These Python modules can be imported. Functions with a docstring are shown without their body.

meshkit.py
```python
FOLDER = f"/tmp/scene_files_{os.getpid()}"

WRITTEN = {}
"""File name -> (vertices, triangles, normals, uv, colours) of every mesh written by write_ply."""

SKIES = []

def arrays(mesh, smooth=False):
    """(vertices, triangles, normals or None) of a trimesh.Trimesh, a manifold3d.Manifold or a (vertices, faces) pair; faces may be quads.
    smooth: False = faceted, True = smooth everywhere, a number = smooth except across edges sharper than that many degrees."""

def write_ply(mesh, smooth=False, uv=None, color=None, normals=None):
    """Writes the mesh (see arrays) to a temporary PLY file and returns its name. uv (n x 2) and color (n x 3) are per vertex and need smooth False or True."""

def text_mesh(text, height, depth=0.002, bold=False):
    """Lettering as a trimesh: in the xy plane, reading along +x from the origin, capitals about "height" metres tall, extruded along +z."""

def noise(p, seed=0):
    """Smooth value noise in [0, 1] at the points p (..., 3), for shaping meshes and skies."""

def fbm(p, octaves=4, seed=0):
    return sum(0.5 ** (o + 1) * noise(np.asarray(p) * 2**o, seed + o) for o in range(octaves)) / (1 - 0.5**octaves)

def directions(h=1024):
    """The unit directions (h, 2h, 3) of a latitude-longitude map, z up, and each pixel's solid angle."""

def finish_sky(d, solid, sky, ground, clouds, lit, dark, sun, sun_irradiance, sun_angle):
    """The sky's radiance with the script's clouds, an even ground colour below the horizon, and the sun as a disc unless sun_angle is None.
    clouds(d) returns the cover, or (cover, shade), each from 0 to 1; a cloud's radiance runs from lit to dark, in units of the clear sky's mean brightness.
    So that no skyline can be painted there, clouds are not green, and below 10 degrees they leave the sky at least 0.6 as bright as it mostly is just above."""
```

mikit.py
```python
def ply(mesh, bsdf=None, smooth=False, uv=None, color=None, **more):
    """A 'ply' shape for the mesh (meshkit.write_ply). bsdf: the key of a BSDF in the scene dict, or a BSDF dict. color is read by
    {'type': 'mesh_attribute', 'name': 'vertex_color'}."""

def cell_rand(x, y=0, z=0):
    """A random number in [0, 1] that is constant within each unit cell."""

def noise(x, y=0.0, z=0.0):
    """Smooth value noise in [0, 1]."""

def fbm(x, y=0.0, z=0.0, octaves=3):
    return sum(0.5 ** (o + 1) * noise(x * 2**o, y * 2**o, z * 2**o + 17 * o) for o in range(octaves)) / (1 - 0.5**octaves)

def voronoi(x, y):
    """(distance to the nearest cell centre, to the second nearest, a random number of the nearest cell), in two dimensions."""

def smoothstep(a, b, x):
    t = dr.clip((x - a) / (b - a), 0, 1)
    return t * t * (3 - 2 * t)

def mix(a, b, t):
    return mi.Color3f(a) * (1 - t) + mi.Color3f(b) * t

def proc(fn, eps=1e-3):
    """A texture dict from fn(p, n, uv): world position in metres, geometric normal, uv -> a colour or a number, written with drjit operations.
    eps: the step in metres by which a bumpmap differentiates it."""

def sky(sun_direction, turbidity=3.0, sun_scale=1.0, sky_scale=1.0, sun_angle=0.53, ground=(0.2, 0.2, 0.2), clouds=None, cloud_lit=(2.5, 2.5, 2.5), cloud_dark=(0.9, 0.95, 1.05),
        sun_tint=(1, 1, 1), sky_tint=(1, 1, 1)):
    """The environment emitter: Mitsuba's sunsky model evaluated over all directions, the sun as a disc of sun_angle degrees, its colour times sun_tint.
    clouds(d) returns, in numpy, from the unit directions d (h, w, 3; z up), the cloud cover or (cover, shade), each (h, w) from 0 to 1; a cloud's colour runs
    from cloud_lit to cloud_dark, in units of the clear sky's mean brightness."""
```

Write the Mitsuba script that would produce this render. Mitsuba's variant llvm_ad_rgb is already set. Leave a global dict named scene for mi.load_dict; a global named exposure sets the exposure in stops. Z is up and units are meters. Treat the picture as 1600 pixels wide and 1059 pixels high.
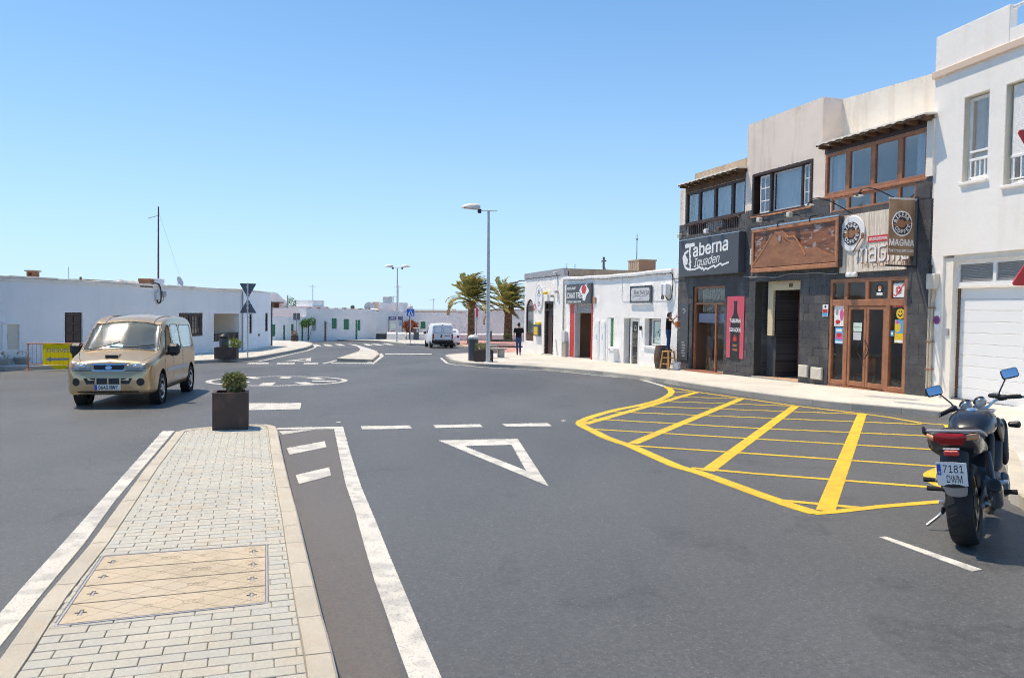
import math, random
import numpy as np, trimesh, manifold3d
import drjit as dr
import mitsuba as mi
import mikit, meshkit
from mikit import proc, noise, fbm, voronoi, cell_rand, smoothstep, mix
from shapely.geometry import Polygon, LineString, Point, box as sbox
from shapely import affinity
from shapely.ops import unary_union

T = mi.ScalarTransform4f
scene, labels = {}, {}
R = random.Random(11)
NR = np.random.RandomState(5)

# ------------------------------------------------------------------ camera, sky, exposure
FOC = 1220.0 / 1600.0
PITCH, ROLL, EYE = math.atan(43.5 / 1220), 0.014, 1.70
GA, GB = 0.0192, 0.003                      # the street falls gently away from the camera


def G(x, y):
    return -GA * y + GB * x


_f = np.array([0, math.cos(PITCH), -math.sin(PITCH)])
_u = np.cross([1.0, 0, 0], _f)
_r = np.array([1.0, 0, 0]) * math.cos(ROLL) + _u * math.sin(ROLL)
_u = -np.array([1.0, 0, 0]) * math.sin(ROLL) + _u * math.cos(ROLL)
scene['camera'] = {'type': 'perspective', 'fov': 2 * math.degrees(math.atan(0.5 / FOC)), 'fov_axis': 'x', 'near_clip': 0.1, 'far_clip': 9000.0,
                   'to_world': T().look_at(origin=[0, 0, EYE], target=[float(v) for v in np.array([0, 0, EYE]) + _f * 10], up=[float(v) for v in _u])}
SUN = (-0.399, 0.229, 1.0)


def sea_haze(d):
    return 0.80 * np.exp(-np.maximum(d[..., 2], 0) / 0.20)


scene['sky'] = mikit.sky(SUN, turbidity=3.0, sky_scale=1.15, ground=(0.22, 0.21, 0.2), clouds=sea_haze, cloud_lit=(1.95, 2.42, 2.72), sky_tint=(0.63, 1.03, 1.24))
exposure = 1.75

# ------------------------------------------------------------------ materials


def rgb(*c):
    c = c[0] if len(c) == 1 and not np.isscalar(c[0]) else c
    c = (c * 3) if len(c) == 1 else c
    return {'type': 'rgb', 'value': [float(v) for v in c]}


def mat(key, color, rough=0.6, spec=0.5, metal=0.0, bump=None, two=True, **kw):
    b = {'type': 'principled', 'base_color': proc(color) if callable(color) else rgb(color), 'roughness': rough, 'specular': spec, 'metallic': metal, **kw}
    if callable(rough):
        b['roughness'] = proc(rough)
    if bump:
        b = {'type': 'bumpmap', 'arbitrary': proc(bump[0], bump[2] if len(bump) > 2 else 2e-3), 'scale': bump[1], 'bsdf': b}
    scene[key] = {'type': 'twosided', 'bsdf': b} if two else b
    return key


C3 = mi.Color3f


def f_asphalt(p, n, uv):
    g = noise(p.x * 55, p.y * 55)
    g2 = noise(p.x * 150, p.y * 150)
    big = fbm(p.x * 0.22, p.y * 0.22, 3.0, 4)
    mid = fbm(p.x * 1.1 + 5, p.y * 0.45, 1.0, 3)
    seam = noise(p.x * 0.9 - p.y * 0.25, p.y * 0.06)
    v = 0.090 + 0.024 * (big - 0.5) + 0.022 * (mid - 0.5) + 0.020 * (g - 0.5) + 0.026 * (g2 - 0.5) + 0.018 * (seam - 0.5)
    # tyre-polished bands round the ring, old oil drips and hairline cracks
    rad = dr.sqrt(dr.square(p.x + 6.9) + dr.square(p.y - 23.1))
    v = v + 0.018 * (noise(rad * 0.55, 3.0) - 0.5) * smoothstep(2.0, 5.0, rad) * smoothstep(22.0, 12.0, rad)
    v = v * (1 - 0.22 * smoothstep(0.80, 0.90, noise(p.x * 2.3 + 4, p.y * 2.3)) * noise(p.x * 17, p.y * 17))
    wx, wy = p.x + 0.5 * fbm(p.x * 1.3, p.y * 1.3, 9.0, 3), p.y + 0.5 * fbm(p.x * 1.3 + 7, p.y * 1.3, 5.0, 3)
    d1, d2, _ = voronoi(wx * 0.28, wy * 0.28)
    v = v * (1 - 0.4 * smoothstep(0.006, 0.0, d2 - d1) * smoothstep(0.5, 0.62, noise(p.x * 0.25 + 3, p.y * 0.25)))
    c = C3(v * 0.985, v * 1.005, v * 0.99)
    stone = smoothstep(0.80, 0.9, g2) * smoothstep(0.5, 0.7, g)
    c = c + C3(0.05, 0.049, 0.045) * stone
    # brown dust lying in the hatched strip beside the island
    e = -0.583 - 0.267 * (p.y - 4.066) - p.x
    inside = smoothstep(-0.02, 0.05, e) * smoothstep(0.95, 0.8, e) * smoothstep(12.7, 12.4, p.y)
    dust = inside * (0.35 + 0.65 * noise(p.x * 90, p.y * 90))
    return mix(c, C3(0.15, 0.115, 0.085), 0.7 * dust)


def f_asphalt_h(p, n, uv):
    return noise(p.x * 55, p.y * 55) * 0.6 + noise(p.x * 140, p.y * 140) * 0.4


mat('m_asphalt', f_asphalt, 0.55, 0.5, bump=(f_asphalt_h, 0.0035, 3e-3))


def paint(base, worn):
    def f(p, n, uv):
        w = smoothstep(0.42, 0.72, fbm(p.x * 7, p.y * 7, 2.0, 4)) * 0.55 + smoothstep(0.72, 0.86, noise(p.x * 95, p.y * 95)) * 0.5
        t = fbm(p.x * 2.1, p.y * 2.1, 7.0, 2)
        return mix(C3(*base) * (0.9 + 0.2 * t), C3(*worn), dr.clip(w, 0, 1) * 0.75)
    return f


mat('m_white_paint', paint((0.55, 0.53, 0.465), (0.22, 0.215, 0.20)), 0.65, 0.4, bump=(f_asphalt_h, 0.002, 3e-3))
mat('m_yellow_paint', paint((0.66, 0.42, 0.028), (0.44, 0.29, 0.05)), 0.65, 0.4, bump=(f_asphalt_h, 0.002, 3e-3))


def concrete(base, amp=0.1, stain=(0.42, 0.33, 0.22), k=0.25):
    def f(p, n, uv):
        a = fbm(p.x * 2.3, p.y * 2.3, p.z * 2.3, 3)
        g = noise(p.x * 130, p.y * 130, p.z * 130)
        s = smoothstep(0.55, 0.75, fbm(p.x * 6 + 9, p.y * 6, p.z * 6, 3))
        return mix(C3(*base) * (1 + amp * 2 * (a - 0.5) + 0.16 * (g - 0.5)), C3(*stain), s * k)
    return f


def f_grit(p, n, uv):
    return noise(p.x * 160, p.y * 160, p.z * 160)


mat('m_paver', concrete((0.43, 0.415, 0.35)), 0.85, 0.25, bump=(f_grit, 0.0012))
mat('m_paver_warm', concrete((0.445, 0.42, 0.35)), 0.85, 0.25, bump=(f_grit, 0.0012))
mat('m_paver_cool', concrete((0.418, 0.413, 0.362)), 0.85, 0.25, bump=(f_grit, 0.0012))
mat('m_kerb', concrete((0.44, 0.40, 0.32), 0.16), 0.85, 0.25, bump=(f_grit, 0.0012))
mat('m_kerb_grey', concrete((0.36, 0.345, 0.31), 0.2), 0.85, 0.25)
mat('m_joint', (0.30, 0.265, 0.21), 0.95, 0.1)


def f_sidewalk(p, n, uv):
    u, v = p.x * 0.3048 - p.y * 0.9524, p.x * 0.9524 + p.y * 0.3048
    t = cell_rand(dr.floor(u / 0.4), dr.floor(v / 0.4))
    fu, fv = u / 0.4 - dr.floor(u / 0.4), v / 0.4 - dr.floor(v / 0.4)
    j = dr.maximum(smoothstep(0.02, 0.0, dr.minimum(fu, 1 - fu)), smoothstep(0.02, 0.0, dr.minimum(fv, 1 - fv)))
    a = fbm(p.x * 0.8, p.y * 0.8, 1.0, 4)
    s = smoothstep(0.6, 0.75, fbm(p.x * 1.7 + 3, p.y * 1.7, 4.0, 4))
    c = C3(0.50, 0.475, 0.41) * (0.88 + 0.1 * t + 0.25 * (a - 0.5) + 0.1 * (noise(p.x * 60, p.y * 60) - 0.5))
    return mix(mix(c, C3(0.40, 0.36, 0.29), s * 0.5), C3(0.40, 0.36, 0.30), j * 0.6)


mat('m_sidewalk', f_sidewalk, 0.85, 0.25)


def f_pink(p, n, uv):
    t = cell_rand(dr.floor(p.x / 0.2), dr.floor(p.y / 0.1))
    return C3(0.42, 0.235, 0.19) * (0.8 + 0.3 * t + 0.3 * (fbm(p.x, p.y, 1.0, 3) - 0.5))


mat('m_pink', f_pink, 0.85, 0.25)


def plaster(base, dirt, amp, rough_scale=3.0, streak=0.35):
    def f(p, n, uv):
        h = p.x * 0.62 - p.y * 0.78
        a = fbm(h * 0.7, p.z * 0.7, 2.0, 4)
        st = smoothstep(0.52, 0.8, fbm(h * 5.0, p.z * 0.55, 3.0, 4))
        blot = smoothstep(0.55, 0.75, fbm(h * 1.3 + 7, p.z * 1.6, 5.0, 5))
        g = noise(h * 40, p.z * 40, 1.0)
        return mix(C3(*base) * (1 + amp * (a - 0.5) + 0.05 * (g - 0.5)), C3(*dirt), dr.clip(streak * st + 0.5 * streak * blot, 0, 1))
    return f


def f_pl_h(p, n, uv):
    return fbm(p.x * 9, p.y * 9, p.z * 9, 3)


def f_rough_h(p, n, uv):
    return fbm(p.x * 3.2, p.y * 3.2, p.z * 3.2, 4)


mat('m_white_wall', plaster((0.86, 0.835, 0.79), (0.62, 0.53, 0.42), 0.08, streak=0.14), 0.85, 0.2, bump=(f_pl_h, 0.004, 6e-3))
mat('m_left_wall', plaster((0.83, 0.83, 0.82), (0.60, 0.58, 0.55), 0.08, streak=0.13), 0.85, 0.2)
mat('m_beige_wall', plaster((0.80, 0.70, 0.61), (0.42, 0.33, 0.265), 0.18, streak=0.26), 0.88, 0.2, bump=(f_rough_h, 0.01, 6e-3))
mat('m_cream_wall', plaster((0.84, 0.785, 0.69), (0.45, 0.38, 0.30), 0.14, streak=0.2), 0.88, 0.2, bump=(f_pl_h, 0.004, 6e-3))
mat('m_shop_wall', plaster((0.86, 0.845, 0.82), (0.52, 0.46, 0.40), 0.08, streak=0.14), 0.88, 0.2, bump=(f_rough_h, 0.03, 8e-3))
mat('m_far_wall', plaster((0.84, 0.835, 0.82), (0.60, 0.55, 0.5), 0.08, streak=0.12), 0.85, 0.2)
mat('m_tan_wall', plaster((0.47, 0.38, 0.28), (0.28, 0.21, 0.15), 0.25, streak=0.4), 0.9, 0.2)
mat('m_dark_base', (0.06, 0.058, 0.055), 0.9, 0.2)


def stone(base):
    def f(p, n, uv):
        h = p.x * 0.3048 - p.y * 0.9524
        a = fbm(h * 3, p.z * 3, 2.0, 4)
        g = noise(h * 75, p.z * 75, 1.0)
        pore = smoothstep(0.70, 0.85, noise(h * 42 + 3, p.z * 42, 4.0))
        lime = smoothstep(0.58, 0.78, fbm(h * 2.2 + 4, p.z * 1.2, 6.0, 4))
        return mix(C3(*base) * (1 + 0.7 * (a - 0.5) + 0.35 * (g - 0.5)) * (1 - 0.45 * pore), C3(0.24, 0.225, 0.20), lime * 0.22)
    return f


mat('m_stone_a', stone((0.082, 0.080, 0.083)), 0.7, 0.4, bump=(f_grit, 0.002))
mat('m_stone_b', stone((0.10, 0.096, 0.093)), 0.7, 0.4, bump=(f_grit, 0.002))
mat('m_stone_c', stone((0.070, 0.071, 0.077)), 0.65, 0.4, bump=(f_grit, 0.002))


def wood(base, dark, sx, sz, amt=0.6):
    def f(p, n, uv):
        h = p.x * 0.3048 - p.y * 0.9524
        g = fbm(h * sx, p.z * sz, p.x * 2.0, 4)
        k = noise(h * sx * 3.1, p.z * sz * 3.1, 2.0)
        return mix(C3(*base) * (0.9 + 0.25 * k), C3(*dark), dr.clip(smoothstep(0.35, 0.7, g) * amt, 0, 1))
    return f


mat('m_frame_wood', wood((0.36, 0.155, 0.075), (0.23, 0.09, 0.045), 5, 5, 0.4), 0.45, 0.5)
mat('m_dark_wood', wood((0.052, 0.028, 0.022), (0.025, 0.015, 0.013), 5, 5, 0.5), 0.5, 0.5)
mat('m_panel_door', wood((0.24, 0.125, 0.085), (0.12, 0.062, 0.045), 14, 2, 0.5), 0.5, 0.5)
mat('m_roof_wood', wood((0.13, 0.075, 0.042), (0.06, 0.035, 0.022), 9, 9, 0.6), 0.7, 0.3)
mat('m_plank_pale', wood((0.80, 0.725, 0.61), (0.48, 0.375, 0.285), 34, 2.2, 0.6), 0.7, 0.3)
mat('m_plank_tan', wood((0.36, 0.235, 0.145), (0.20, 0.12, 0.07), 34, 2.2, 0.7), 0.7, 0.3)


def f_carve(p, n, uv):
    h = p.x * 0.3048 - p.y * 0.9524
    g = fbm(h * 2.2, p.z * 16, 1.0, 4)
    chip = smoothstep(0.60, 0.72, fbm(h * 5.5, p.z * 11, 8.0, 4)) * smoothstep(0.4, 0.62, fbm(h * 1.1 + 2, p.z * 2.3, 3.0, 3))
    c = mix(C3(0.27, 0.105, 0.046), C3(0.13, 0.05, 0.026), smoothstep(0.35, 0.7, g))
    return mix(c, C3(0.42, 0.36, 0.33), chip * 0.75)


mat('m_carve', f_carve, 0.5, 0.5, bump=(f_pl_h, 0.006, 5e-3))
mat('m_carve_plain', wood((0.33, 0.145, 0.068), (0.22, 0.09, 0.042), 3, 9, 0.6), 0.5, 0.5, bump=(f_pl_h, 0.006, 5e-3))
mat('m_copper_wood', wood((0.47, 0.205, 0.095), (0.30, 0.115, 0.055), 6, 10, 0.5), 0.4, 0.5)
mat('m_stool', wood((0.52, 0.30, 0.115), (0.38, 0.20, 0.075), 10, 3, 0.5), 0.5, 0.4)
mat('m_barrel', wood((0.13, 0.09, 0.06), (0.055, 0.04, 0.03), 20, 3, 0.7), 0.75, 0.3)


def f_cover(p, n, uv):
    a = fbm(p.x * 5, p.y * 5, 1.0, 4)
    g = noise(p.x * 170, p.y * 170)
    return mix(C3(0.46, 0.385, 0.275) * (0.85 + 0.3 * a + 0.15 * (g - 0.5)), C3(0.48, 0.425, 0.33), smoothstep(0.5, 0.75, fbm(p.x * 2.4 + 5, p.y * 2.4, 1.0, 3)) * 0.6)


mat('m_cover', f_cover, 0.8, 0.3, bump=(f_grit, 0.001))


def f_corten(p, n, uv):
    a = fbm(p.x * 6, p.y * 6, p.z * 4, 4)
    return mix(C3(0.062, 0.042, 0.036), C3(0.105, 0.064, 0.05), smoothstep(0.4, 0.7, a)) * (0.9 + 0.2 * noise(p.x * 60, p.y * 60, p.z * 60))


mat('m_corten', f_corten, 0.6, 0.4)


def f_trunk(p, n, uv):
    a = dr.atan2(n.y, n.x)
    d = noise(a * 3.5 + p.z * 4, p.z * 9)
    return mix(C3(0.13, 0.075, 0.045), C3(0.27, 0.165, 0.095), smoothstep(0.3, 0.75, d)) * (0.8 + 0.4 * noise(p.x * 25, p.y * 25, p.z * 40))


mat('m_palm_trunk', f_trunk, 0.9, 0.2)


def leafmat(key, a, b, tr=0.35):
    def f(p, n, uv):
        k = noise(p.x * 9, p.y * 9, p.z * 9)
        return mix(C3(*a), C3(*b), smoothstep(0.25, 0.8, k))
    scene[key] = {'type': 'principledthin', 'base_color': proc(f), 'roughness': 0.5, 'diff_trans': 0.55, 'spec_trans': 0.0}
    return key


leafmat('m_leaf_olive', (0.20, 0.22, 0.085), (0.36, 0.36, 0.17))
leafmat('m_leaf_green', (0.07, 0.17, 0.035), (0.16, 0.30, 0.06))
leafmat('m_leaf_lime', (0.24, 0.29, 0.05), (0.40, 0.42, 0.09))
leafmat('m_frond', (0.23, 0.245, 0.075), (0.47, 0.39, 0.13))
leafmat('m_frond_dry', (0.26, 0.19, 0.085), (0.34, 0.235, 0.11))
leafmat('m_leaf_red', (0.30, 0.085, 0.045), (0.42, 0.16, 0.075))
mat('m_twig', (0.14, 0.10, 0.07), 0.85, 0.2)
mat('m_soil', (0.10, 0.07, 0.05), 0.95, 0.1)

for k_, c_, r_, s_ in [
    ('m_surround', (0.66, 0.56, 0.38), 0.8, 0.2), ('m_white', (0.80, 0.80, 0.79), 0.5, 0.5), ('m_white_gloss', (0.80, 0.80, 0.80), 0.25, 0.5), ('m_black', (0.02, 0.02, 0.022), 0.45, 0.5), ('m_black_matte', (0.025, 0.025, 0.026), 0.8, 0.3),
    ('m_black_gloss', (0.008, 0.009, 0.012), 0.12, 0.6), ('m_rubber', (0.022, 0.022, 0.023), 0.7, 0.35), ('m_grey', (0.33, 0.33, 0.34), 0.5, 0.5), ('m_grey_dark', (0.10, 0.105, 0.115), 0.5, 0.5),
    ('m_grey_light', (0.55, 0.56, 0.57), 0.5, 0.5), ('m_sign_slate', (0.075, 0.082, 0.095), 0.5, 0.5), ('m_red', (0.55, 0.035, 0.03), 0.4, 0.5), ('m_red_dark', (0.42, 0.03, 0.025), 0.55, 0.4),
    ('m_banner', (0.58, 0.10, 0.145), 0.7, 0.3), ('m_blue', (0.02, 0.13, 0.62), 0.4, 0.5), ('m_blue_plate', (0.03, 0.10, 0.50), 0.4, 0.5), ('m_yellow', (0.72, 0.50, 0.03), 0.5, 0.4),
    ('m_yellow_sign', (0.80, 0.58, 0.02), 0.6, 0.3), ('m_orange', (0.62, 0.24, 0.10), 0.55, 0.4), ('m_green', (0.03, 0.19, 0.10), 0.5, 0.5), ('m_green_door', (0.06, 0.22, 0.08), 0.55, 0.4),
    ('m_beige_box', (0.62, 0.58, 0.49), 0.6, 0.4), ('m_pipe', (0.50, 0.44, 0.34), 0.6, 0.4), ('m_band', (0.66, 0.52, 0.41), 0.7, 0.3), ('m_brown', (0.14, 0.085, 0.055), 0.6, 0.4),
    ('m_curtain', (0.27, 0.32, 0.38), 0.9, 0.1), ('m_interior', (0.42, 0.37, 0.31), 0.9, 0.2), ('m_interior_dark', (0.34, 0.30, 0.25), 0.9, 0.2), ('m_skin', (0.50, 0.30, 0.21), 0.55, 0.4),
    ('m_hair', (0.018, 0.013, 0.011), 0.5, 0.4), ('m_jeans', (0.035, 0.075, 0.18), 0.85, 0.2), ('m_shirt', (0.012, 0.012, 0.014), 0.85, 0.2), ('m_shoe', (0.06, 0.05, 0.045), 0.6, 0.4),
    ('m_bucket', (0.62, 0.65, 0.70), 0.45, 0.5), ('m_concrete_bench', (0.36, 0.35, 0.33), 0.8, 0.3), ('m_slats', (0.34, 0.345, 0.35), 0.6, 0.4), ('m_sign_back', (0.095, 0.11, 0.14), 0.45, 0.5),
    ('m_pink', None, 0, 0), ('m_purple', (0.12, 0.05, 0.26), 0.5, 0.4), ('m_teal', (0.03, 0.45, 0.48), 0.4, 0.5), ('m_print_brown', (0.30, 0.15, 0.075), 0.6, 0.4), ('m_print_dark', (0.045, 0.035, 0.04), 0.6, 0.4),
    ('m_poster_blue', (0.10, 0.36, 0.62), 0.5, 0.4), ('m_poster_pink', (0.62, 0.12, 0.28), 0.5, 0.4), ('m_poster_mint', (0.60, 0.72, 0.62), 0.5, 0.4), ('m_taillight', (0.30, 0.006, 0.008), 0.12, 0.6),
    ('m_amber', (0.60, 0.30, 0.14), 0.15, 0.6), ('m_mirror_back', (0.02, 0.02, 0.02), 0.4, 0.5), ('m_chalk', (0.50, 0.50, 0.50), 0.9, 0.1), ('m_lampshell', (0.74, 0.69, 0.61), 0.4, 0.5),
    ('m_tile_red', (0.33, 0.13, 0.08), 0.6, 0.4), ('m_terracotta', (0.42, 0.26, 0.17), 0.8, 0.2), ('m_screen', (0.10, 0.13, 0.22), 0.3, 0.5), ('m_purple_board', (0.10, 0.10, 0.22), 0.4, 0.5),
    ('m_lens', (0.27, 0.28, 0.28), 0.12, 0.8), ('m_trim_stripe', (0.52, 0.50, 0.47), 0.4, 0.5), ('m_cable', (0.05, 0.05, 0.05), 0.6, 0.3), ('m_rust', (0.30, 0.16, 0.10), 0.8, 0.2),
]:
    if c_ is not None:
        mat(k_, c_, r_, s_)
mat('m_chrome', (0.80, 0.80, 0.82), 0.12, 0.5, 1.0)
mat('m_steel', (0.56, 0.57, 0.58), 0.3, 0.5, 1.0)
mat('m_pole', (0.56, 0.58, 0.60), 0.45, 0.5, 0.2)
mat('m_exhaust', (0.50, 0.48, 0.45), 0.22, 0.5, 1.0)
mat('m_bronze', (0.42, 0.34, 0.22), 0.3, 0.5, 1.0)
mat('m_mirror', (0.90, 0.92, 0.95), 0.03, 0.5, 1.0)
mat('m_van_paint', (0.62, 0.435, 0.24), 0.23, 0.5, 0.65, clearcoat=1.0, clearcoat_gloss=0.93)
mat('m_van_white', (0.72, 0.74, 0.76), 0.32, 0.5, 0.0, clearcoat=0.8, clearcoat_gloss=0.9)
mat('m_tank', (0.010, 0.012, 0.017), 0.22, 0.6, 0.0, clearcoat=1.0, clearcoat_gloss=0.96)
mat('m_car_glass', (0.014, 0.018, 0.022), 0.06, 0.7)
mat('m_car_glass_pale', (0.16, 0.22, 0.27), 0.08, 0.7)
mat('m_windscreen', (0.10, 0.15, 0.16), 0.16, 0.35, clearcoat=0.35, clearcoat_gloss=0.96)
scene['m_dusty_glass'] = {'type': 'blendbsdf', 'weight': 0.27, 'a': {'type': 'thindielectric', 'int_ior': 1.5}, 'b': {'type': 'twosided', 'bsdf': {'type': 'principled', 'base_color': rgb(0.28, 0.37, 0.38), 'roughness': 0.17, 'specular': 0.6}}}
scene['m_plastic_sheet'] = {'type': 'principledthin', 'base_color': rgb(0.80, 0.64, 0.02), 'roughness': 0.5, 'diff_trans': 0.9, 'spec_trans': 0.0}
scene['m_glass'] = {'type': 'thindielectric', 'int_ior': 1.33}
scene['m_glass_blue'] = {'type': 'thindielectric', 'int_ior': 1.9}
scene['m_globe'] = {'type': 'twosided', 'bsdf': {'type': 'roughplastic', 'diffuse_reflectance': rgb(0.75, 0.73, 0.68), 'alpha': 0.1}}

# ------------------------------------------------------------------ mesh helpers


def _cham():
    pts = []
    for sx in (-1, 1):
        for sy in (-1, 1):
            for sz in (-1, 1):
                for k in range(3):
                    pts.append((sx, sy, sz, k))
    def pos(b, h):
        out = []
        for sx, sy, sz, k in pts:
            o = np.array([sx * h[0], sy * h[1], sz * h[2]], float)
            for a in range(3):
                if a != k:
                    o[a] -= (sx, sy, sz)[a] * b
            out.append(o)
        return np.array(out)
    h = trimesh.convex.convex_hull(pos(0.2, (1, 1, 1)))
    ref = pos(0.2, (1, 1, 1))
    idx = [int(np.argmin(((ref - v) ** 2).sum(1))) for v in h.vertices]
    f = np.array(idx)[h.faces]
    return pos, f


_cpos, _cf = _cham()
_bv = np.array([[x, y, z] for x in (0, 1) for y in (0, 1) for z in (0, 1)], float)
_bf = np.array([[0, 1, 3], [0, 3, 2], [4, 6, 7], [4, 7, 5], [0, 4, 5], [0, 5, 1], [2, 3, 7], [2, 7, 6], [0, 2, 6], [0, 6, 4], [1, 5, 7], [1, 7, 3]])


def rotm(axis, ang):
    return trimesh.transformations.rotation_matrix(ang, axis)


def trl(x, y, z):
    return trimesh.transformations.translation_matrix([x, y, z])


def frame(o, xax, zoff=0.0):
    """Right-handed frame: x along xax (horizontal), y = inward (left-hand normal), z up."""
    x = np.array([xax[0], xax[1], 0.0]) / math.hypot(xax[0], xax[1])
    m = np.eye(4)
    m[:3, 0], m[:3, 1], m[:3, 2] = x, [-x[1], x[0], 0], [0, 0, 1]
    m[:3, 3] = [o[0], o[1], zoff]
    return m


def app(m, v):
    return np.asarray(v, float) @ m[:3, :3].T + m[:3, 3]


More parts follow.
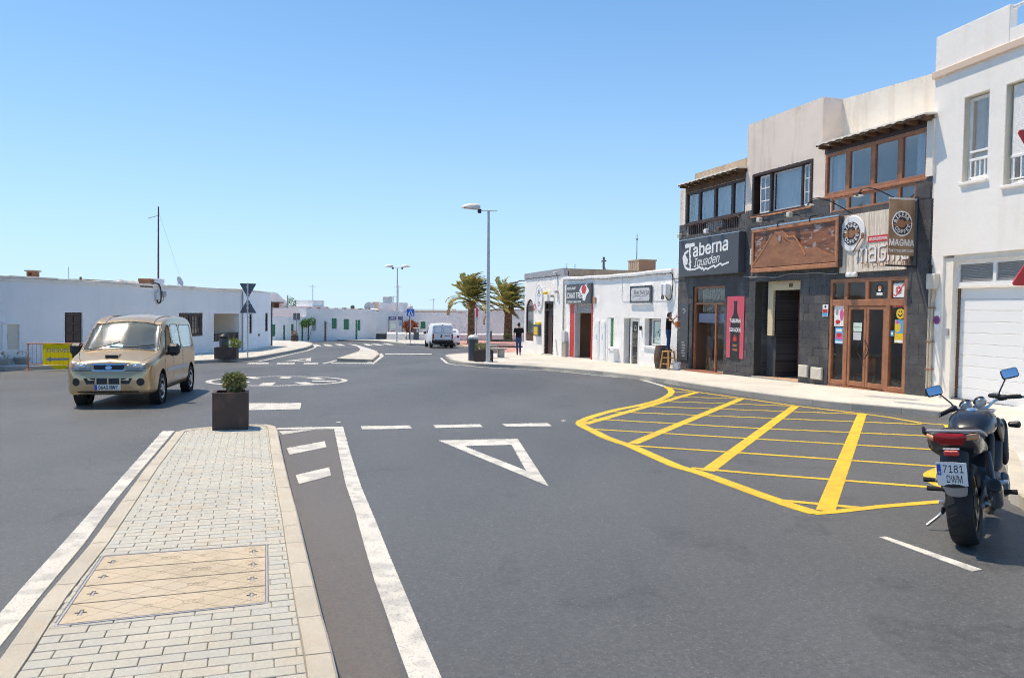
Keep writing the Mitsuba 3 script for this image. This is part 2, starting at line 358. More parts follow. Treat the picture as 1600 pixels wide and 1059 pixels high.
class B:
    def __init__(s):
        s.V, s.F, s.n = [], [], 0

    def raw(s, v, f):
        v, f = np.asarray(v, float), np.asarray(f, int)
        if f.shape[1] == 4:
            f = np.vstack([f[:, [0, 1, 2]], f[:, [0, 2, 3]]])
        s.V.append(v); s.F.append(f + s.n); s.n += len(v)
        return s

    def box(s, x0, x1, y0, y1, z0, z1, bev=0.0, m=None):
        if bev:
            h = (abs(x1 - x0) / 2, abs(y1 - y0) / 2, abs(z1 - z0) / 2)
            v, f = _cpos(min(bev, min(h) * 0.9), h) + [(x0 + x1) / 2, (y0 + y1) / 2, (z0 + z1) / 2], _cf
        else:
            a, b = np.minimum([x0, y0, z0], [x1, y1, z1]), np.maximum([x0, y0, z0], [x1, y1, z1])
            v, f = a + _bv * (b - a), _bf
        return s.raw(v if m is None else app(m, v), f)

    def ext(s, pg, t0, t1, plane='xz', m=None):
        """Extrude a shapely polygon: 'xz' = drawn in x,z and running in y from t0 (front) to t1; 'xy' = in x,y from z t0 to t1."""
        for g in getattr(pg, 'geoms', [pg]):
            if g.geom_type != 'Polygon' or g.area < 1e-7:
                continue
            e = trimesh.creation.extrude_polygon(g, t1 - t0, engine='earcut')
            v = np.array(e.vertices)
            v = np.stack([v[:, 0], t1 - v[:, 2], v[:, 1]], 1) if plane == 'xz' else v + [0, 0, t0]
            s.raw(v if m is None else app(m, v), e.faces)
        return s

    def tube(s, pts, r, k=8, cap=True):
        p = np.asarray(pts, float)
        r = np.broadcast_to(np.asarray(r, float), (len(p),))
        t = np.gradient(p, axis=0); t /= np.linalg.norm(t, axis=1, keepdims=True) + 1e-12
        ref = np.array([0, 0, 1.0]) if abs(t[:, 2]).mean() < 0.8 else np.array([1.0, 0, 0])
        a = np.cross(t, ref); a /= np.linalg.norm(a, axis=1, keepdims=True) + 1e-12
        b = np.cross(t, a)
        g = np.arange(k) * 2 * np.pi / k
        v = (p[:, None] + r[:, None, None] * (np.cos(g)[None, :, None] * a[:, None] + np.sin(g)[None, :, None] * b[:, None])).reshape(-1, 3)
        i, j = np.meshgrid(np.arange(len(p) - 1), np.arange(k), indexing='ij')
        q = np.stack([i * k + j, i * k + (j + 1) % k, (i + 1) * k + (j + 1) % k, (i + 1) * k + j], -1).reshape(-1, 4)
        f = [q[:, [0, 1, 2]], q[:, [0, 2, 3]]]
        if cap:
            n0 = len(v)
            v = np.vstack([v, p[:1], p[-1:]])
            jj = np.arange(k)
            f.append(np.stack([np.full(k, n0), (jj + 1) % k, jj], 1))
            o = (len(p) - 1) * k
            f.append(np.stack([np.full(k, n0 + 1), o + jj, o + (jj + 1) % k], 1))
        return s.raw(v, np.vstack(f))

    def lathe(s, prof, k=20, m=None):
        p = np.asarray(prof, float)
        g = np.arange(k) * 2 * np.pi / k
        v = np.stack([p[:, 0, None] * np.cos(g), p[:, 0, None] * np.sin(g), np.repeat(p[:, 1, None], k, 1)], -1).reshape(-1, 3)
        i, j = np.meshgrid(np.arange(len(p) - 1), np.arange(k), indexing='ij')
        q = np.stack([i * k + j, i * k + (j + 1) % k, (i + 1) * k + (j + 1) % k, (i + 1) * k + j], -1).reshape(-1, 4)
        return s.raw(v if m is None else app(m, v), q)

    def ell(s, c, r, sub=2, m=None):
        e = trimesh.creation.icosphere(subdivisions=sub)
        v = np.array(e.vertices) * np.asarray(r, float) + np.asarray(c, float)
        return s.raw(v if m is None else app(m, v), e.faces)

    def loft(s, rings, cap=True):
        n, k = len(rings), len(rings[0])
        v = np.asarray(rings, float).reshape(-1, 3)
        i, j = np.meshgrid(np.arange(n - 1), np.arange(k), indexing='ij')
        q = np.stack([i * k + j, i * k + (j + 1) % k, (i + 1) * k + (j + 1) % k, (i + 1) * k + j], -1).reshape(-1, 4)
        f = [q[:, [0, 1, 2]], q[:, [0, 2, 3]]]
        if cap:
            n0 = len(v)
            v = np.vstack([v, v[:k].mean(0), v[(n - 1) * k:n * k].mean(0)])
            jj = np.arange(k); o = (n - 1) * k
            f.append(np.stack([np.full(k, n0), (jj + 1) % k, jj], 1))
            f.append(np.stack([np.full(k, n0 + 1), o + jj, o + (jj + 1) % k], 1))
        return s.raw(v, np.vstack(f))

    def text(s, t, x, z, h, y, d=0.01, bold=False, sx=1.0, slant=0.0, ang=0.0, center=False):
        e = meshkit.text_mesh(t, h, d, bold)
        v = np.array(e.vertices)
        v[:, 0] = (v[:, 0] - (v[:, 0].max() / 2 if center else 0)) * sx + slant * v[:, 1]
        c, sn = math.cos(ang), math.sin(ang)
        v[:, :2] = v[:, :2] @ np.array([[c, sn], [-sn, c]])
        return s.raw(np.stack([v[:, 0] + x, y - v[:, 2], v[:, 1] + z], 1), e.faces)

    def hulls(s, bones, ref=0.03, smooth=8, sub=10):
        """A continuous limb body: hulls of spheres at the two joints of each bone (p, rp, q, rq), joined, refined and smoothed."""
        whole = manifold3d.Manifold()
        for p, rp, q, rq in bones:
            a = manifold3d.Manifold.sphere(rp, sub).translate([float(x) for x in p])
            b = manifold3d.Manifold.sphere(rq, sub).translate([float(x) for x in q])
            whole = whole + manifold3d.Manifold.batch_hull([a, b])
        mm = whole.refine_to_length(ref).to_mesh()
        e = trimesh.Trimesh(mm.vert_properties[:, :3], mm.tri_verts, process=True)
        if smooth:
            trimesh.smoothing.filter_taubin(e, iterations=smooth)
        return s.raw(e.vertices, e.faces)

    def get(s, m=None, ground=False):
        v, f = np.vstack(s.V), np.vstack(s.F)
        if m is not None:
            v = app(m, v)
            if np.linalg.det(m[:3, :3]) < 0:
                f = f[:, ::-1]
        if ground:
            v = v.copy(); v[:, 2] += G(v[:, 0], v[:, 1])
        return v, f


def uniq(k):
    if k not in scene and k not in labels and not any(q.startswith(k + '__') for q in scene):
        return k
    i = _cnt.get(k, 0) + 1
    while f'{k}_{i:03d}' in scene or f'{k}_{i:03d}' in labels:
        i += 1
    _cnt[k] = i
    return f'{k}_{i:03d}'


_cnt = {}
_used = set()


def nm(parent, name):
    base = f'{parent}__{name}' if parent else name
    k = base
    if base in _used:
        i = _cnt.get(base, 0) + 1
        _cnt[base] = i
        k = f'{base}_{i:03d}'
    _used.add(k)
    return k


def thing(name, label, cat, group=None):
    k = nm(None, name)
    labels[k] = {'label': label, 'category': cat}
    if group:
        labels[k]['group'] = group
    return k


def put(b, m_, parent=None, name='body', M=None, ground=False, smooth=False, label=None, key=None, **lab):
    """Add the builder's mesh as one entry; key = use that key itself (a thing of one mesh)."""
    k = key or nm(parent, name)
    scene[k] = mikit.ply(b.get(M, ground) if isinstance(b, B) else b, m_, smooth)
    if label:
        lab['label'] = label
    if lab:
        labels.setdefault(k, {}).update(lab)
    return k


def struct(b, m_, name, ground=False, M=None, smooth=False):
    k = nm(None, name)
    labels[k] = {'kind': 'structure'}
    scene[k] = mikit.ply(b.get(M, ground), m_, smooth)
    return k


def stuff(k):
    labels.setdefault(k, {})['kind'] = 'stuff'


def leaves(c, r, n, size, seed, shell=0.55, flat=1.0, up=0.25):
    """n small leaf blades scattered through an ellipsoid, mostly near its uneven surface."""
    g = np.random.RandomState(seed)
    d = g.normal(size=(n, 3)); d /= np.linalg.norm(d, axis=1, keepdims=True)
    lump = 0.72 + 0.45 * meshkit.noise(d * 2.1 + seed, seed)
    rad = (shell + (1 - shell) * g.rand(n) ** 0.6) * lump
    p = np.asarray(c) + d * rad[:, None] * np.asarray(r)
    a = d + g.normal(size=(n, 3)) * 0.8 + [0, 0, up]; a /= np.linalg.norm(a, axis=1, keepdims=True)
    b = np.cross(a, g.normal(size=(n, 3))); b /= np.linalg.norm(b, axis=1, keepdims=True)
    L = (size * (0.7 + 0.6 * g.rand(n)))[:, None]
    w = L * 0.24 * flat
    v = np.stack([p, p + a * L * 0.5 + b * w, p + a * L, p + a * L * 0.5 - b * w], 1).reshape(-1, 3)
    i = np.arange(n)[:, None] * 4
    return v, np.vstack([i + [0, 1, 2], i + [0, 2, 3]])

# ------------------------------------------------------------------ road and its painted markings
b = B()
gx = [-3000, -400, -60, -20, 0, 20, 60, 400, 3000]; gy = [-3000, -300, -20, 0, 10, 25, 50, 100, 300, 5000]
b.raw([(x, y, 0) for y in gy for x in gx], [(j * 9 + i, j * 9 + i + 1, (j + 1) * 9 + i + 1, (j + 1) * 9 + i) for j in range(9) for i in range(8)])
ROAD = struct(b, 'm_asphalt', 'road', ground=True)
labels[ROAD]['label'] = 'grey asphalt road surface of the small roundabout and its streets'
_painted = Polygon()


def paint_on(pg, m_, name):
    global _painted
    q = pg.buffer(0).difference(_painted.buffer(0.002))
    if q.is_empty or q.area < 1e-4:
        return
    _painted = _painted.union(q)
    put(B().ext(q, 0.0006, 0.0048, 'xy'), m_, ROAD, name, ground=True)


def spl(pts, k=6):
    p = np.asarray(pts, float)
    q = np.vstack([2 * p[0] - p[1], p, 2 * p[-1] - p[-2]])
    out = []
    for i in range(len(p) - 1):
        a, b_, c, d = q[i:i + 4]
        for t in np.linspace(0, 1, k, endpoint=False):
            out.append(0.5 * (2 * b_ + (c - a) * t + (2 * a - 5 * b_ + 4 * c - d) * t * t + (3 * b_ - a - 3 * c + d) * t ** 3))
    return np.array(out + [p[-1]])


def line(pts, w, curve=False):
    return LineString(spl(pts) if curve else pts).buffer(w / 2, cap_style=2, join_style=1 if curve else 2)


Y_OUT = [(4.457, 22.406), (4.366, 21.356), (4.218, 20.509), (3.884, 19.342), (3.430, 18.187), (2.822, 17.028), (2.219, 16.100), (1.745, 15.184), (1.393, 14.373), (1.238, 13.822), (1.232, 13.376), (1.342, 12.728), (1.464, 12.000), (1.610, 11.480), (1.716, 11.178), (1.890, 10.302), (2.061, 9.510), (2.25, 9.06), (2.542, 8.029), (2.667, 7.622), (2.725, 7.434), (2.84, 7.157)]
paint_on(line(Y_OUT, 0.17, True), 'm_yellow_paint', 'yellow_edge_line')
paint_on(line([(2.80, 7.15), (3.004, 7.215), (3.605, 7.476), (4.316, 7.72), (4.75, 7.9)], 0.11), 'm_yellow_paint', 'yellow_edge_line')
paint_on(line([(4.457, 22.406), (4.925, 20.722), (5.623, 19.032), (5.976, 18.106), (6.298, 17.266), (7.136, 15.779), (7.392, 15.181), (7.549, 14.290), (7.905, 14.043)], 0.10), 'm_yellow_paint', 'yellow_edge_line')
paint_on(line([(7.905, 14.043), (7.1, 12.4), (6.0, 10.5), (5.414, 9.671), (5.02, 9.24), (4.86, 8.92), (4.75, 8.6), (4.76, 8.25)], 0.16, True), 'm_yellow_paint', 'yellow_edge_line')
for a_ in [((4.896, 20.597), (1.298, 13.610)), ((5.571, 18.858), (1.78, 11.35)), ((6.246, 17.122), (2.35, 9.24)), ((7.090, 15.706), (2.96, 7.26))]:
    paint_on(line(a_, 0.17), 'm_yellow_paint', 'yellow_diagonal')
for a_ in [[(4.278, 20.637), (4.756, 20.579)], [(3.951, 19.280), (5.507, 18.851)], [(3.400, 18.028), (6.247, 17.205)], [(2.761, 16.830), (7.076, 15.705)], [(1.979, 15.664), (7.446, 14.094)], [(1.421, 14.416), (4.178, 13.287), (6.742, 12.554)],
           [(1.342, 12.934), (3.777, 11.999), (6.054, 11.107)], [(1.778, 11.158), (3.328, 10.554), (5.373, 9.713)], [(2.200, 9.432), (2.875, 9.101), (4.706, 8.367)], [(2.700, 7.680), (3.35, 7.40)]]:
    paint_on(line(a_, 0.10), 'm_yellow_paint', 'yellow_stripe')

WP = 'm_white_paint'
WLl = [(-2.873, 12.637), (-2.214, 10.054), (-1.733, 8.188), (-1.398, 7.011), (-1.101, 5.897), (-0.880, 5.087), (-0.713, 4.520), (-0.583, 4.066), (-0.474, 3.701), (-0.30, 3.0), (0.3, 0.0)]
WLr = [(0.46, 0.0), (-0.14, 3.0), (-0.317, 3.705), (-0.447, 4.154), (-0.604, 4.714), (-0.845, 5.565), (-1.158, 6.697), (-1.544, 8.068), (-2.100, 10.194), (-2.787, 12.912)]
paint_on(Polygon(WLl + WLr), WP, 'white_edge_line')
for n_, p_ in [('white_bar', [(-3.80, 12.66), (-2.80, 12.90), (-2.88, 12.60), (-3.75, 12.44)]), ('white_bar', [(-3.66, 12.25), (-3.145, 12.53), (-3.49, 11.892)]),
               ('white_bar', [(-3.058, 10.605), (-2.695, 11.267), (-2.541, 10.710), (-2.866, 10.071)]), ('white_bar', [(-2.405, 8.698), (-2.150, 9.210), (-2.008, 8.695), (-2.235, 8.214)]),
               ('white_dash', [(-2.500, 12.970), (-1.716, 13.147), (-1.623, 12.758), (-2.403, 12.574)]), ('white_dash', [(-1.326, 13.249), (-0.533, 13.405), (-0.468, 13.060), (-1.239, 12.855)]),
               ('white_dash', [(-0.149, 13.492), (0.647, 13.678), (0.698, 13.261), (-0.079, 13.127)]), ('white_block', [(-5.831, 16.462), (-4.505, 16.693), (-4.192, 15.462), (-5.368, 15.153)]),
               ('white_dash', [(3.039, 6.355), (3.105, 6.368), (3.375, 5.508), (3.277, 5.461)]), ('white_dash', [(-11.286, 33.565), (-10.523, 33.745), (-10.190, 32.677), (-11.030, 32.487)]),
               ('white_dash', [(-10.113, 33.605), (-9.387, 33.775), (-9.115, 32.700), (-9.819, 32.541)]), ('white_dash', [(-9.021, 33.860), (-8.427, 33.999), (-8.184, 32.910), (-8.760, 32.780)]),
               ('stop_line', [(-7.444, 45.881), (-4.817, 46.702), (-4.633, 45.282), (-7.254, 44.489)]),
               ('crossing_stripe', [(-16.664, 64.712), (-16.189, 64.935), (-14.487, 59.481), (-14.906, 59.303)]), ('crossing_stripe', [(-15.906, 65.527), (-15.471, 65.733), (-13.743, 60.179), (-14.214, 59.977)]),
               ('crossing_stripe', [(-15.178, 66.577), (-14.684, 66.813), (-13.216, 61.987), (-13.679, 61.784)]), ('crossing_stripe', [(-13.0, 68.151), (-12.6, 68.349), (-11.2, 63.135), (-11.7, 62.924)]),
               ('crossing_stripe', [(-12.5, 69.005), (-12.0, 69.259), (-10.5, 64.175), (-11.0, 63.913)]), ('crossing_stripe', [(-11.826, 70.702), (-11.421, 71.431), (-9.895, 65.594), (-10.3, 65.321)]),
               ('white_tail', [(-14.325, 67.709), (-13.099, 65.470), (-10.735, 57.433), (-8.514, 49.467), (-9.505, 48.516), (-10.545, 54.271), (-12.011, 60.534), (-13.226, 64.519)]),
               ('white_edge_line', [(-8.176, 33.474), (-8.306, 36.918), (-8.118, 36.348), (-8.020, 33.396)]), ('white_edge_line', [(-7.913, 34.118), (-6.247, 34.507), (-6.124, 33.829), (-7.785, 33.564)]),
               ('white_edge_line', [(-5.932, 33.530), (-6.959, 42.469), (-7.815, 46.746), (-8.695, 50.038), (-9.223, 51.850), (-8.644, 50.706), (-7.867, 47.292), (-7.35, 42.426), (-6.38, 34.2)]),
               ('cat_eye', [(-3.047, 13.548), (-2.971, 13.555), (-2.947, 13.449), (-3.023, 13.442)]), ('cat_eye', [(0.915, 14.114), (0.997, 14.121), (0.989, 14.006), (0.908, 13.998)])]:
    paint_on(Polygon(p_), WP, n_)
paint_on(Polygon([(-1.066, 11.472), (0.106, 11.719), (0.410, 8.251)]).difference(Polygon([(-0.658, 10.948), (0.015, 11.127), (0.187, 9.131)])), WP, 'give_way_triangle')
paint_on(Polygon([(-10.342, 35.531), (-10.039, 39.060), (-9.199, 35.681)]).difference(Polygon([(-10.016, 36.144), (-9.934, 37.864), (-9.529, 36.0)])), WP, 'give_way_triangle')
paint_on(line([(-3.680, 40.537), (-2.905, 35.043), (-2.549, 33.951), (-1.137, 31.921), (1.015, 30.383), (1.682, 29.816), (3.077, 27.384), (3.823, 26.316), (4.197, 25.429), (4.360, 24.015), (4.44, 22.55)], 0.13), WP, 'white_edge_line')
paint_on(line([(-11.228, 34.548), (-12.133, 42.156), (-12.922, 49.216), (-13.775, 54.118), (-14.312, 56.850), (-15.440, 61.010)], 0.14), WP, 'white_edge_line')
paint_on(Polygon([(-5.437, 12.133), (-4.122, 8.092), (-3.409, 5.894), (-3.122, 4.986), (-2.951, 4.474), (-2.736, 3.852), (-1.2, -0.5), (-0.95, -0.5), (-2.5, 3.59), (-2.647, 4.011), (-2.878, 4.721), (-3.247, 5.900), (-3.751, 7.362), (-5.227, 12.040), (-5.25, 12.16)]), WP, 'white_edge_line')
# the painted central ring of the mini roundabout, with its three broken arrows
ec = Polygon([(-6.93 + 2.02 * math.cos(t), 23.15 + 2.02 * math.sin(t)) for t in np.linspace(0, 2 * np.pi, 72, endpoint=False)])
paint_on(ec.difference(ec.buffer(-0.16)), WP, 'roundabout_ring')
for p_ in [[(-8.485, 24.695), (-8.25, 24.80), (-7.697, 23.949), (-7.876, 23.775)], [(-7.361, 24.95), (-7.025, 24.95), (-6.894, 24.169), (-7.180, 24.063)], [(-6.529, 24.591), (-6.171, 24.7), (-5.710, 23.952), (-5.891, 23.808)],
           [(-5.982, 23.401), (-5.290, 23.400), (-5.122, 22.994), (-5.876, 22.983)], [(-7.087, 22.279), (-6.791, 22.451), (-6.571, 21.36), (-6.944, 21.37)], [(-6.327, 22.573), (-5.990, 22.703), (-5.537, 22.016), (-5.806, 21.785)],
           [(-8.7, 23.34), (-8.6, 23.646), (-8.364, 22.970), (-8.5, 22.829)], [(-7.989, 22.656), (-7.635, 22.710), (-7.520, 22.315), (-7.817, 22.169)]]:
    paint_on(Polygon(p_), WP, 'roundabout_arrow')
for cx, cy, r_ in [(-3.0, 22.6, 0.33), (0.75, 5.6, 0.3)][:1]:
    put(B().ext(Point(cx, cy).buffer(r_), 0.0005, 0.004, 'xy'), 'm_grey_dark', ROAD, 'manhole_cover', ground=True)


# ------------------------------------------------------------------ pavements with kerbs
def kerb(parent, pts, side, w=0.14, h=0.135, L=1.0, m_='m_kerb_grey', name='kerb_stone', curve=True, gap=0.008, drop=0.2):
    """Kerb stones along the outer edge pts; side +1 = pavement lies left of the direction of travel."""
    ls = LineString(spl(pts) if curve else pts)
    n = max(1, int(round(ls.length / L)))
    def at(d):
        p = np.array(ls.interpolate(d).coords[0]); q = np.array(ls.interpolate(min(d + 0.02, ls.length)).coords[0]); o = np.array(ls.interpolate(max(d - 0.02, 0)).coords[0])
        t = (q - o) / np.linalg.norm(q - o)
        return p, np.array([-t[1], t[0]]) * side
    for i in range(n):
        d0, d1 = i * ls.length / n + gap / 2, (i + 1) * ls.length / n - gap / 2
        j = 0.003 * R.random()
        rings = []
        for d in np.linspace(d0, d1, 3):
            p, nn = at(d)
            c = 0.014
            prof = [(0.012, -drop), (0.0, h - c), (c, h + j), (w, h + j), (w, -drop)]
            rings.append([(p[0] + nn[0] * a, p[1] + nn[1] * a, z) for a, z in prof])
        v, f = B().loft(rings).get()
        e = trimesh.Trimesh(v, f, process=False)
        if e.volume < 0:
            f = f[:, ::-1]
        put(B().raw(v, f), m_, parent, name, ground=True)


def slab(name, pts, m_='m_sidewalk', h=0.132, inset=0.02, label=None):
    pg = Polygon(pts).buffer(0).buffer(-inset)
    k = struct(B().ext(pg, -0.3, h, 'xy'), m_, name, ground=True)
    if label:
        labels[k]['label'] = label
    return k


LSW = [(-17.741, 24.555), (-17.338, 26.403), (-15.180, 28.459), (-14.164, 30.288), (-13.083, 32.350), (-12.072, 35.299), (-12.129, 37.731), (-12.599, 42.678), (-13.192, 47.879), (-13.908, 53.001), (-15.147, 59.200), (-16.617, 64.734), (-18.176, 68.825), (-20.102, 73.0)]
LSW = [(-22, 17.0), (-19.5, 20.5)] + LSW
SW1 = slab('pavement', LSW + [(-23.5, 74.5), (-60, 74.5), (-60, 12)], label='pale pavement along the long white house on the left')
kerb(SW1, LSW, 1, L=1.2)
RSW = [(-3.507, 41.931), (-3.093, 38.237), (-2.713, 35.579), (-2.068, 33.390), (-1.152, 32.320), (0.017, 31.572), (1.022, 30.608), (3.118, 27.752), (4.545, 24.318), (5.433, 21.075), (6.731, 17.453), (7.869, 15.898), (8.484, 14.968)]
RSW2 = [(8.484, 14.968), (7.113, 11.323), (5.9, 9.2), (4.95, 7.7), (4.86, 7.2), (5.0, 5.5), (5.3, 2.0), (5.5, -6)]
FARK = [(-27.265, 79.143), (-24.5, 78.3), (-21.251, 78.514), (-18.066, 79.2), (-12.751, 75.854), (-10.284, 69.3), (-8.941, 65.9), (-7.676, 65.3), (-5.021, 64.530), (-3.549, 59.421), (-2.575, 57.28), (-2.034, 45.352), (-2.663, 44.668)]
SW2 = slab('pavement', FARK + RSW + RSW2[1:] + [(60, -6), (60, 200), (-90, 200), (-90, 82)], label='pale pavement under the shops and round the plaza')
kerb(SW2, FARK, -1 if False else 1, L=2.4, name='kerb_stone', curve=False)
kerb(SW2, [(-2.663, 44.668)] + RSW, 1, L=1.0)
kerb(SW2, RSW2, 1, L=1.0, curve=False, m_='m_kerb')
pg = Polygon([(-6.6, 73.0), (-5.2, 66.0), (-3.2, 60.0), (-2.0, 57.6), (-1.7, 47.5), (-1.3, 45.0), (0.62, 47.6), (0.75, 90), (-6.8, 92)])
PK = struct(B().ext(pg, 0.10, 0.137, 'xy'), 'm_pink', 'plaza', ground=True)
for a_ in ([(8.35, 18.4), (9.05, 17.4), (9.35, 17.75), (8.65, 18.7)], [(8.3, 16.9), (8.85, 16.0), (9.1, 16.3), (8.55, 17.2)], [(8.9, 16.3), (9.6, 15.4), (9.85, 15.75), (9.2, 16.6)]):
    put(B().ext(Polygon(a_), 0.131, 0.1365, 'xy'), 'm_grey', SW2, 'service_cover', ground=True)

FI = [(-8.067, 35.960), (-6.270, 35.113), (-7.125, 41.969), (-8.105, 46.653), (-9.140, 47.452), (-9.043, 46.354)]
SW3 = slab('traffic_island', FI, m_='m_sidewalk', label='small pale splitter island in the far road arm')
kerb(SW3, FI + FI[:1], 1, L=1.0, curve=False, m_='m_kerb')

# ------------------------------------------------------------------ the near island: kerb stones, block pavers, duct cover
KR = [(-4.85, 11.30), (-4.835, 11.45), (-4.767, 11.621), (-4.619, 11.79), (-4.449, 11.948), (-4.20, 12.11), (-3.95, 12.19), (-3.78, 12.165), (-3.64, 12.01), (-3.475, 11.584), (-3.140, 10.560), (-2.559, 8.807), (-2.044, 7.274), (-1.792, 6.539), (-1.345, 5.195), (-1.007, 4.187), (-0.751, 3.432), (0.35, 0.0), (1.0, -2.0)]
KL = [(-4.86, 11.25), (-4.827, 11.165), (-3.960, 8.402), (-3.342, 6.558), (-2.986, 5.485), (-2.644, 4.337), (-2.389, 3.619), (-1.2, 0.0), (-0.55, -2.0)]
KLi = [(-4.66, 11.0), (-3.66, 7.917), (-3.02, 5.867), (-2.857, 5.40), (-2.378, 3.997), (-2.17, 3.397), (-1.0, 0.0), (-0.35, -2.0)]
ISL = Polygon(KL + KR[::-1]).buffer(0)
ISLAND = struct(B().ext(ISL.buffer(-0.03), -0.3, 0.108, 'xy'), 'm_joint', 'traffic_island', ground=True)
labels[ISLAND]['label'] = 'near traffic island of pale block pavers with a beige duct cover'
kerb(ISLAND, KR[::-1], 1, w=0.13, h=0.12, L=0.5, m_='m_kerb', curve=True, gap=0.006)
kerb(ISLAND, KL, 1, w=0.125, h=0.12, L=0.47, m_='m_kerb', curve=False, gap=0.006)
inner = ISL.buffer(-0.004).difference(line(KR, 0.27)).difference(LineString(KL).buffer(0.131))
inner = max(getattr(inner, 'geoms', [inner]), key=lambda g: g.area)
COV = Polygon([(-2.753, 5.230), (-1.735, 5.551), (-1.362, 4.367), (-2.356, 3.993)])
field = inner.difference(COV.buffer(0.006, join_style=2))
pu = np.array([math.cos(math.radians(18.4)), math.sin(math.radians(18.4))]); pv = np.array([-pu[1], pu[0]])
blocks = []
for r_ in range(-60, 130):
    for c_ in range(-30, 40):
        o = pu * (c_ * 0.2 + (0.1 if r_ % 2 else 0) + 0.006 * math.sin(r_ * 1.7)) + pv * (r_ * 0.1 + 0.004 * math.sin(c_ * 0.9))
        if not (-6 < o[0] < 1.5 and -2 < o[1] < 12.6):
            continue
        q = Polygon([o + pu * 0.003 + pv * 0.0038, o + pu * 0.197 + pv * 0.0038, o + pu * 0.197 + pv * 0.0962, o + pu * 0.003 + pv * 0.0962]).intersection(field)
        for g in getattr(q, 'geoms', [q]):
            if g.geom_type == 'Polygon' and g.area > 4e-4:
                blocks.append((o[1] if o[1] > 3.1 else 90 - o[1], g))
blocks.sort(key=lambda t: t[0])
rest = {k: B() for k in ('m_paver', 'm_paver_warm', 'm_paver_cool')}
mats_p = ['m_paver', 'm_paver', 'm_paver_warm', 'm_paver_cool']
for i, (d_, g) in enumerate(blocks):
    g = g.simplify(0.002)
    h = 0.1165 + 0.0022 * R.random()
    bb = rest[R.choice(mats_p)] if i >= 300 else B()
    e = g.buffer(-0.003, join_style=2)
    if not e.is_empty and e.geom_type == 'Polygon' and len(e.exterior.coords) == len(g.exterior.coords):
        lo, hi = np.array(g.exterior.coords)[:-1], np.array(e.exterior.coords)[:-1]
        k = int(np.argmin(((hi - lo[0]) ** 2).sum(1))); hi = np.roll(hi, -k, 0)
        if Polygon(lo).exterior.is_ccw != Polygon(hi).exterior.is_ccw:
            hi = np.roll(hi[::-1], 1, 0)
        if not Polygon(lo).exterior.is_ccw:
            lo, hi = lo[::-1], hi[::-1]
        n_ = len(lo)
        rings = np.array([[(x, y, 0.09) for x, y in lo], [(x, y, h - 0.0025) for x, y in lo], [(x, y, h) for x, y in hi]])
        v = np.vstack([rings.reshape(-1, 3), rings[2].mean(0)])
        f = [(a * n_ + j, a * n_ + (j + 1) % n_, (a + 1) * n_ + (j + 1) % n_) for a in range(2) for j in range(n_)] + [(a * n_ + j, (a + 1) * n_ + (j + 1) % n_, (a + 1) * n_ + j) for a in range(2) for j in range(n_)]
        f += [(2 * n_ + j, 2 * n_ + (j + 1) % n_, 3 * n_) for j in range(n_)]
        bb.raw(v, np.array(f))
    else:
        bb.ext(g, 0.09, h, 'xy')
    if i < 300:
        put(bb, R.choice(mats_p), ISLAND, 'paver', ground=True)
for m_, bb in rest.items():
    if bb.V:
        stuff(put(bb, m_, ISLAND, 'distant_pavers', ground=True))

# duct cover: steel frame and four beige slabs with engraved lozenges and lifting slots
DC = thing('duct_cover', 'beige four-slab duct cover in a thin steel frame set in the near island pavers', 'duct cover')
fr_ = COV.difference(COV.buffer(-0.012, join_style=2))
put(B().ext(fr_, 0.095, 0.119, 'xy'), 'm_grey', DC, 'frame', ground=True)
cA, cB, cC, cD = [np.array(c) for c in ((-2.753, 5.230), (-1.735, 5.551), (-1.362, 4.367), (-2.356, 3.993))]


def cpt(u, v):
    return (cA * (1 - u) + cB * u) * (1 - v) + (cD * (1 - u) + cC * u) * v


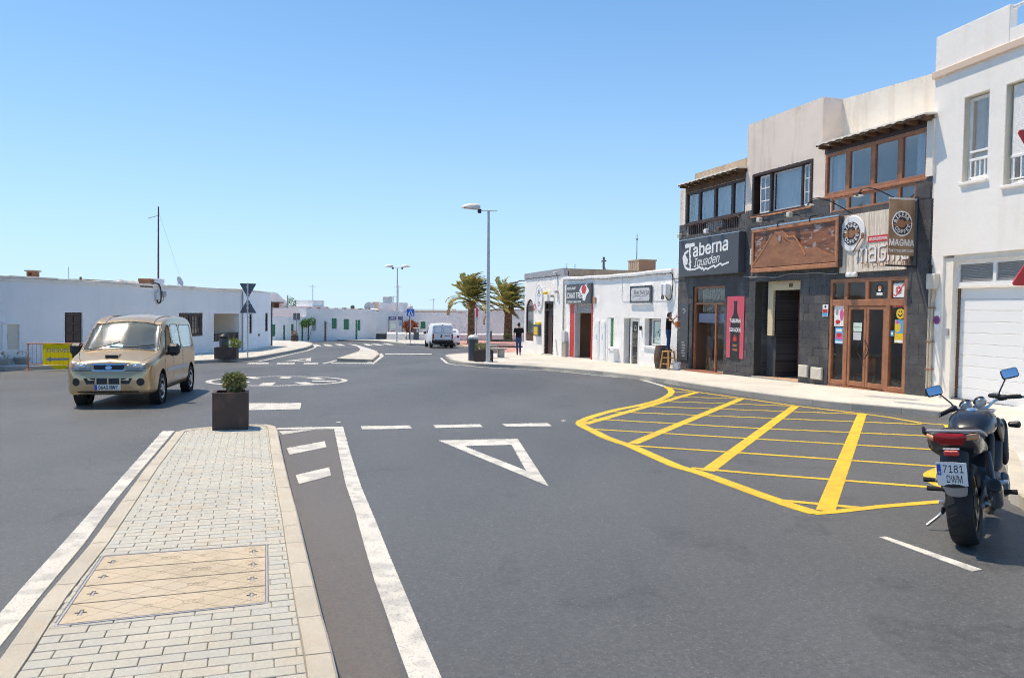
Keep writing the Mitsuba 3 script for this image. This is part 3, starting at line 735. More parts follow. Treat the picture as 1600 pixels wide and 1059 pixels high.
for r_ in range(4):
    v0, v1 = 0.012 + r_ * 0.244, 0.012 + (r_ + 1) * 0.244
    pg = Polygon([cpt(0.015, v0 + 0.006), cpt(0.985, v0 + 0.006), cpt(0.985, v1 - 0.006), cpt(0.015, v1 - 0.006)])
    cut = []
    for u_ in (0.02, 0.22, 0.42, 0.62, 0.82):
        a_, c_ = (0.0, 1.0)
        cut.append(line([cpt(u_, v0 + 0.244 * a_), cpt(min(u_ + 0.36, 0.985), v0 + 0.244 * (c_ if u_ + .36 < .985 else (0.985 - u_) / .36))], 0.0035))
        cut.append(line([cpt(u_, v0 + 0.244 * c_), cpt(min(u_ + 0.36, 0.985), v0 + 0.244 * (a_ if u_ + .36 < .985 else 1 - (0.985 - u_) / .36))], 0.0035))
    uu = 0.40 if r_ else 0.6
    cc = cpt(uu, (v0 + v1) / 2)
    cut.append(Point(cc).buffer(0.026).difference(Point(cc).buffer(0.021)))
    cc = cpt(0.62 if r_ else 0.42, (v0 + v1) / 2)
    el = affinity.rotate(affinity.scale(Point(cc).buffer(0.05), 1.25, 0.62), 19)
    cut.append(el.difference(el.buffer(-0.005)))
    cut.append(line([cc + pu * t + pv * w for t, w in ((-.035, -.012), (-.02, .016), (-.008, -.012), (.006, .016), (.018, -.012), (.035, .008))], 0.006))
    slots = []
    for u_ in (0.085, 0.915):
        c0 = cpt(u_, (v0 + v1) / 2)
        slots.append(line([c0 - pv * 0.045, c0 + pv * 0.045], 0.022)); slots.append(line([c0 - pu * 0.03, c0 + pu * 0.03], 0.02))
    top = pg.difference(unary_union(cut)).difference(unary_union(slots))
    k = put(B().ext(pg.difference(unary_union(slots)), 0.09, 0.116, 'xy').ext(top, 0.1162, 0.1178, 'xy'), 'm_cover', DC, 'slab', ground=True)
    for u_ in (0.085, 0.915):
        c0 = cpt(u_, (v0 + v1) / 2)
        put(B().ext(line([c0 - pv * 0.042, c0 + pv * 0.042], 0.012), 0.100, 0.1155, 'xy'), 'm_grey', k, 'lifting_slot', ground=True)

# ------------------------------------------------------------------ buildings on the right: one straight street front
# street frame: x runs along the front towards the camera, y goes into the buildings, z up
ST = frame((6.314, 29.8), (0.3048, -0.9524))


def sz(s):
    """Pavement level at the foot of the front."""
    p = app(ST, [[s, 0, 0]])[0]
    return G(p[0], p[1]) + 0.132


def rect(x0, x1, z0, z1):
    return sbox(x0, z0, x1, z1)


def P(b, m_, parent, name, smooth=False, M=None, **k):
    return put(b, m_, parent, name, M=ST if M is None else M, smooth=smooth, **k)


def shell(parent, x0, x1, y0, y1, z0, z1, m_, M=None, front=None, t=0.25, name='wall', inner='m_interior'):
    """Side and back walls, ceiling/roof slab and floor of a hollow building."""
    b = B().box(x0, x0 + t, y0, y1, z0, z1).box(x1 - t, x1, y0, y1, z0, z1).box(x0 + t, x1 - t, y1 - t, y1, z0, z1)
    P(b, m_, parent, name, M=M)
    P(B().box(x0 + t, x1 - t, y0, y1 - t, z1 - 0.25, z1 - 0.05), m_, parent, 'roof', M=M)


def framed(parent, x0, x1, z0, z1, y, fw, m_, glass='m_glass', vs=(), hs=(), d=0.06, name='window', M=None, pane=True, bar=None):
    """A window: frame with mullions at vs (x) and hs (z), one pane per light."""
    bar = bar or fw
    b = B().box(x0, x0 + fw, y, y + d, z0, z1, 0.006).box(x1 - fw, x1, y, y + d, z0, z1, 0.006)
    b.box(x0 + fw, x1 - fw, y + 0.001, y + d - 0.001, z1 - fw, z1, 0.006).box(x0 + fw, x1 - fw, y + 0.001, y + d - 0.001, z0, z0 + fw, 0.006)
    for v in vs:
        b.box(v - bar / 2, v + bar / 2, y + 0.003, y + d - 0.003, z0 + fw, z1 - fw, 0.005)
    for h in hs:
        b.box(x0 + fw, x1 - fw, y + 0.006, y + d - 0.006, h - bar / 2, h + bar / 2, 0.005)
    k = P(b, m_, parent, name, M=M)
    if pane:
        xs = [x0 + fw] + [c for v in vs for c in (v - bar / 2, v + bar / 2)] + [x1 - fw]
        zs = [z0 + fw] + [c for h in hs for c in (h - bar / 2, h + bar / 2)] + [z1 - fw]
        for i in range(0, len(xs), 2):
            for j in range(0, len(zs), 2):
                pane_sheet(k, xs[i], xs[i + 1], zs[j], zs[j + 1], y + d * 0.55, glass, M)
    return k


def pane_sheet(parent, x0, x1, z0, z1, y, glass='m_glass', M=None):
    return P(B().raw([(x0, y, z0), (x1, y, z0), (x1, y, z1), (x0, y, z1)], [(0, 1, 2, 3)]), glass, parent, 'pane', M=M)


def curtain(parent, x0, x1, z0, z1, y, m_='m_curtain', M=None, n=None):
    n = n or max(12, int((x1 - x0) * 45))
    xs = np.linspace(x0, x1, n)
    ys = y + 0.02 * np.sin(xs * 55) + 0.012 * np.sin(xs * 23 + 1)
    v = np.array([(a, c, z) for z in (z0, z1) for a, c in zip(xs, ys)])
    f = [(i, i + 1, n + i + 1, n + i) for i in range(n - 1)]
    return P(B().raw(v, f), m_, parent, 'curtain', smooth=True, M=M)


# ---- the tavern and coffee building
TB = thing('tavern_building', 'two-storey building with dark stone tiled ground floor and weathered beige upper walls', 'building')
outline = Polygon([(0, -0.7), (11.8, -0.7), (11.8, 6.36), (7.87, 6.36), (7.87, 7.87), (4.27, 7.87), (4.27, 6.36), (0, 6.36)])
DOOR_T, PASS, DOOR_C = rect(1.08, 3.17, -0.34, 2.69), rect(4.90, 7.11, -0.28, 2.75), rect(8.36, 11.12, -0.2, 2.71)
BAY_L, BAL_L, MIDW, BAY_R, LOW_R = rect(0.42, 4.21, 5.0, 6.18), rect(0.58, 3.91, 4.60, 4.97), rect(4.62, 7.49, 4.86, 6.19), rect(8.02, 11.6, 5.03, 6.22), rect(8.30, 11.27, 4.56, 4.97)
holes = unary_union([DOOR_T, PASS, DOOR_C, BAY_L, BAL_L, MIDW, BAY_R, LOW_R])
stone_zone = unary_union([rect(0, 0.56, -0.7, 5.03), rect(0.56, 3.93, -0.7, 4.60), rect(3.93, 4.62, -0.7, 5.07), rect(4.62, 7.5, -0.7, 4.86), rect(7.5, 8.26, -0.7, 5.02), rect(8.26, 11.28, -0.7, 4.56), rect(11.28, 11.76, -0.7, 5.03)])
upper = outline.difference(rect(-1, 13, -1, 4.50))
P(B().ext(upper.difference(holes), 0.0, 0.24), 'm_beige_wall', TB, 'wall')
P(B().ext(outline.intersection(rect(-1, 13, -1, 4.50)).difference(holes), 0.0, 0.24), 'm_dark_base', TB, 'wall')
P(B().box(0, 0.24, 0.24, 8, -0.7, 6.36).box(11.56, 11.8, 0.24, 8, -0.7, 7.66).box(0.24, 11.56, 7.8, 8, -0.7, 6.36), 'm_beige_wall', TB, 'wall')
P(B().box(0.24, 11.56, 0.24, 7.8, 2.95, 3.15).box(0.24, 11.56, 0.24, 7.8, 6.15, 6.3), 'm_interior', TB, 'floor_slab')
P(B().box(0.24, 11.56, 0.24, 7.8, -0.7, -0.38).box(7.6, 7.8, 0.24, 7.8, -0.38, 2.95).box(4.2, 4.4, 0.24, 7.8, -0.38, 2.95).box(0.24, 11.5, 5.0, 5.2, -0.38, 2.9), 'm_interior_dark', TB, 'inner_wall')
P(B().box(0, 4.27, 0.60, 0.8, 6.3, 7.02), 'm_tan_wall', TB, 'parapet', label='peeling tan parapet above the left bay')
P(B().box(4.27, 4.47, 0.24, 3.5, 6.3, 7.87), 'm_beige_wall', TB, 'parapet'); P(B().box(7.67, 7.87, 0.24, 3.5, 6.3, 7.87), 'm_beige_wall', TB, 'parapet')
P(B().ext(Polygon([(7.87, 6.3), (11.8, 6.3), (11.8, 7.66), (7.87, 7.86)]), 0.65, 0.85), 'm_cream_wall', TB, 'parapet', label='cream parapet above the right bay')
# stone tiles: the largest as parts, each an own piece with recessed joints
tiles, n_t = [], 0
for r_ in range(24):
    for c_ in range(-1, 25):
        x0 = c_ * 0.5 + (0.25 if r_ % 2 else 0) + 0.02 * math.sin(r_ * 2.3)
        z0 = -0.72 + r_ * 0.25
        q = sbox(x0 + 0.0025, z0 + 0.0025, x0 + 0.4975, z0 + 0.2475).intersection(stone_zone.difference(holes))
        for g in getattr(q, 'geoms', [q]):
            if g.geom_type == 'Polygon' and g.area > 0.003:
                c = app(ST, [[g.centroid.x, 0, g.centroid.y]])[0]
                tiles.append((-g.area / (c[1] ** 2) if g.centroid.y > sz(g.centroid.x) else 0, g))
tiles.sort(key=lambda t: t[0])
restb = B()
for i, (k_, g) in enumerate(tiles):
    bb = restb if i >= 300 else B()
    bb.ext(g, -0.010 - 0.012 * R.random() ** 2, 0.0)
    if i < 300:
        P(bb, R.choice(['m_stone_a', 'm_stone_a', 'm_stone_b', 'm_stone_c']), TB, 'stone_tile')
if restb.V:
    stuff(P(restb, 'm_stone_a', TB, 'small_tiles'))
# coping slate strip along the stone top
# left bay: eave, fascia, window band, sill, balusters
def eave(x0, x1, y0, y1, z0, z1, n, name):
    k = P(B().ext(Polygon([(y0, z0), (y1, z1), (y1, z1 + 0.05), (y0, z0 + 0.035)]), x0, x1, 'xz', m=np.array([[0, 1, 0, 0], [1, 0, 0, 0], [0, 0, 1, 0], [0, 0, 0, 1.0]])), 'm_cream_wall', TB, name)
    v, f = None, None
    for i in range(n):
        x = x0 + 0.12 + (x1 - x0 - 0.24) * i / (n - 1)
        P(B().box(x - 0.045, x + 0.045, y0 + 0.04, 0.0, z0 - 0.11, z0 - 0.005, 0.01), 'm_roof_wood', k, 'rafter')
    # boards between rafters and eave
    P(B().box(x0 + 0.02, x1 - 0.02, y0 + 0.012, y0 + 0.04, z0 - 0.045, z0 + 0.0), 'm_roof_wood', k, 'eave_board')
    for i in range(int((x1 - x0) / 0.3)):
        xx = x0 + 0.15 + i * 0.3
        P(B().lathe([(0.0, -0.05), (0.09, -0.05), (0.09, 0.05), (0.0, 0.05)], 10, m=trl(xx, y0 + 0.045, z0 + 0.012) @ rotm([1, 0, 0], math.pi / 2) @ np.diag([1, 0.35, 1, 1])), 'm_cream_wall', k, 'eave_tile')
    return k


def fix_eave(k):
    return k


for args in ((0.40, 4.28, -0.36, 0.62, 6.46, 6.52, 9, 'eave'), (8.02, 11.82, -0.36, 0.67, 6.44, 6.56, 9, 'eave')):
    eave(*args)
P(B().box(0.30, 0.42, -0.03, 0.2, 5.03, 6.36), 'm_cream_wall', TB, 'bay_post')
P(B().box(0.42, 4.21, -0.02, 0.02, 6.182, 6.40), 'm_roof_wood', TB, 'fascia_board')
P(B().box(8.00, 11.6, -0.015, 0.03, 6.222, 6.42), 'm_dark_wood', TB, 'fascia_board')
framed(TB, 0.42, 4.21, 5.0, 6.18, 0.02, 0.09, 'm_dark_wood', 'm_glass_blue', vs=(1.33, 2.36, 3.42), d=0.09, bar=0.14)
curtain(TB, 0.5, 4.15, 5.02, 6.15, 0.28)
P(B().box(0.46, 4.0, -0.08, 0.06, 4.95, 5.02, 0.012), 'm_dark_wood', TB, 'sill_beam')
for i in range(25):
    x = 0.66 + i * 0.133
    P(B().box(x - 0.022, x + 0.022, 0.02, 0.06, 4.60, 4.95, 0.006), 'm_dark_wood' if not 8 < i < 17 else 'm_grey', TB, 'baluster')
P(B().box(0.58, 3.91, 0.30, 0.34, 4.55, 5.0), 'm_interior_dark', TB, 'inner_wall')
# middle window with two white casements
P(B().box(4.60, 4.70, -0.03, 0.24, 4.84, 6.21, 0.01).box(7.42, 7.51, -0.03, 0.24, 4.84, 6.21, 0.01).box(4.70, 7.42, -0.031, 0.24, 6.12, 6.212, 0.01).box(4.70, 7.42, -0.06, 0.24, 4.83, 4.90, 0.01).box(5.46, 5.56, 0.02, 0.2, 4.90, 6.12, 0.01).box(6.96, 7.05, 0.02, 0.2, 4.90, 6.12, 0.01),
  'm_dark_wood', TB, 'window_frame')
P(B().box(4.58, 7.53, -0.065, -0.01, 4.80, 4.845, 0.01), 'm_copper_wood', TB, 'sill')
framed(TB, 4.93, 5.45, 4.91, 6.10, 0.06, 0.045, 'm_white', 'm_glass_blue', vs=(5.19,), hs=(5.30, 5.70), d=0.04, bar=0.03)
framed(TB, 5.57, 6.95, 4.92, 6.11, 0.10, 0.035, 'm_grey_light', 'm_glass_blue', d=0.04)
framed(TB, 7.06, 7.42, 4.91, 6.10, 0.06, 0.04, 'm_white', 'm_glass_blue', vs=(7.26,), hs=(5.30, 5.70), d=0.04, bar=0.028)
curtain(TB, 5.5, 7.0, 4.92, 6.12, 0.3)
# right bay: four tall lights over four low ones
framed(TB, 8.02, 11.6, 5.03, 6.22, 0.0, 0.09, 'm_frame_wood', 'm_glass_blue', vs=(8.90, 9.82, 10.73), d=0.09, bar=0.16)
P(B().box(7.98, 11.62, -0.03, 0.1, 4.962, 5.028, 0.01), 'm_frame_wood', TB, 'sill_beam')
framed(TB, 8.30, 11.27, 4.56, 4.96, 0.0, 0.05, 'm_frame_wood', 'm_glass_blue', vs=(8.94, 9.84, 10.73), d=0.08, bar=0.10)
curtain(TB, 8.1, 8.85, 5.05, 6.2, 0.26); curtain(TB, 11.05, 11.58, 5.05, 6.2, 0.26)
P(B().box(11.6, 11.8, -0.06, 0.0, 5.03, 6.36), 'm_cream_wall', TB, 'corner_pier')

# tavern doorway: brown frame, rope curtain behind a fan light, glazed doors
tv = P(B().box(1.08, 1.16, 0.05, 0.14, -0.34, 2.69, 0.008).box(3.10, 3.17, 0.05, 0.14, -0.34, 2.69, 0.008).box(1.16, 3.10, 0.051, 0.14, 2.62, 2.69, 0.008).box(1.16, 3.10, 0.051, 0.14, 2.03, 2.10, 0.008).box(2.50, 2.57, 0.052, 0.13, -0.34, 2.03, 0.008), 'm_frame_wood', TB, 'door_frame')
P(B().box(1.08, 1.14, 0.14, 0.9, -0.34, 2.69), 'm_brown', tv, 'door_leaf')
pane_sheet(tv, 1.9, 2.5, -0.3, 2.03, 0.10); pane_sheet(tv, 2.57, 3.1, -0.3, 2.03, 0.10); pane_sheet(tv, 1.16, 3.1, 2.1, 2.62, 0.10)
for i in range(22):
    x = 1.45 + i * 0.072
    P(B().tube([(x + 0.012 * math.sin(j * 1.9 + i), 0.22 + 0.01 * math.cos(j * 1.7), 2.60 - j * 0.083) for j in range(11)], 0.012, 5), 'm_bronze' if i % 2 else 'm_beige_box', tv, 'bead_string')
P(B().box(1.25, 3.08, 0.155, 0.17, 1.38, 1.72), 'm_screen', tv, 'blind_strip', label='dark blue-grey strip across the tavern door glass')
P(B().box(1.08, 3.17, -0.25, 0.24, -0.42, -0.34), 'm_tile_red', TB, 'step').replace('x', 'x')
for i, (x, y, h) in enumerate([(1.5, 1.6, 0.75), (2.7, 2.2, 0.75)]):
    t = thing('bar_table', ['small round bar table inside the tavern door', 'bar table standing deeper inside the tavern'][i], 'table')
    P(B().lathe([(0, 0.73), (0.34, 0.73), (0.34, 0.76), (0, 0.76)], 18, m=trl(x, y, -0.36)), 'm_frame_wood', t, 'tabletop')
    P(B().lathe([(0.22, 0), (0.2, 0.03), (0.03, 0.05), (0.03, 0.73)], 12, m=trl(x, y, -0.36)), 'm_black', t, 'leg')
# passage: cream panels, panelled brown door in a recess
P(B().box(4.90, 4.98, 0.24, 1.5, -0.38, 2.9), 'm_stone_c', TB, 'passage_wall')
P(B().box(7.03, 7.11, 0.24, 1.5, -0.38, 2.9), 'm_stone_c', TB, 'passage_wall')
P(B().ext(Polygon([(5.20, 1.04), (5.46, 1.04), (5.46, 2.47), (7.11, 2.47), (7.11, 2.9), (5.20, 2.9)]), 0.26, 0.34), 'm_surround', TB, 'cream_surround')
P(B().box(4.9, 7.1, 1.25, 1.5, -0.38, 2.95), 'm_panel_door', TB, 'passage_wall')
P(B().box(4.98, 5.46, 0.4, 1.25, -0.38, 2.5), 'm_stone_c', TB, 'passage_wall')
pd = P(B().box(5.6, 7.0, 1.12, 1.25, -0.30, 2.46), 'm_panel_door', TB, 'panelled_door')
for i in range(7):
    z = 0.02 + i * 0.26
    for x in ((5.85, 6.18), (6.24, 6.57)) if i % 2 else ((5.80, 6.02), (6.07, 6.33), (6.38, 6.62)):
        P(B().box(x[0], x[1], 1.085, 1.125, z, z + 0.2, 0.02), 'm_panel_door', pd, 'door_panel')
for i in range(9):
    P(B().lathe([(0.012, 0), (0.02, 0.06), (0.012, 0.12), (0.022, 0.2), (0.012, 0.34)], 8, m=trl(5.72 + i * 0.13, 1.08, 2.03)), 'm_roof_wood', pd, 'spindle')
P(B().tube([(6.62, 1.09, 0.83), (6.62, 1.03, 0.84), (6.5, 1.02, 0.84)], 0.012, 6), 'm_steel', pd, 'handle')
P(B().box(6.24, 6.40, 0.245, 0.262, 2.55, 2.66), 'm_brown', TB, 'number_plate')
P(B().box(4.9, 7.11, 0.02, 1.25, -0.36, -0.275), 'm_terracotta', TB, 'step')
P(B().box(4.86, 7.15, -0.06, 0.05, -0.45, -0.27), 'm_kerb_grey', TB, 'step')

# coffee shop front
cf = P(B().box(8.36, 8.46, 0, 0.1, -0.2, 2.71, 0.008).box(11.0, 11.12, 0, 0.1, -0.2, 2.71, 0.008).box(8.46, 11.0, 0.001, 0.1, 2.60, 2.71, 0.008).box(8.46, 11.0, 0.0015, 0.1, 1.97, 2.14, 0.008).box(8.91, 9.07, 0.002, 0.1, -0.2, 1.97, 0.008).box(10.41, 10.55, 0.002, 0.1, -0.2, 1.97, 0.008)
       .box(8.46, 8.91, 0.003, 0.1, -0.2, -0.07, 0.008).box(10.55, 11.0, 0.003, 0.1, -0.2, -0.07, 0.008).box(8.91, 9.04, 0.003, 0.1, 2.14, 2.6, 0.008).box(9.69, 9.81, 0.003, 0.1, 2.14, 2.6, 0.008).box(10.46, 10.58, 0.003, 0.1, 2.14, 2.6, 0.008), 'm_frame_wood', TB, 'shop_front')
for x0, x1, z0, z1 in ((8.46, 8.91, -0.07, 1.97), (10.55, 11.0, -0.07, 1.97), (8.46, 8.91, 2.14, 2.6), (9.04, 9.69, 2.14, 2.6), (9.81, 10.46, 2.14, 2.6), (10.58, 11.0, 2.14, 2.6)):
    pane_sheet(cf, x0, x1, z0, z1, 0.055)
for x0, x1 in ((9.075, 9.735), (9.745, 10.405)):
    k = P(B().box(x0, x0 + 0.085, 0.02, 0.075, -0.18, 1.965, 0.008).box(x1 - 0.085, x1, 0.02, 0.075, -0.18, 1.965, 0.008).box(x0 + 0.085, x1 - 0.085, 0.021, 0.075, 1.87, 1.965, 0.008).box(x0 + 0.085, x1 - 0.085, 0.021, 0.075, -0.18, -0.05, 0.008), 'm_frame_wood', TB, 'glazed_door')
    pane_sheet(k, x0 + 0.085, x1 - 0.085, -0.05, 1.87, 0.05)
    c = -1 if x0 < 9.5 else 1
    P(B().tube([(9.74 + c * (0.03 + 0.17 * math.sin(t)), -0.05 - 0.02 * math.sin(t), 1.07 - 0.5 * t / math.pi) for t in np.linspace(0, math.pi, 14)], 0.014, 7), 'm_black', k, 'handle')
P(B().box(8.36, 11.12, -0.02, 0.12, -0.3, -0.2), 'm_frame_wood', TB, 'threshold')
# interior of the coffee shop: bench and chairs seen through the glass
t = thing('bench', 'pale wall bench seen through the coffee shop doors', 'bench')
P(B().box(8.9, 11.0, 2.2, 2.75, 0.1, 0.16, 0.02), 'm_grey_light', t, 'seat'); P(B().box(8.95, 9.05, 2.25, 2.7, -0.38, 0.1).box(10.8, 10.9, 2.25, 2.7, -0.38, 0.1), 'm_brown', t, 'leg')
t = thing('cafe_chair', 'brown wooden chair behind the left pane of the coffee shop', 'chair')
P(B().box(8.45, 8.85, 0.8, 1.2, 0.05, 0.1, 0.01), 'm_frame_wood', t, 'seat'); P(B().box(8.45, 8.85, 1.18, 1.22, 0.1, 0.55, 0.01), 'm_frame_wood', t, 'backrest')
for a_, c_ in ((8.47, 0.82), (8.83, 0.82), (8.47, 1.18), (8.83, 1.18)):
    P(B().box(a_ - 0.02, a_ + 0.02, c_ - 0.02, c_ + 0.02, -0.38, 0.05), 'm_frame_wood', t, 'leg')


def sheet(name, label, cat, x0, x1, z0, z1, y, m_, group=None, M=None, t=0.006):
    k = thing(name, label, cat, group)
    P(B().box(x0, x1, y - t, y, z0, z1), m_, k, 'backing', M=M)
    return k


def blob(x, z, rx, rz, n=10, ph=0.0):
    return Polygon([(x + rx * math.cos(a + ph) * (1 + 0.12 * math.sin(3 * a)), z + rz * math.sin(a + ph)) for a in np.linspace(0, 2 * math.pi, n, endpoint=False)])


def pr(k, pg, y, m_, name='print', d=0.002, M=None):
    return P(B().ext(pg, y - d, y), m_, k, name, M=M)


yp = 0.045
k = sheet('poster', 'white and red poster at the top of the left coffee shop pane', 'poster', 8.51, 8.90, 1.41, 1.97, yp, 'm_white')
pr(k, blob(8.80, 1.72, 0.075, 0.16, 14), yp - 0.006, 'm_poster_pink'); pr(k, blob(8.62, 1.80, 0.06, 0.09), yp - 0.006, 'm_grey'); pr(k, blob(8.66, 1.53, 0.1, 0.06), yp - 0.006, 'm_red')
P(B().text('CAFE', 8.56, 1.45, 0.05, yp - 0.006, 0.002, True), 'm_print_dark', k, 'lettering')
k = sheet('poster', 'blue and pink poster below the white one on the left pane', 'poster', 8.56, 8.88, 0.93, 1.38, yp, 'm_poster_blue')
pr(k, rect(8.58, 8.86, 1.05, 1.17), yp - 0.006, 'm_poster_pink'); pr(k, rect(8.58, 8.86, 0.95, 1.0), yp - 0.006, 'm_white'); pr(k, rect(8.60, 8.82, 1.26, 1.33), yp - 0.006, 'm_white'); pr(k, blob(8.72, 1.17, 0.1, 0.06), yp - 0.008, 'm_red')
k = sheet('sticker', 'dark oval sticker with orange face in the fan light', 'sticker', 10.05, 10.25, 2.24, 2.31, 0.05, 'm_white')
pr(k, Point(10.15, 2.40).buffer(0.125), 0.05, 'm_black', d=0.004); pr(k, blob(10.15, 2.42, 0.06, 0.07), 0.045, 'm_orange'); pr(k, blob(10.15, 2.37, 0.05, 0.03), 0.044, 'm_white')
k = sheet('poster', 'white poster with red doodle in the right fan light', 'poster', 10.61, 10.98, 2.18, 2.53, 0.05, 'm_white')
for a_ in np.linspace(0, math.pi, 4, endpoint=False):
    pr(k, affinity.rotate(affinity.scale(Point(10.79, 2.36).buffer(0.1), 1, 0.42), math.degrees(a_)).exterior.buffer(0.008), 0.044 - a_ * 1e-3, 'm_red')
pr(k, LineString([(10.63, 2.25), (10.7, 2.22), (10.78, 2.3), (10.9, 2.46), (10.97, 2.5)]).buffer(0.012), 0.038, 'm_red')
k = sheet('poster', 'red and dark poster strip at the top of the right pane', 'poster', 10.60, 10.99, 1.93, 1.965, yp, 'm_red')
P(B().text('MAGMA', 10.62, 1.94, 0.02, yp - 0.006, 0.002), 'm_white', k, 'lettering')
k = sheet('sticker', 'round yellow sticker on the right pane', 'sticker', 10.80, 10.90, 1.74, 1.84, yp, 'm_yellow')
pr(k, Point(10.87, 1.77).buffer(0.135), yp - 0.006, 'm_yellow'); pr(k, LineString([(10.80, 1.75), (10.87, 1.70), (10.93, 1.76)]).buffer(0.015), yp - 0.009, 'm_black'); pr(k, Point(10.83, 1.82).buffer(0.02), yp - 0.009, 'm_black'); pr(k, Point(10.91, 1.82).buffer(0.02), yp - 0.009, 'm_black')
k = sheet('poster', 'colourful yellow and blue poster low on the right pane', 'poster', 10.70, 10.98, 1.04, 1.62, yp, 'm_yellow')
pr(k, rect(10.72, 10.98, 1.28, 1.62), yp - 0.006, 'm_poster_blue'); pr(k, blob(10.80, 1.42, 0.09, 0.12, 14), yp - 0.008, 'm_yellow'); pr(k, rect(10.71, 10.97, 1.05, 1.11), yp - 0.008, 'm_white'); pr(k, blob(10.78, 1.55, 0.06, 0.05), yp - 0.008, 'm_poster_pink')
k = sheet('sticker', 'small pale blue sticker left of the colourful poster', 'sticker', 10.56, 10.67, 1.20, 1.34, yp, 'm_poster_blue'); pr(k, rect(10.58, 10.65, 1.24, 1.30), yp - 0.006, 'm_white')
k = sheet('paper_notice', 'mint paper notice on the left coffee shop door', 'notice', 9.26, 9.57, 1.29, 1.52, 0.045, 'm_poster_mint'); P(B().text('ABIERTO', 9.29, 1.38, 0.045, 0.039, 0.002), 'm_grey_dark', k, 'lettering')
k = sheet('paper_notice', 'pale grey paper notice under the mint one', 'notice', 9.26, 9.55, 1.06, 1.27, 0.045, 'm_grey_light')
k = sheet('notice_plate', 'small white red and blue plate on the stone left of the coffee shop', 'notice', 8.11, 8.33, 1.67, 2.01, -0.022, 'm_white'); pr(k, rect(8.12, 8.32, 1.78, 1.88), -0.028, 'm_red'); pr(k, rect(8.12, 8.32, 1.68, 1.78), -0.028, 'm_poster_blue'); pr(k, Point(8.22, 1.95).buffer(0.04), -0.028, 'm_print_dark')
for i, (x0, x1, z0, z1) in enumerate(((7.19, 7.58, -0.1, 0.25), (7.73, 8.19, -0.12, 0.22))):
    k = thing('meter_box', ['white meter box low on the stone wall, nearer the passage', 'white meter box low on the stone wall, nearer the coffee shop'][i], 'meter box')
    P(B().box(x0, x1, -0.09, -0.015, z0, z1, 0.015), 'm_beige_box', k, 'housing'); P(B().box(x0 + 0.1, x1 - 0.12, -0.096, -0.085, z0 + 0.12, z1 - 0.05, 0.004), 'm_beige_box', k, 'hatch')

# banner with a bottle
k = sheet('wine_banner', 'tall pink banner with a black bottle between tavern door and passage', 'banner', 3.36, 4.35, 0.23, 2.30, -0.03, 'm_banner')
hw = [(0.27, 0.18), (0.27, 1.42), (0.25, 1.52), (0.17, 1.64), (0.10, 1.74), (0.085, 1.85), (0.085, 2.05), (0.10, 2.06), (0.10, 2.12), (0.075, 2.14)]
pr(k, Polygon([(3.86 - w, z) for w, z in hw] + [(3.86 + w, z) for w, z in hw[::-1]]), -0.036, 'm_black', 'bottle', d=0.004)
for tx, z, h_, m_ in (('TABERNA', 1.42, 0.12, 'm_white'), ('IGUADEN', 1.12, 0.12, 'm_white'), ('VINO', 0.62, 0.07, 'm_orange'), ('TAPAS', 0.48, 0.07, 'm_orange')):
    P(B().text(tx, 3.86, z, h_, -0.040, 0.003, True, sx=0.86 if h_ > 0.1 else 1, center=True), m_, k, 'lettering')
pr(k, rect(3.76, 3.96, 0.80, 0.95), -0.040, 'm_red', 'label'); pr(k, Point(3.86, 0.99).buffer(0.03), -0.040, 'm_red', 'label')
# chalkboard on the left pier
k = sheet('chalkboard', 'tall black chalkboard on the stone pier beside the tavern door', 'chalkboard', 0.28, 0.84, -0.05, 2.07, -0.03, 'm_sign_slate', t=0.02)
for i, (x, z, w) in enumerate([(0.42, 1.86, .18), (0.50, 1.70, .15), (0.40, 0.62, .2), (0.42, 0.52, .24), (0.38, 0.42, .28), (0.42, 0.32, .22), (0.38, 0.22, .3), (0.45, 0.12, .2)]):
    pr(k, LineString([(x + w * t, z + 0.022 * math.sin(t * 23 + i) + (0.12 * t if i == 1 else 0)) for t in np.linspace(0, 1, 16)]).buffer(0.007), -0.05, 'm_chalk', 'chalk_line')

# ---- shop signs on the stone front
k = thing('tavern_sign', 'dark slate box sign with white hand-drawn tavern lettering', 'sign')
P(B().box(0.47, 4.30, -0.27, -0.02, 3.06, 4.39, 0.012), 'm_sign_slate', k, 'box')
P(B().box(0.45, 4.33, -0.275, -0.01, 4.39, 4.415), 'm_steel', k, 'top_trim')
y_ = -0.271
W_ = lambda px, py: (0.47 + (px - 240) / 985 * 3.83, 4.39 - 1.33 * (py - (400 - 150 * (px - 240) / 985)) / (585 + 90 * (px - 240) / 985))
pl_ = lambda pts: Polygon([W_(*q) for q in pts])
let = [pl_([(345, 465), (375, 440), (440, 435), (520, 420), (525, 480), (455, 492), (450, 560), (455, 680), (432, 690), (425, 600), (425, 500), (360, 520)]),
       pl_([(312, 660), (350, 610), (378, 655), (408, 700), (400, 770), (375, 795), (330, 730)]),
       LineString([W_(*q) for q in ((405, 560), (350, 600), (322, 670), (335, 760), (365, 830), (410, 862), (450, 850), (455, 800), (435, 770), (458, 740), (440, 700), (450, 650))]).buffer(0.045),
       LineString([W_(*q) for q in ((440, 868), (540, 858), (610, 820), (650, 855), (665, 830), (690, 875), (720, 840), (750, 860), (855, 795), (870, 830), (960, 765), (980, 795), (1080, 750))]).buffer(0.030)]
for g in let:
    pr(k, g, y_, 'm_white', 'lettering', d=0.006)
a0, a1 = W_(488, 655), W_(1070, 600)
e = meshkit.text_mesh('aberna', 0.44, 0.006, True); v = np.array(e.vertices); v[:, 0] *= (a1[0] - a0[0]) / v[:, 0].max()
P(B().raw(np.stack([v[:, 0] + a0[0], y_ - v[:, 2], v[:, 1] + a0[1] + 0.05 * v[:, 0]], 1), e.faces), 'm_white', k, 'lettering')
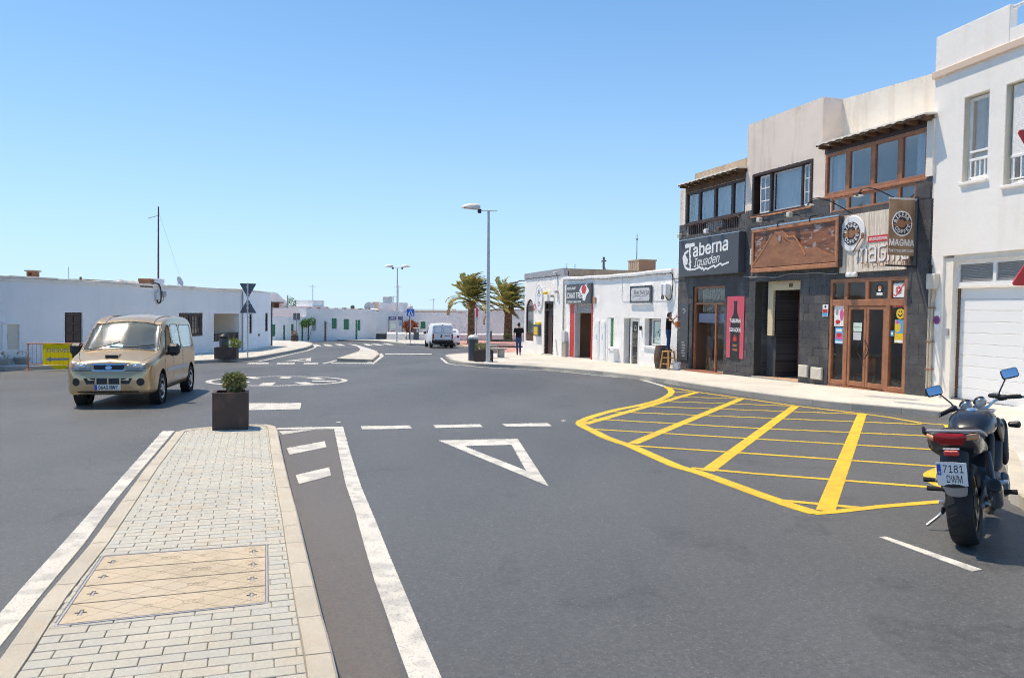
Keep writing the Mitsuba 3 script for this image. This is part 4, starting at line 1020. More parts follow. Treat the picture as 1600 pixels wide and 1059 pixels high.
a0, a1 = W_(512, 825), W_(955, 750)
e = meshkit.text_mesh('Iguaden', 0.30, 0.006, False); v = np.array(e.vertices); v[:, 0] = v[:, 0] * (a1[0] - a0[0] - 0.1) / v[:, 0].max() + 0.3 * v[:, 1]
P(B().raw(np.stack([v[:, 0] + a0[0], y_ - v[:, 2], v[:, 1] + a0[1] + 0.06 * v[:, 0]], 1), e.faces), 'm_white', k, 'lettering')


def spot(label, x, z, reach=0.35, m_='m_beige_box', up=0.12):
    k = thing('sign_lamp', label, 'lamp', None)
    P(B().tube([(x, -0.02, z), (x, -0.1, z + up), (x, -0.27 - reach * 0.6, z + up)], 0.014, 6), 'm_black', k, 'arm', smooth=30)
    P(B().box(x - 0.09, x + 0.09, -0.36 - reach * 0.6, -0.24 - reach * 0.6, z + up - 0.07, z + up + 0.07, 0.02), m_, k, 'head')


spot('small tan lamp over the left end of the tavern sign', 0.62, 4.46, 0.1)
spot('round white lamp over the middle of the tavern sign', 2.45, 4.46, 0.1, 'm_white')
spot('small dark lamp over the right part of the tavern sign', 3.25, 4.46, 0.1, 'm_brown')
# carved volcano board
k = thing('volcano_sign', 'carved wooden board of a volcano in a copper-brown frame', 'sign')
P(B().box(4.96, 8.90, -0.20, -0.02, 3.02, 4.39), 'm_stone_a', k, 'box')
fr_ = rect(4.96, 8.90, 3.02, 4.39).difference(rect(5.08, 8.78, 3.15, 4.28))
P(B().box(4.96, 8.90, -0.255, -0.2, 4.28, 4.39, 0.02).box(4.96, 8.90, -0.255, -0.2, 3.02, 3.15, 0.02).box(4.96, 5.08, -0.254, -0.2, 3.15, 4.28, 0.02).box(8.78, 8.90, -0.254, -0.2, 3.15, 4.28, 0.02), 'm_copper_wood', k, 'frame')
P(B().box(4.94, 8.92, -0.26, -0.01, 4.392, 4.43), 'm_steel', k, 'top_trim')
for z0, z1 in ((3.15, 3.52), (3.524, 3.90), (3.904, 4.28)):
    P(B().box(5.08, 8.78, -0.21, -0.2, z0, z1, 0.003), 'm_carve', k, 'board')
Vv = lambda px, py: (5.08 + (px - 185) / 1175 * 3.70, 4.28 - 1.13 * (py - (320 - 170 * (px - 185) / 1195)) / (530 - 0 * px + (100 * (px - 185) / 1175)))
mt = Polygon([Vv(*q) for q in ((183, 780), (240, 720), (350, 575), (420, 450), (480, 345), (520, 345), (550, 365), (590, 360), (640, 385), (680, 440), (770, 480), (820, 530), (880, 600), (970, 668), (1100, 700), (1200, 690), (1360, 710), (1360, 770), (190, 838))]).buffer(0)
mt2 = Polygon([Vv(*q) for q in ((500, 330), (530, 285), (580, 300), (630, 270), (680, 320), (720, 380), (800, 370), (850, 410), (900, 500), (960, 565), (1040, 545), (1120, 540), (1180, 600), (1280, 640), (1360, 690), (1360, 720), (1000, 690), (880, 600), (770, 480), (640, 385))]).buffer(0)
P(B().ext(mt2.intersection(rect(5.08, 8.78, 3.15, 4.28)), -0.232, -0.21), 'm_carve_plain', k, 'far_slope')
P(B().ext(mt.intersection(rect(5.08, 8.78, 3.15, 4.28)), -0.250, -0.21), 'm_carve_plain', k, 'mountain')
P(B().ext(LineString([Vv(*q) for q in ((190, 778), (240, 715), (350, 570), (420, 445), (482, 342))]).buffer(0.022), -0.262, -0.249), 'm_copper_wood', k, 'ridge')
P(B().ext(LineString([Vv(*q) for q in ((690, 330), (720, 378), (800, 370), (850, 410), (900, 500), (975, 655))]).buffer(0.018), -0.258, -0.231), 'm_copper_wood', k, 'ridge')
P(B().ext(Polygon([Vv(*q) for q in ((595, 360), (625, 360), (625, 440), (598, 440))]), -0.275, -0.25), 'm_grey', k, 'lava_stone')
spot('tan lamp over the left half of the volcano board', 5.55, 4.62, 0.15, up=0.02)
spot('tan lamp over the right half of the volcano board', 7.0, 4.62, 0.15, up=0.02)
for x in (6.3, 7.75):
    P(B().tube([(x, -0.05, 4.55), (x, -0.25, 4.5), (x, -0.27, 4.36)], 0.02, 6), 'm_black', k, 'hook')
# coffee shop board of pale planks
k = thing('coffee_sign', 'pale plank board with coffee logo plate above the coffee shop', 'sign')
for i in range(13):
    x0 = 8.79 + i * 0.178
    P(B().box(x0 + 0.002, x0 + 0.176, -0.075 - 0.004 * R.random(), -0.02, 2.86, 4.40, 0.004), 'm_plank_pale', k, 'plank')
MM = lambda px, py: (8.79 + (px - 215) / 902 * 2.28, 4.41 - (py - (170 - 120 * (px - 215) / 902)) / (780 + 75 * (px - 215) / 902) * 1.54)


def logo(k, cx, cz, r, y, plate, M=None, ring='m_white'):
    if plate:
        P(B().lathe([(0, -0.03), (r * 1.55, -0.012), (r * 1.62, 0.0), (r * 1.55, 0.02), (0, 0.02)], 40, m=trl(cx, y, cz) @ rotm([1, 0, 0], math.pi / 2)), 'm_white', k, 'plate', smooth=40, M=M)
        y -= 0.028
    else:
        pr(k, Point(cx, cz).buffer(r * 1.17), y, 'm_white', 'ring', M=M, d=0.003); y -= 0.003
    pr(k, Point(cx, cz).buffer(r * 1.04), y, 'm_print_dark', 'disc', M=M, d=0.004); y -= 0.004
    sh = Polygon([(cx + r * a, cz + r * c) for a, c in ((-1.1, -.12), (-.75, .02), (-.55, .2), (-.42, .36), (-.2, .3), (0, .42), (.2, .2), (.5, .3), (.75, .28), (1.12, .3), (.95, .02), (.7, -.1), (.45, -.05), (.25, -.3), (0, -.4), (-.3, -.3), (-.6, -.32))])
    pr(k, sh, y, 'm_print_brown', 'emblem', M=M, d=0.003)
    for txt, a0, a1, flip in (('BIKES&', 165, 38, False), ('COFFEE', 215, 345, True)):
        for i, ch in enumerate(txt):
            a = math.radians(a0 + (a1 - a0) * i / (len(txt) - 1))
            rr = r * (0.63 if not flip else 0.93)
            ang = a - math.pi / 2 if not flip else a + math.pi / 2
            e = meshkit.text_mesh(ch, r * 0.34, 0.003, True); v = np.array(e.vertices); v[:, 0] -= v[:, 0].max() / 2
            c_, s_ = math.cos(ang), math.sin(ang); v[:, :2] = v[:, :2] @ np.array([[c_, s_], [-s_, c_]])
            P(B().raw(np.stack([v[:, 0] + cx + rr * math.cos(a), y - 0.001 - v[:, 2], v[:, 1] + cz + rr * math.sin(a)], 1), e.faces), ring, k, 'lettering', M=M)


lc = MM(405, 412)
logo(k, lc[0], lc[1], 0.295, -0.10, True)
P(B().tube([(lc[0] + 0.12, -0.16, lc[1] - 0.50), (lc[0] + 0.30, -0.17, lc[1] - 0.30), (lc[0] + 0.40, -0.16, lc[1] - 0.16)], [0.02, 0.014, 0.02], 8).ell((lc[0] + 0.44, -0.16, lc[1] - 0.09), (0.055, 0.02, 0.085), 2, m=None), 'm_print_brown', k, 'spoon', smooth=40)
P(B().tube([(lc[0] + 0.20, -0.19, lc[1] - 0.42), (lc[0] + 0.33, -0.19, lc[1] - 0.26)], 0.013, 6), 'm_white', k, 'spoon_highlight_strip') if False else None
a0, a1 = MM(628, 540), MM(1000, 450)
P(B().box(a0[0], 10.85, -0.09, -0.078, a0[1], a0[1] + 0.165), 'm_red', k, 'red_band')
P(B().text('PROFESSIONAL BIKE WEAR', a0[0] + 0.04, a0[1] + 0.045, 0.075, -0.09, 0.003, True, sx=0.82), 'm_white', k, 'lettering')
a0 = MM(480, 800)
for q, (m_, off, y) in enumerate((('m_print_brown', 0.018, -0.080), ('m_white', 0.0, -0.088))):
    x = a0[0]
    H_, w_ = 0.36, 0.052
    z = a0[1] - off
    x += off
    gl = []
    def arch(x0, x1, z0, z1):
        return [LineString([(x0, z0), (x0, z1 - 0.08), (x0 + 0.07, z1), (x1 - 0.07, z1), (x1, z1 - 0.08), (x1, z0)])]
    gl += arch(x, x + 0.17, z, z + H_) + arch(x + 0.17, x + 0.34, z, z + H_)
    xa = x + 0.44
    gl += [LineString([(xa, z + H_ * 0.9), (xa + 0.05, z + H_), (xa + 0.16, z + H_), (xa + 0.21, z + H_ * .85), (xa + 0.21, z), (xa + 0.05, z), (xa, z + 0.06), (xa, z + 0.14), (xa + 0.05, z + 0.19), (xa + 0.21, z + 0.19)])]
    xg = x + 0.76
    gl += [LineString([(xg + 0.22, z + H_), (xg + 0.06, z + H_), (xg, z + H_ * .85), (xg, z + 0.06), (xg + 0.05, z), (xg + 0.17, z), (xg + 0.22, z + 0.06), (xg + 0.22, z + 0.19), (xg + 0.12, z + 0.19)])]
    xm = x + 1.09
    gl += arch(xm, xm + 0.17, z, z + H_) + arch(xm + 0.17, xm + 0.34, z, z + H_)
    xa = x + 1.52
    gl += [LineString([(xa, z + H_ * 0.9), (xa + 0.05, z + H_), (xa + 0.14, z + H_), (xa + 0.19, z + H_ * .85), (xa + 0.19, z), (xa + 0.05, z), (xa, z + 0.06), (xa, z + 0.14), (xa + 0.05, z + 0.19), (xa + 0.19, z + 0.19)])]
    pr(k, unary_union([g.buffer(w_ / 2 + (0.006 if q == 0 else 0)) for g in gl]), y, m_, 'lettering', d=0.006)
a0 = MM(540, 885)
P(B().text('THE CYCLING CAFE', a0[0], a0[1], 0.13, -0.079, 0.003, sx=0.95), 'm_print_brown', k, 'lettering')
P(B().box(9.05, 9.45, -0.12, -0.01, 2.74, 2.86, 0.03), 'm_white', TB, 'door_lamp')
# hanging banner on brackets, square to the front
HB = ST @ trl(11.33, 0, 0) @ rotm([0, 0, 1], math.radians(90)) @ trl(0, 0, 0)
HB = ST @ np.array([[0, -1, 0, 11.33], [1, 0, 0, 0], [0, 0, 1, 0], [0, 0, 0, 1.0]])   # local x = into the wall, so -x hangs over the street
k = thing('hanging_banner', 'tan plank-printed banner with coffee logo hung square to the front', 'banner')
for i in range(4):
    P(B().box(-0.84 + i * 0.19, -0.84 + i * 0.19 + 0.189, -0.012, 0.012, 3.17, 4.50), 'm_plank_tan', k, 'cloth_strip', M=HB)
logo(k, -0.46, 3.93, 0.26, -0.0125, False, M=HB)
P(B().text('MAGMA', -0.46, 3.40, 0.155, -0.0125, 0.004, True, sx=0.92, center=True), 'm_white', k, 'lettering', M=HB)
P(B().text('THE CYCLING CAFE', -0.46, 3.25, 0.06, -0.0125, 0.004, True, sx=0.95, center=True), 'm_white', k, 'lettering', M=HB)
P(B().box(-0.86, 0.0, -0.02, 0.02, 4.50, 4.54, 0.006), 'm_grey_light', k, 'top_rail', M=HB); P(B().tube([(-0.9, 0, 2.92), (0.0, 0, 2.92)], 0.022, 8), 'm_black', k, 'lower_bar', M=HB)
P(B().box(-0.03, 0.0, -0.05, 0.05, 2.85, 4.6), 'm_black', k, 'bracket', M=HB)
for lab, x, m_ in (('curved black arm lamp over the logo plate', 9.15, 0), ('curved black arm lamp over the hanging banner', 11.0, 0)):
    k = thing('arm_lamp', lab, 'lamp')
    pts = [(x, -0.03, 4.44), (x - 0.15, -0.25, 4.62), (x - 0.42, -0.6, 4.86), (x - 0.62, -0.78, 4.88), (x - 0.72, -0.8, 4.80)]
    P(B().tube(spl(pts, 5), 0.016, 6), 'm_black', k, 'arm', smooth=30)
    P(B().lathe([(0.0, 0.05), (0.05, 0.04), (0.085, -0.06), (0.0, -0.05)], 12, m=trl(x - 0.73, -0.8, 4.76)), 'm_black', k, 'shade', smooth=30)
    P(B().box(x - 0.86, x - 0.62, -0.86, -0.74, 4.70, 4.735, 0.01), 'm_white', k, 'reflector')
# cables sagging across the stone
k = thing('wall_cable', 'thin grey cable sagging along the stone front under the signs', 'cable')
P(B().tube([(x, -0.04, 2.93 - 0.06 * math.sin((x - 4.3) * 1.1) ** 2 + 0.02 * math.sin(x * 5)) for x in np.linspace(4.3, 8.7, 40)], 0.012, 5), 'm_grey', k, 'run')
P(B().tube([(x, -0.045, 3.02 - 0.03 * math.sin(x * 2)) for x in np.linspace(-0.4, 0.5, 12)], 0.014, 5), 'm_cable', k, 'run')
k = thing('junction_box', 'pale junction box on the stone between the tavern and volcano signs', 'junction box')
P(B().box(4.66, 4.86, -0.09, -0.02, 3.30, 3.82, 0.01), 'm_grey_light', k, 'housing'); P(B().tube([(4.76, -0.05, 3.3), (4.76, -0.05, 2.95)], 0.02, 6), 'm_grey', k, 'conduit')

# ---- white house on the right edge
RBM = frame((9.93, 18.5), (0.2149, -0.9766))
RB = thing('white_house', 'tall white house with garage at the right edge', 'house')
zb = G(10.2, 17.5) + 0.132
W1, W2, GAR = rect(0.78, 1.48, 4.73, 6.64), rect(1.91, 3.3, 4.49, 6.62), rect(0.30, 4.8, -1, 3.12)
P(B().ext(Polygon([(-0.14, -1), (6, -1), (6, 7.29), (-0.14, 7.29)]).difference(unary_union([W1, W2, GAR])), 0, 0.25), 'm_white_wall', RB, 'wall', M=RBM)
P(B().box(-0.14, 0.1, 0.25, 8, -1, 7.29), 'm_white_wall', RB, 'wall', M=RBM); P(B().box(0.1, 6, 0.25, 8, 7.0, 7.25).box(0.1, 6, 1.2, 1.4, -1, 7), 'm_white_wall', RB, 'wall', M=RBM)
P(B().box(-0.17, 6, -0.075, 0.2, 7.29, 7.45, 0.012), 'm_band', RB, 'cornice', M=RBM)
P(B().box(-0.14, 1.94, -0.004, 0.2, 7.45, 8.27, 0.01), 'm_white_wall', RB, 'parapet', M=RBM); P(B().box(1.94, 6, -0.003, 0.2, 7.45, 7.75, 0.01).box(-0.14, 0.06, 0.2, 8, 7.29, 8.27, 0.01), 'm_white_wall', RB, 'parapet', M=RBM)
rl = P(B().tube([(1.94, 0.1, 8.22), (6, 0.1, 8.22)], 0.035, 8), 'm_white', RB, 'roof_rail', M=RBM)
for i in range(12):
    P(B().tube([(2.3 + i * 0.33, 0.1, 7.75), (2.3 + i * 0.33, 0.1, 8.2)], 0.016, 6), 'm_white', rl, 'rail_post', M=RBM)
for x0, x1, z0, z1 in ((0.78, 1.48, 4.73, 6.64), (1.91, 3.3, 4.49, 6.62)):
    P(B().box(x0 - 0.04, x1 + 0.04, -0.06, 0.25, z0 - 0.07, z0, 0.01), 'm_white_wall', RB, 'sill', M=RBM)
    P(B().box(x0 - 0.002, x0 + 0.02, -0.004, 0.2, z0, z1).box(x0 + 0.02, x1, -0.003, 0.2, z1 - 0.02, z1 + 0.002), 'm_beige_box', RB, 'reveal_trim', M=RBM)
k = framed(RB, 0.80, 1.48, 4.75, 6.60, 0.13, 0.07, 'm_white', 'm_glass_blue', vs=(), d=0.06, M=RBM); curtain(k, 1.3, 1.46, 4.8, 6.5, 0.32, M=RBM)
for z_ in ((5.36, 5.41), (5.18, 5.24), (4.80, 4.83)):
    P(B().box(0.88, 1.46, 0.085, 0.12, *z_, 0.008), 'm_white', RB, 'window_rail', M=RBM)
for i in range(5):
    P(B().box(0.90 + i * 0.13, 0.935 + i * 0.13, 0.09, 0.115, 4.83, 5.18, 0.006), 'm_white', RB, 'window_bar', M=RBM)
k = framed(RB, 1.95, 3.28, 4.52, 6.58, 0.15, 0.06, 'm_white', 'm_glass_blue', vs=(2.6,), d=0.05, M=RBM)
for i in range(27):
    z = 5.12 + i * 0.054
    P(B().box(2.0, 3.25, 0.10, 0.115, z, z + 0.05, 0.006), 'm_white', k, 'shutter_slat', M=RBM)
P(B().box(1.98, 3.25, 0.09, 0.125, 5.06, 5.12, 0.008), 'm_white', RB, 'window_rail', M=RBM); P(B().box(1.98, 3.25, 0.09, 0.125, 4.60, 4.63, 0.008), 'm_white', RB, 'window_rail', M=RBM)
for i in range(7):
    P(B().box(2.05 + i * 0.18, 2.09 + i * 0.18, 0.095, 0.12, 4.63, 5.06, 0.006), 'm_white', RB, 'window_bar', M=RBM)
# garage
P(B().box(0.30, 0.56, 0.05, 0.5, -1, 3.06), 'm_cream_wall', RB, 'garage_jamb', M=RBM)
P(B().box(0.56, 4.8, 0.06, 0.5, 2.98, 3.12), 'm_cream_wall', RB, 'garage_lintel', M=RBM)
fr_ = P(B().box(0.56, 0.63, 0.15, 0.25, 2.42, 2.98).box(0.63, 4.8, 0.15, 0.25, 2.90, 2.98).box(0.63, 4.8, 0.15, 0.25, 2.42, 2.50).box(1.58, 1.66, 0.151, 0.25, 2.50, 2.90).box(2.6, 2.68, 0.151, 0.25, 2.50, 2.90), 'm_white', RB, 'vent_frame', M=RBM)
for i in range(11):
    P(B().box(0.63, 4.8, 0.19, 0.24, 2.515 + i * 0.035, 2.535 + i * 0.035, m=None), 'm_slats', fr_, 'vent_slat', M=RBM)
P(B().box(0.6, 4.8, 0.24, 0.26, 2.45, 2.95), 'm_beige_box', fr_, 'vent_back', M=RBM)
P(B().box(0.56, 4.8, 0.14, 0.3, 2.36, 2.42), 'm_cream_wall', RB, 'garage_lintel', M=RBM)
gd = P(B().box(0.58, 4.8, 0.30, 0.34, -0.2, 2.38), 'm_grey_light', RB, 'garage_door', M=RBM)
for i in range(10):
    z1 = 2.36 - i * 0.252
    P(B().box(0.60, 4.8, 0.24, 0.30, z1 - 0.246, z1, 0.006), 'm_white', gd, 'door_panel', M=RBM)
P(B().box(0.56, 0.60, 0.2, 0.32, -0.2, 2.37), 'm_brown', gd, 'side_guide', M=RBM)
P(B().box(0.56, 4.8, 0.1, 0.32, -0.26, -0.15), 'm_grey_dark', RB, 'threshold', M=RBM)
k = thing('switch_plate', 'small grey key switch on the garage jamb', 'switch'); P(B().box(0.40, 0.50, -0.0 + 0.02, 0.05, 1.28, 1.44, 0.006), 'm_grey', k, 'plate', M=RBM)
k = thing('cable_box', 'beige cable box on the corner of the white house', 'cable box')
P(B().box(-0.09, 0.21, -0.12, 0, 2.36, 2.72, 0.015), 'm_beige_box', k, 'housing', M=RBM)
P(B().tube([(-0.02, -0.05, 2.36), (-0.02, -0.05, 0)], 0.035, 8).tube([(0.10, -0.05, 2.36), (0.10, -0.05, 2.2), (0.06, -0.05, 2.1), (0.06, -0.05, 0)], 0.03, 8), 'm_pipe', k, 'conduit', M=RBM)
P(B().tube([(0.0, -0.06, 2.72), (0.02, -0.06, 2.9), (-0.1, -0.06, 3.0)], 0.022, 6), 'm_black', k, 'cable', M=RBM)
for z in (0.45, 1.1, 1.9):
    P(B().box(-0.07, 0.12, -0.09, 0.0, z, z + 0.03), 'm_rust', k, 'clamp', M=RBM)
k = thing('no_parking_sign', 'small round purple sign on the wall left of the garage', 'sign')
P(B().box(0.12, 0.27, -0.03, 0.0, 1.42, 1.86, 0.004), 'm_white', k, 'plate', M=RBM); pr(k, Point(0.195, 1.63).buffer(0.1), -0.03, 'm_purple', 'disc', M=RBM, d=0.004); pr(k, Point(0.195, 1.63).buffer(0.085).difference(Point(0.195, 1.63).buffer(0.065)), -0.034, 'm_red', 'ring', M=RBM)

# ---- low white shops between the tavern and the cafe
LS = thing('shop_row', 'low rough white shop row with sagging cornice between the cafe and the stone building', 'building')
RED, GRN, SD, SW_ = rect(-10.98, -8.05, -0.72, 2.10), rect(-6.36, -5.70, -0.70, 1.46), rect(-4.64, -3.16, -0.66, 1.47), rect(-2.70, -1.32, 0.35, 1.48)
P(B().ext(Polygon([(-11.8, -1), (-0.02, -1), (-0.02, 3.38), (-6, 3.36), (-11.8, 3.50)]).difference(unary_union([RED, GRN, SD, SW_])), 0, 0.3), 'm_shop_wall', LS, 'wall')
P(B().box(-11.8, -0.02, 5, 5.2, -1, 3.3), 'm_shop_wall', LS, 'wall'); P(B().box(-11.8, -0.02, 0.3, 5, 3.1, 3.22), 'm_interior', LS, 'roof')
for x in (-7.9, -5.5, -4.8, -3.0, -0.3):
    P(B().box(x - 0.05, x + 0.05, 0.3, 5, -1, 3.1), 'm_interior', LS, 'inner_wall')
P(B().box(-11.8, -0.3, 0.3, 5, -1, -0.68), 'm_interior', LS, 'floor_slab')
# sagging cornice, built in lengths that follow the roof line
cx_ = np.linspace(-11.8, -0.45, 14)
for a_, c_ in zip(cx_[:-1], cx_[1:]):
    f_ = lambda x: 3.36 + 0.10 * max(0.0, (-6 - x) / 5.8) + 0.012 * math.sin(x * 2.1) + 0.03 * max(0, (x + 3) / 3)
    P(B().loft([[(x, y, f_(x) + z) for y, z in ((-0.07, -0.10), (-0.085, 0.0), (-0.06, 0.05), (0.2, 0.07), (0.2, -0.12), (-0.01, -0.12))] for x in (a_ + 0.004, c_ - 0.004)]), 'm_shop_wall', LS, 'cornice')
P(B().tube([(x, -0.075, 3.24 + 0.10 * max(0.0, (-6 - x) / 5.8) + 0.012 * math.sin(x * 2.1) + 0.03 * max(0, (x + 3) / 3)) for x in np.linspace(-11.7, -0.5, 30)], 0.014, 5), 'm_cable', LS, 'cable')
P(B().tube(spl([(-0.5, -0.075, 3.27), (-0.35, -0.08, 3.2), (-0.30, -0.08, 2.9), (-0.33, -0.08, 2.5), (-0.42, -0.08, 2.28), (-0.62, -0.08, 2.22), (-0.8, -0.08, 2.32), (-0.86, -0.08, 2.45)]), 0.022, 6), 'm_cable', LS, 'cable')
P(B().tube([(-4.85, -0.02, 3.2), (-4.86, -0.02, 2.3), (-4.80, -0.02, 2.2)], 0.01, 5).tube([(x, -0.015, 2.20 + 0.008 * math.sin(x * 9)) for x in np.linspace(-4.8, -0.9, 16)], 0.008, 5), 'm_grey_light', LS, 'cable')
k = thing('air_conditioner', 'white wall unit with black hose by the stone building', 'wall unit')
P(B().box(-0.98, -0.57, -0.22, -0.01, 2.40, 2.85, 0.02), 'm_white', k, 'housing'); P(B().box(-0.94, -0.80, -0.24, -0.21, 2.42, 2.83, 0.01), 'm_grey_light', k, 'grille'); P(B().lathe([(0.0, 0), (0.1, 0), (0.1, 0.03), (0, 0.03)], 14, m=trl(-0.84, -0.2, 2.32) @ rotm([1, 0, 0], math.pi / 2)), 'm_grey_dark', k, 'reel')
# red snack bar
rd = P(B().box(-10.98, -10.35, 0.02, 0.26, -0.60, 2.09), 'm_red', LS, 'door_jamb', label='wide red door jamb'); P(B().box(-8.17, -8.05, -0.03, 0.28, -0.64, 2.09), 'm_red', LS, 'door_jamb')
P(B().box(-10.36, -10.30, 0.0, 0.3, -0.60, 2.09), 'm_grey_light', LS, 'shutter_rail')
for i in range(5):
    P(B().box(-10.30, -8.17, 0.10 + 0.004 * (i % 2), 0.16, 1.66 + i * 0.088, 1.744 + i * 0.088, 0.012), 'm_slats', LS, 'shutter_slat')
P(B().box(-11.0, -8.0, -0.12, 0.3, -0.78, -0.60, 0.01), 'm_kerb_grey', LS, 'step')
P(B().box(-11.7, -7.95, 1.9, 2.0, -0.66, 3.1), 'm_terracotta', LS, 'inner_wall'); P(B().box(-11.7, -7.95, 1.85, 1.9, 0.20, 0.26), 'm_black', LS, 'dado_rail'); P(B().box(-11.7, -7.95, 1.86, 1.9, -0.66, 0.20), 'm_terracotta', LS, 'dado')
k = sheet('poster', 'white poster on the brown wall inside the red snack bar', 'poster', -10.5, -9.6, 0.5, 1.4, 1.84, 'm_white'); pr(k, blob(-10.05, 1.05, 0.12, 0.15), 1.834, 'm_red'); P(B().text('MENU', -10.3, 0.62, 0.14, 1.834, 0.003), 'm_grey_dark', k, 'lettering')
k = sheet('picture', 'dark red picture inside the red snack bar', 'picture', -9.3, -8.7, 0.95, 1.35, 1.84, 'm_red_dark')
k = thing('bistro_chair', 'dark metal chair inside the red snack bar', 'chair')
P(B().box(-9.7, -9.25, 0.7, 1.12, -0.22, -0.18, 0.01), 'm_black', k, 'seat'); P(B().tube(spl([(-9.7, 1.12, -0.2), (-9.72, 1.2, 0.2), (-9.6, 1.22, 0.28), (-9.35, 1.22, 0.28), (-9.23, 1.2, 0.2), (-9.25, 1.12, -0.2)]), 0.018, 6), 'm_black', k, 'backrest')
for a_, c_ in ((-9.68, 0.72), (-9.27, 0.72), (-9.68, 1.1), (-9.27, 1.1)):
    P(B().tube([(a_, c_, -0.2), (a_ * 1.0, c_, -0.66)], 0.016, 6), 'm_black', k, 'leg')
k = thing('bistro_table', 'small grey table inside the red snack bar', 'table'); P(B().box(-9.1, -8.35, 0.6, 1.2, 0.04, 0.07, 0.01), 'm_grey', k, 'tabletop'); P(B().tube([(-8.7, 0.9, -0.66), (-8.7, 0.9, 0.05)], 0.03, 8), 'm_grey_dark', k, 'leg')
k = thing('snack_bar_sign', 'dark sign with red tomato emblem over the red snack bar', 'sign')
P(B().box(-11.17, -8.03, -0.14, -0.01, 2.11, 3.10, 0.012), 'm_sign_slate', k, 'panel')
P(B().text('RESTAURANT', -11.05, 2.83, 0.12, -0.141, 0.004, True, sx=1.05), 'm_white', k, 'lettering'); P(B().text('CHAO TRES', -11.07, 2.40, 0.27, -0.141, 0.004, True, sx=1.0), 'm_white', k, 'lettering'); P(B().text('COCINA CASERA TAPAS', -11.0, 2.17, 0.085, -0.141, 0.004, True, sx=1.3), 'm_white', k, 'lettering')
pr(k, Polygon([(-9.45, 2.75), (-9.15, 3.0), (-8.55, 3.0), (-8.2, 2.72), (-8.55, 2.5), (-8.7, 2.26), (-8.95, 2.26), (-9.05, 2.55)]), -0.145, 'm_white', 'emblem', d=0.004); pr(k, blob(-8.85, 2.80, 0.30, 0.22, 20), -0.150, 'm_red', 'emblem', d=0.004); pr(k, LineString([(-8.75, 2.98), (-8.5, 3.08), (-8.45, 3.02)]).buffer(0.02), -0.152, 'm_white', 'emblem')
k = thing('alarm_box', 'small orange-tan box beside the snack bar sign', 'alarm box'); P(B().box(-7.95, -7.66, -0.07, -0.005, 2.12, 2.42, 0.01), 'm_terracotta', k, 'housing')
# white panelled shutters, green door, glass door, window
for x0, x1 in ((-7.72, -7.22), (-7.05, -6.52)):
    s_ = P(B().box(x0, x1, -0.045, 0.0, -0.58, 1.32, 0.008), 'm_white', LS, 'shutter')
    for z0, z1 in ((-0.5, -0.25), (-0.15, 0.9), (1.0, 1.26)):
        P(B().box(x0 + 0.09, x1 - 0.09, -0.058, -0.044, z0, z1, 0.008), 'm_white', s_, 'panel')
    pr(s_, blob((x0 + x1) / 2, 0.55, 0.05, 0.14, 7), -0.059, 'm_poster_blue', 'print')
P(B().box(-7.85, -6.45, -0.10, 0.0, -0.8, -0.60, 0.01), 'm_grey_dark', LS, 'plinth')
P(B().box(-6.06, -5.70, 0.06, 0.11, -0.65, 1.46), 'm_green_door', LS, 'green_door', label='bright green door'); P(B().box(-6.36, -6.065, 0.02, 0.2, -0.62, 1.45), 'm_white', LS, 'door_jamb'); 
d_ = framed(LS, -4.25, -3.42, -0.62, 1.45, 0.12, 0.12, 'm_white', 'm_glass', d=0.06, name='glass_door'); P(B().box(-3.42, -3.17, 0.14, 0.2, -0.62, 1.45), 'm_grey_dark', LS, 'side_panel'); P(B().box(-4.64, -4.25, 0.26, 0.3, -0.64, 1.46), 'm_grey_dark', LS, 'side_panel')
for i in range(6):
    P(B().ext(LineString([(-3.98 + 0.03 * (i % 2), -0.25 + i * 0.15), (-3.80, -0.20 + i * 0.15), (-3.7, -0.28 + i * 0.15)]).buffer(0.02), 0.145, 0.15), 'm_print_dark', d_, 'print')
P(B().ext(Point(-3.83, 1.05).buffer(0.12).difference(Point(-3.83, 1.05).buffer(0.09)), 0.145, 0.15), 'm_poster_mint', d_, 'print')
framed(LS, -2.36, -1.33, 0.38, 1.46, 0.16, 0.07, 'm_grey_light', 'm_glass', d=0.05); P(B().box(-2.70, -2.36, 0.22, 0.3, 0.36, 1.48), 'm_grey_dark', LS, 'side_panel'); P(B().box(-2.76, -1.25, -0.07, 0.2, 0.26, 0.35, 0.012), 'm_white', LS, 'sill')
k = sheet('window_print', 'pale print with a bicycle outline in the shop window', 'print', -2.27, -1.42, 0.47, 1.36, 0.24, 'm_poster_mint')
for a_ in (Point(-2.0, 0.78).buffer(0.16), Point(-1.65, 0.78).buffer(0.16)):
    pr(k, a_.exterior.buffer(0.012), 0.234, 'm_grey_dark')
pr(k, LineString([(-2.0, 0.78), (-1.9, 1.0), (-1.7, 1.02), (-1.65, 0.78), (-1.84, 0.8), (-1.9, 1.0)]).buffer(0.012), 0.230, 'm_grey_dark')
k = sheet('shop_sign', 'slate framed sign with pale scrollwork above the small shop', 'sign', -3.96, -2.06, 2.11, 2.82, -0.03, 'm_sign_slate', t=0.05)
pr(k, Polygon([(-3.86, 2.3), (-3.78, 2.2), (-2.24, 2.2), (-2.16, 2.3), (-2.2, 2.46), (-2.16, 2.62), (-2.24, 2.74), (-3.78, 2.74), (-3.86, 2.62), (-3.82, 2.46)]), -0.08, 'm_grey_light', 'field', d=0.004)
P(B().text('Barberia', -3.62, 2.47, 0.19, -0.084, 0.004, False, slant=0.28, sx=1.35), 'm_sign_slate', k, 'lettering')
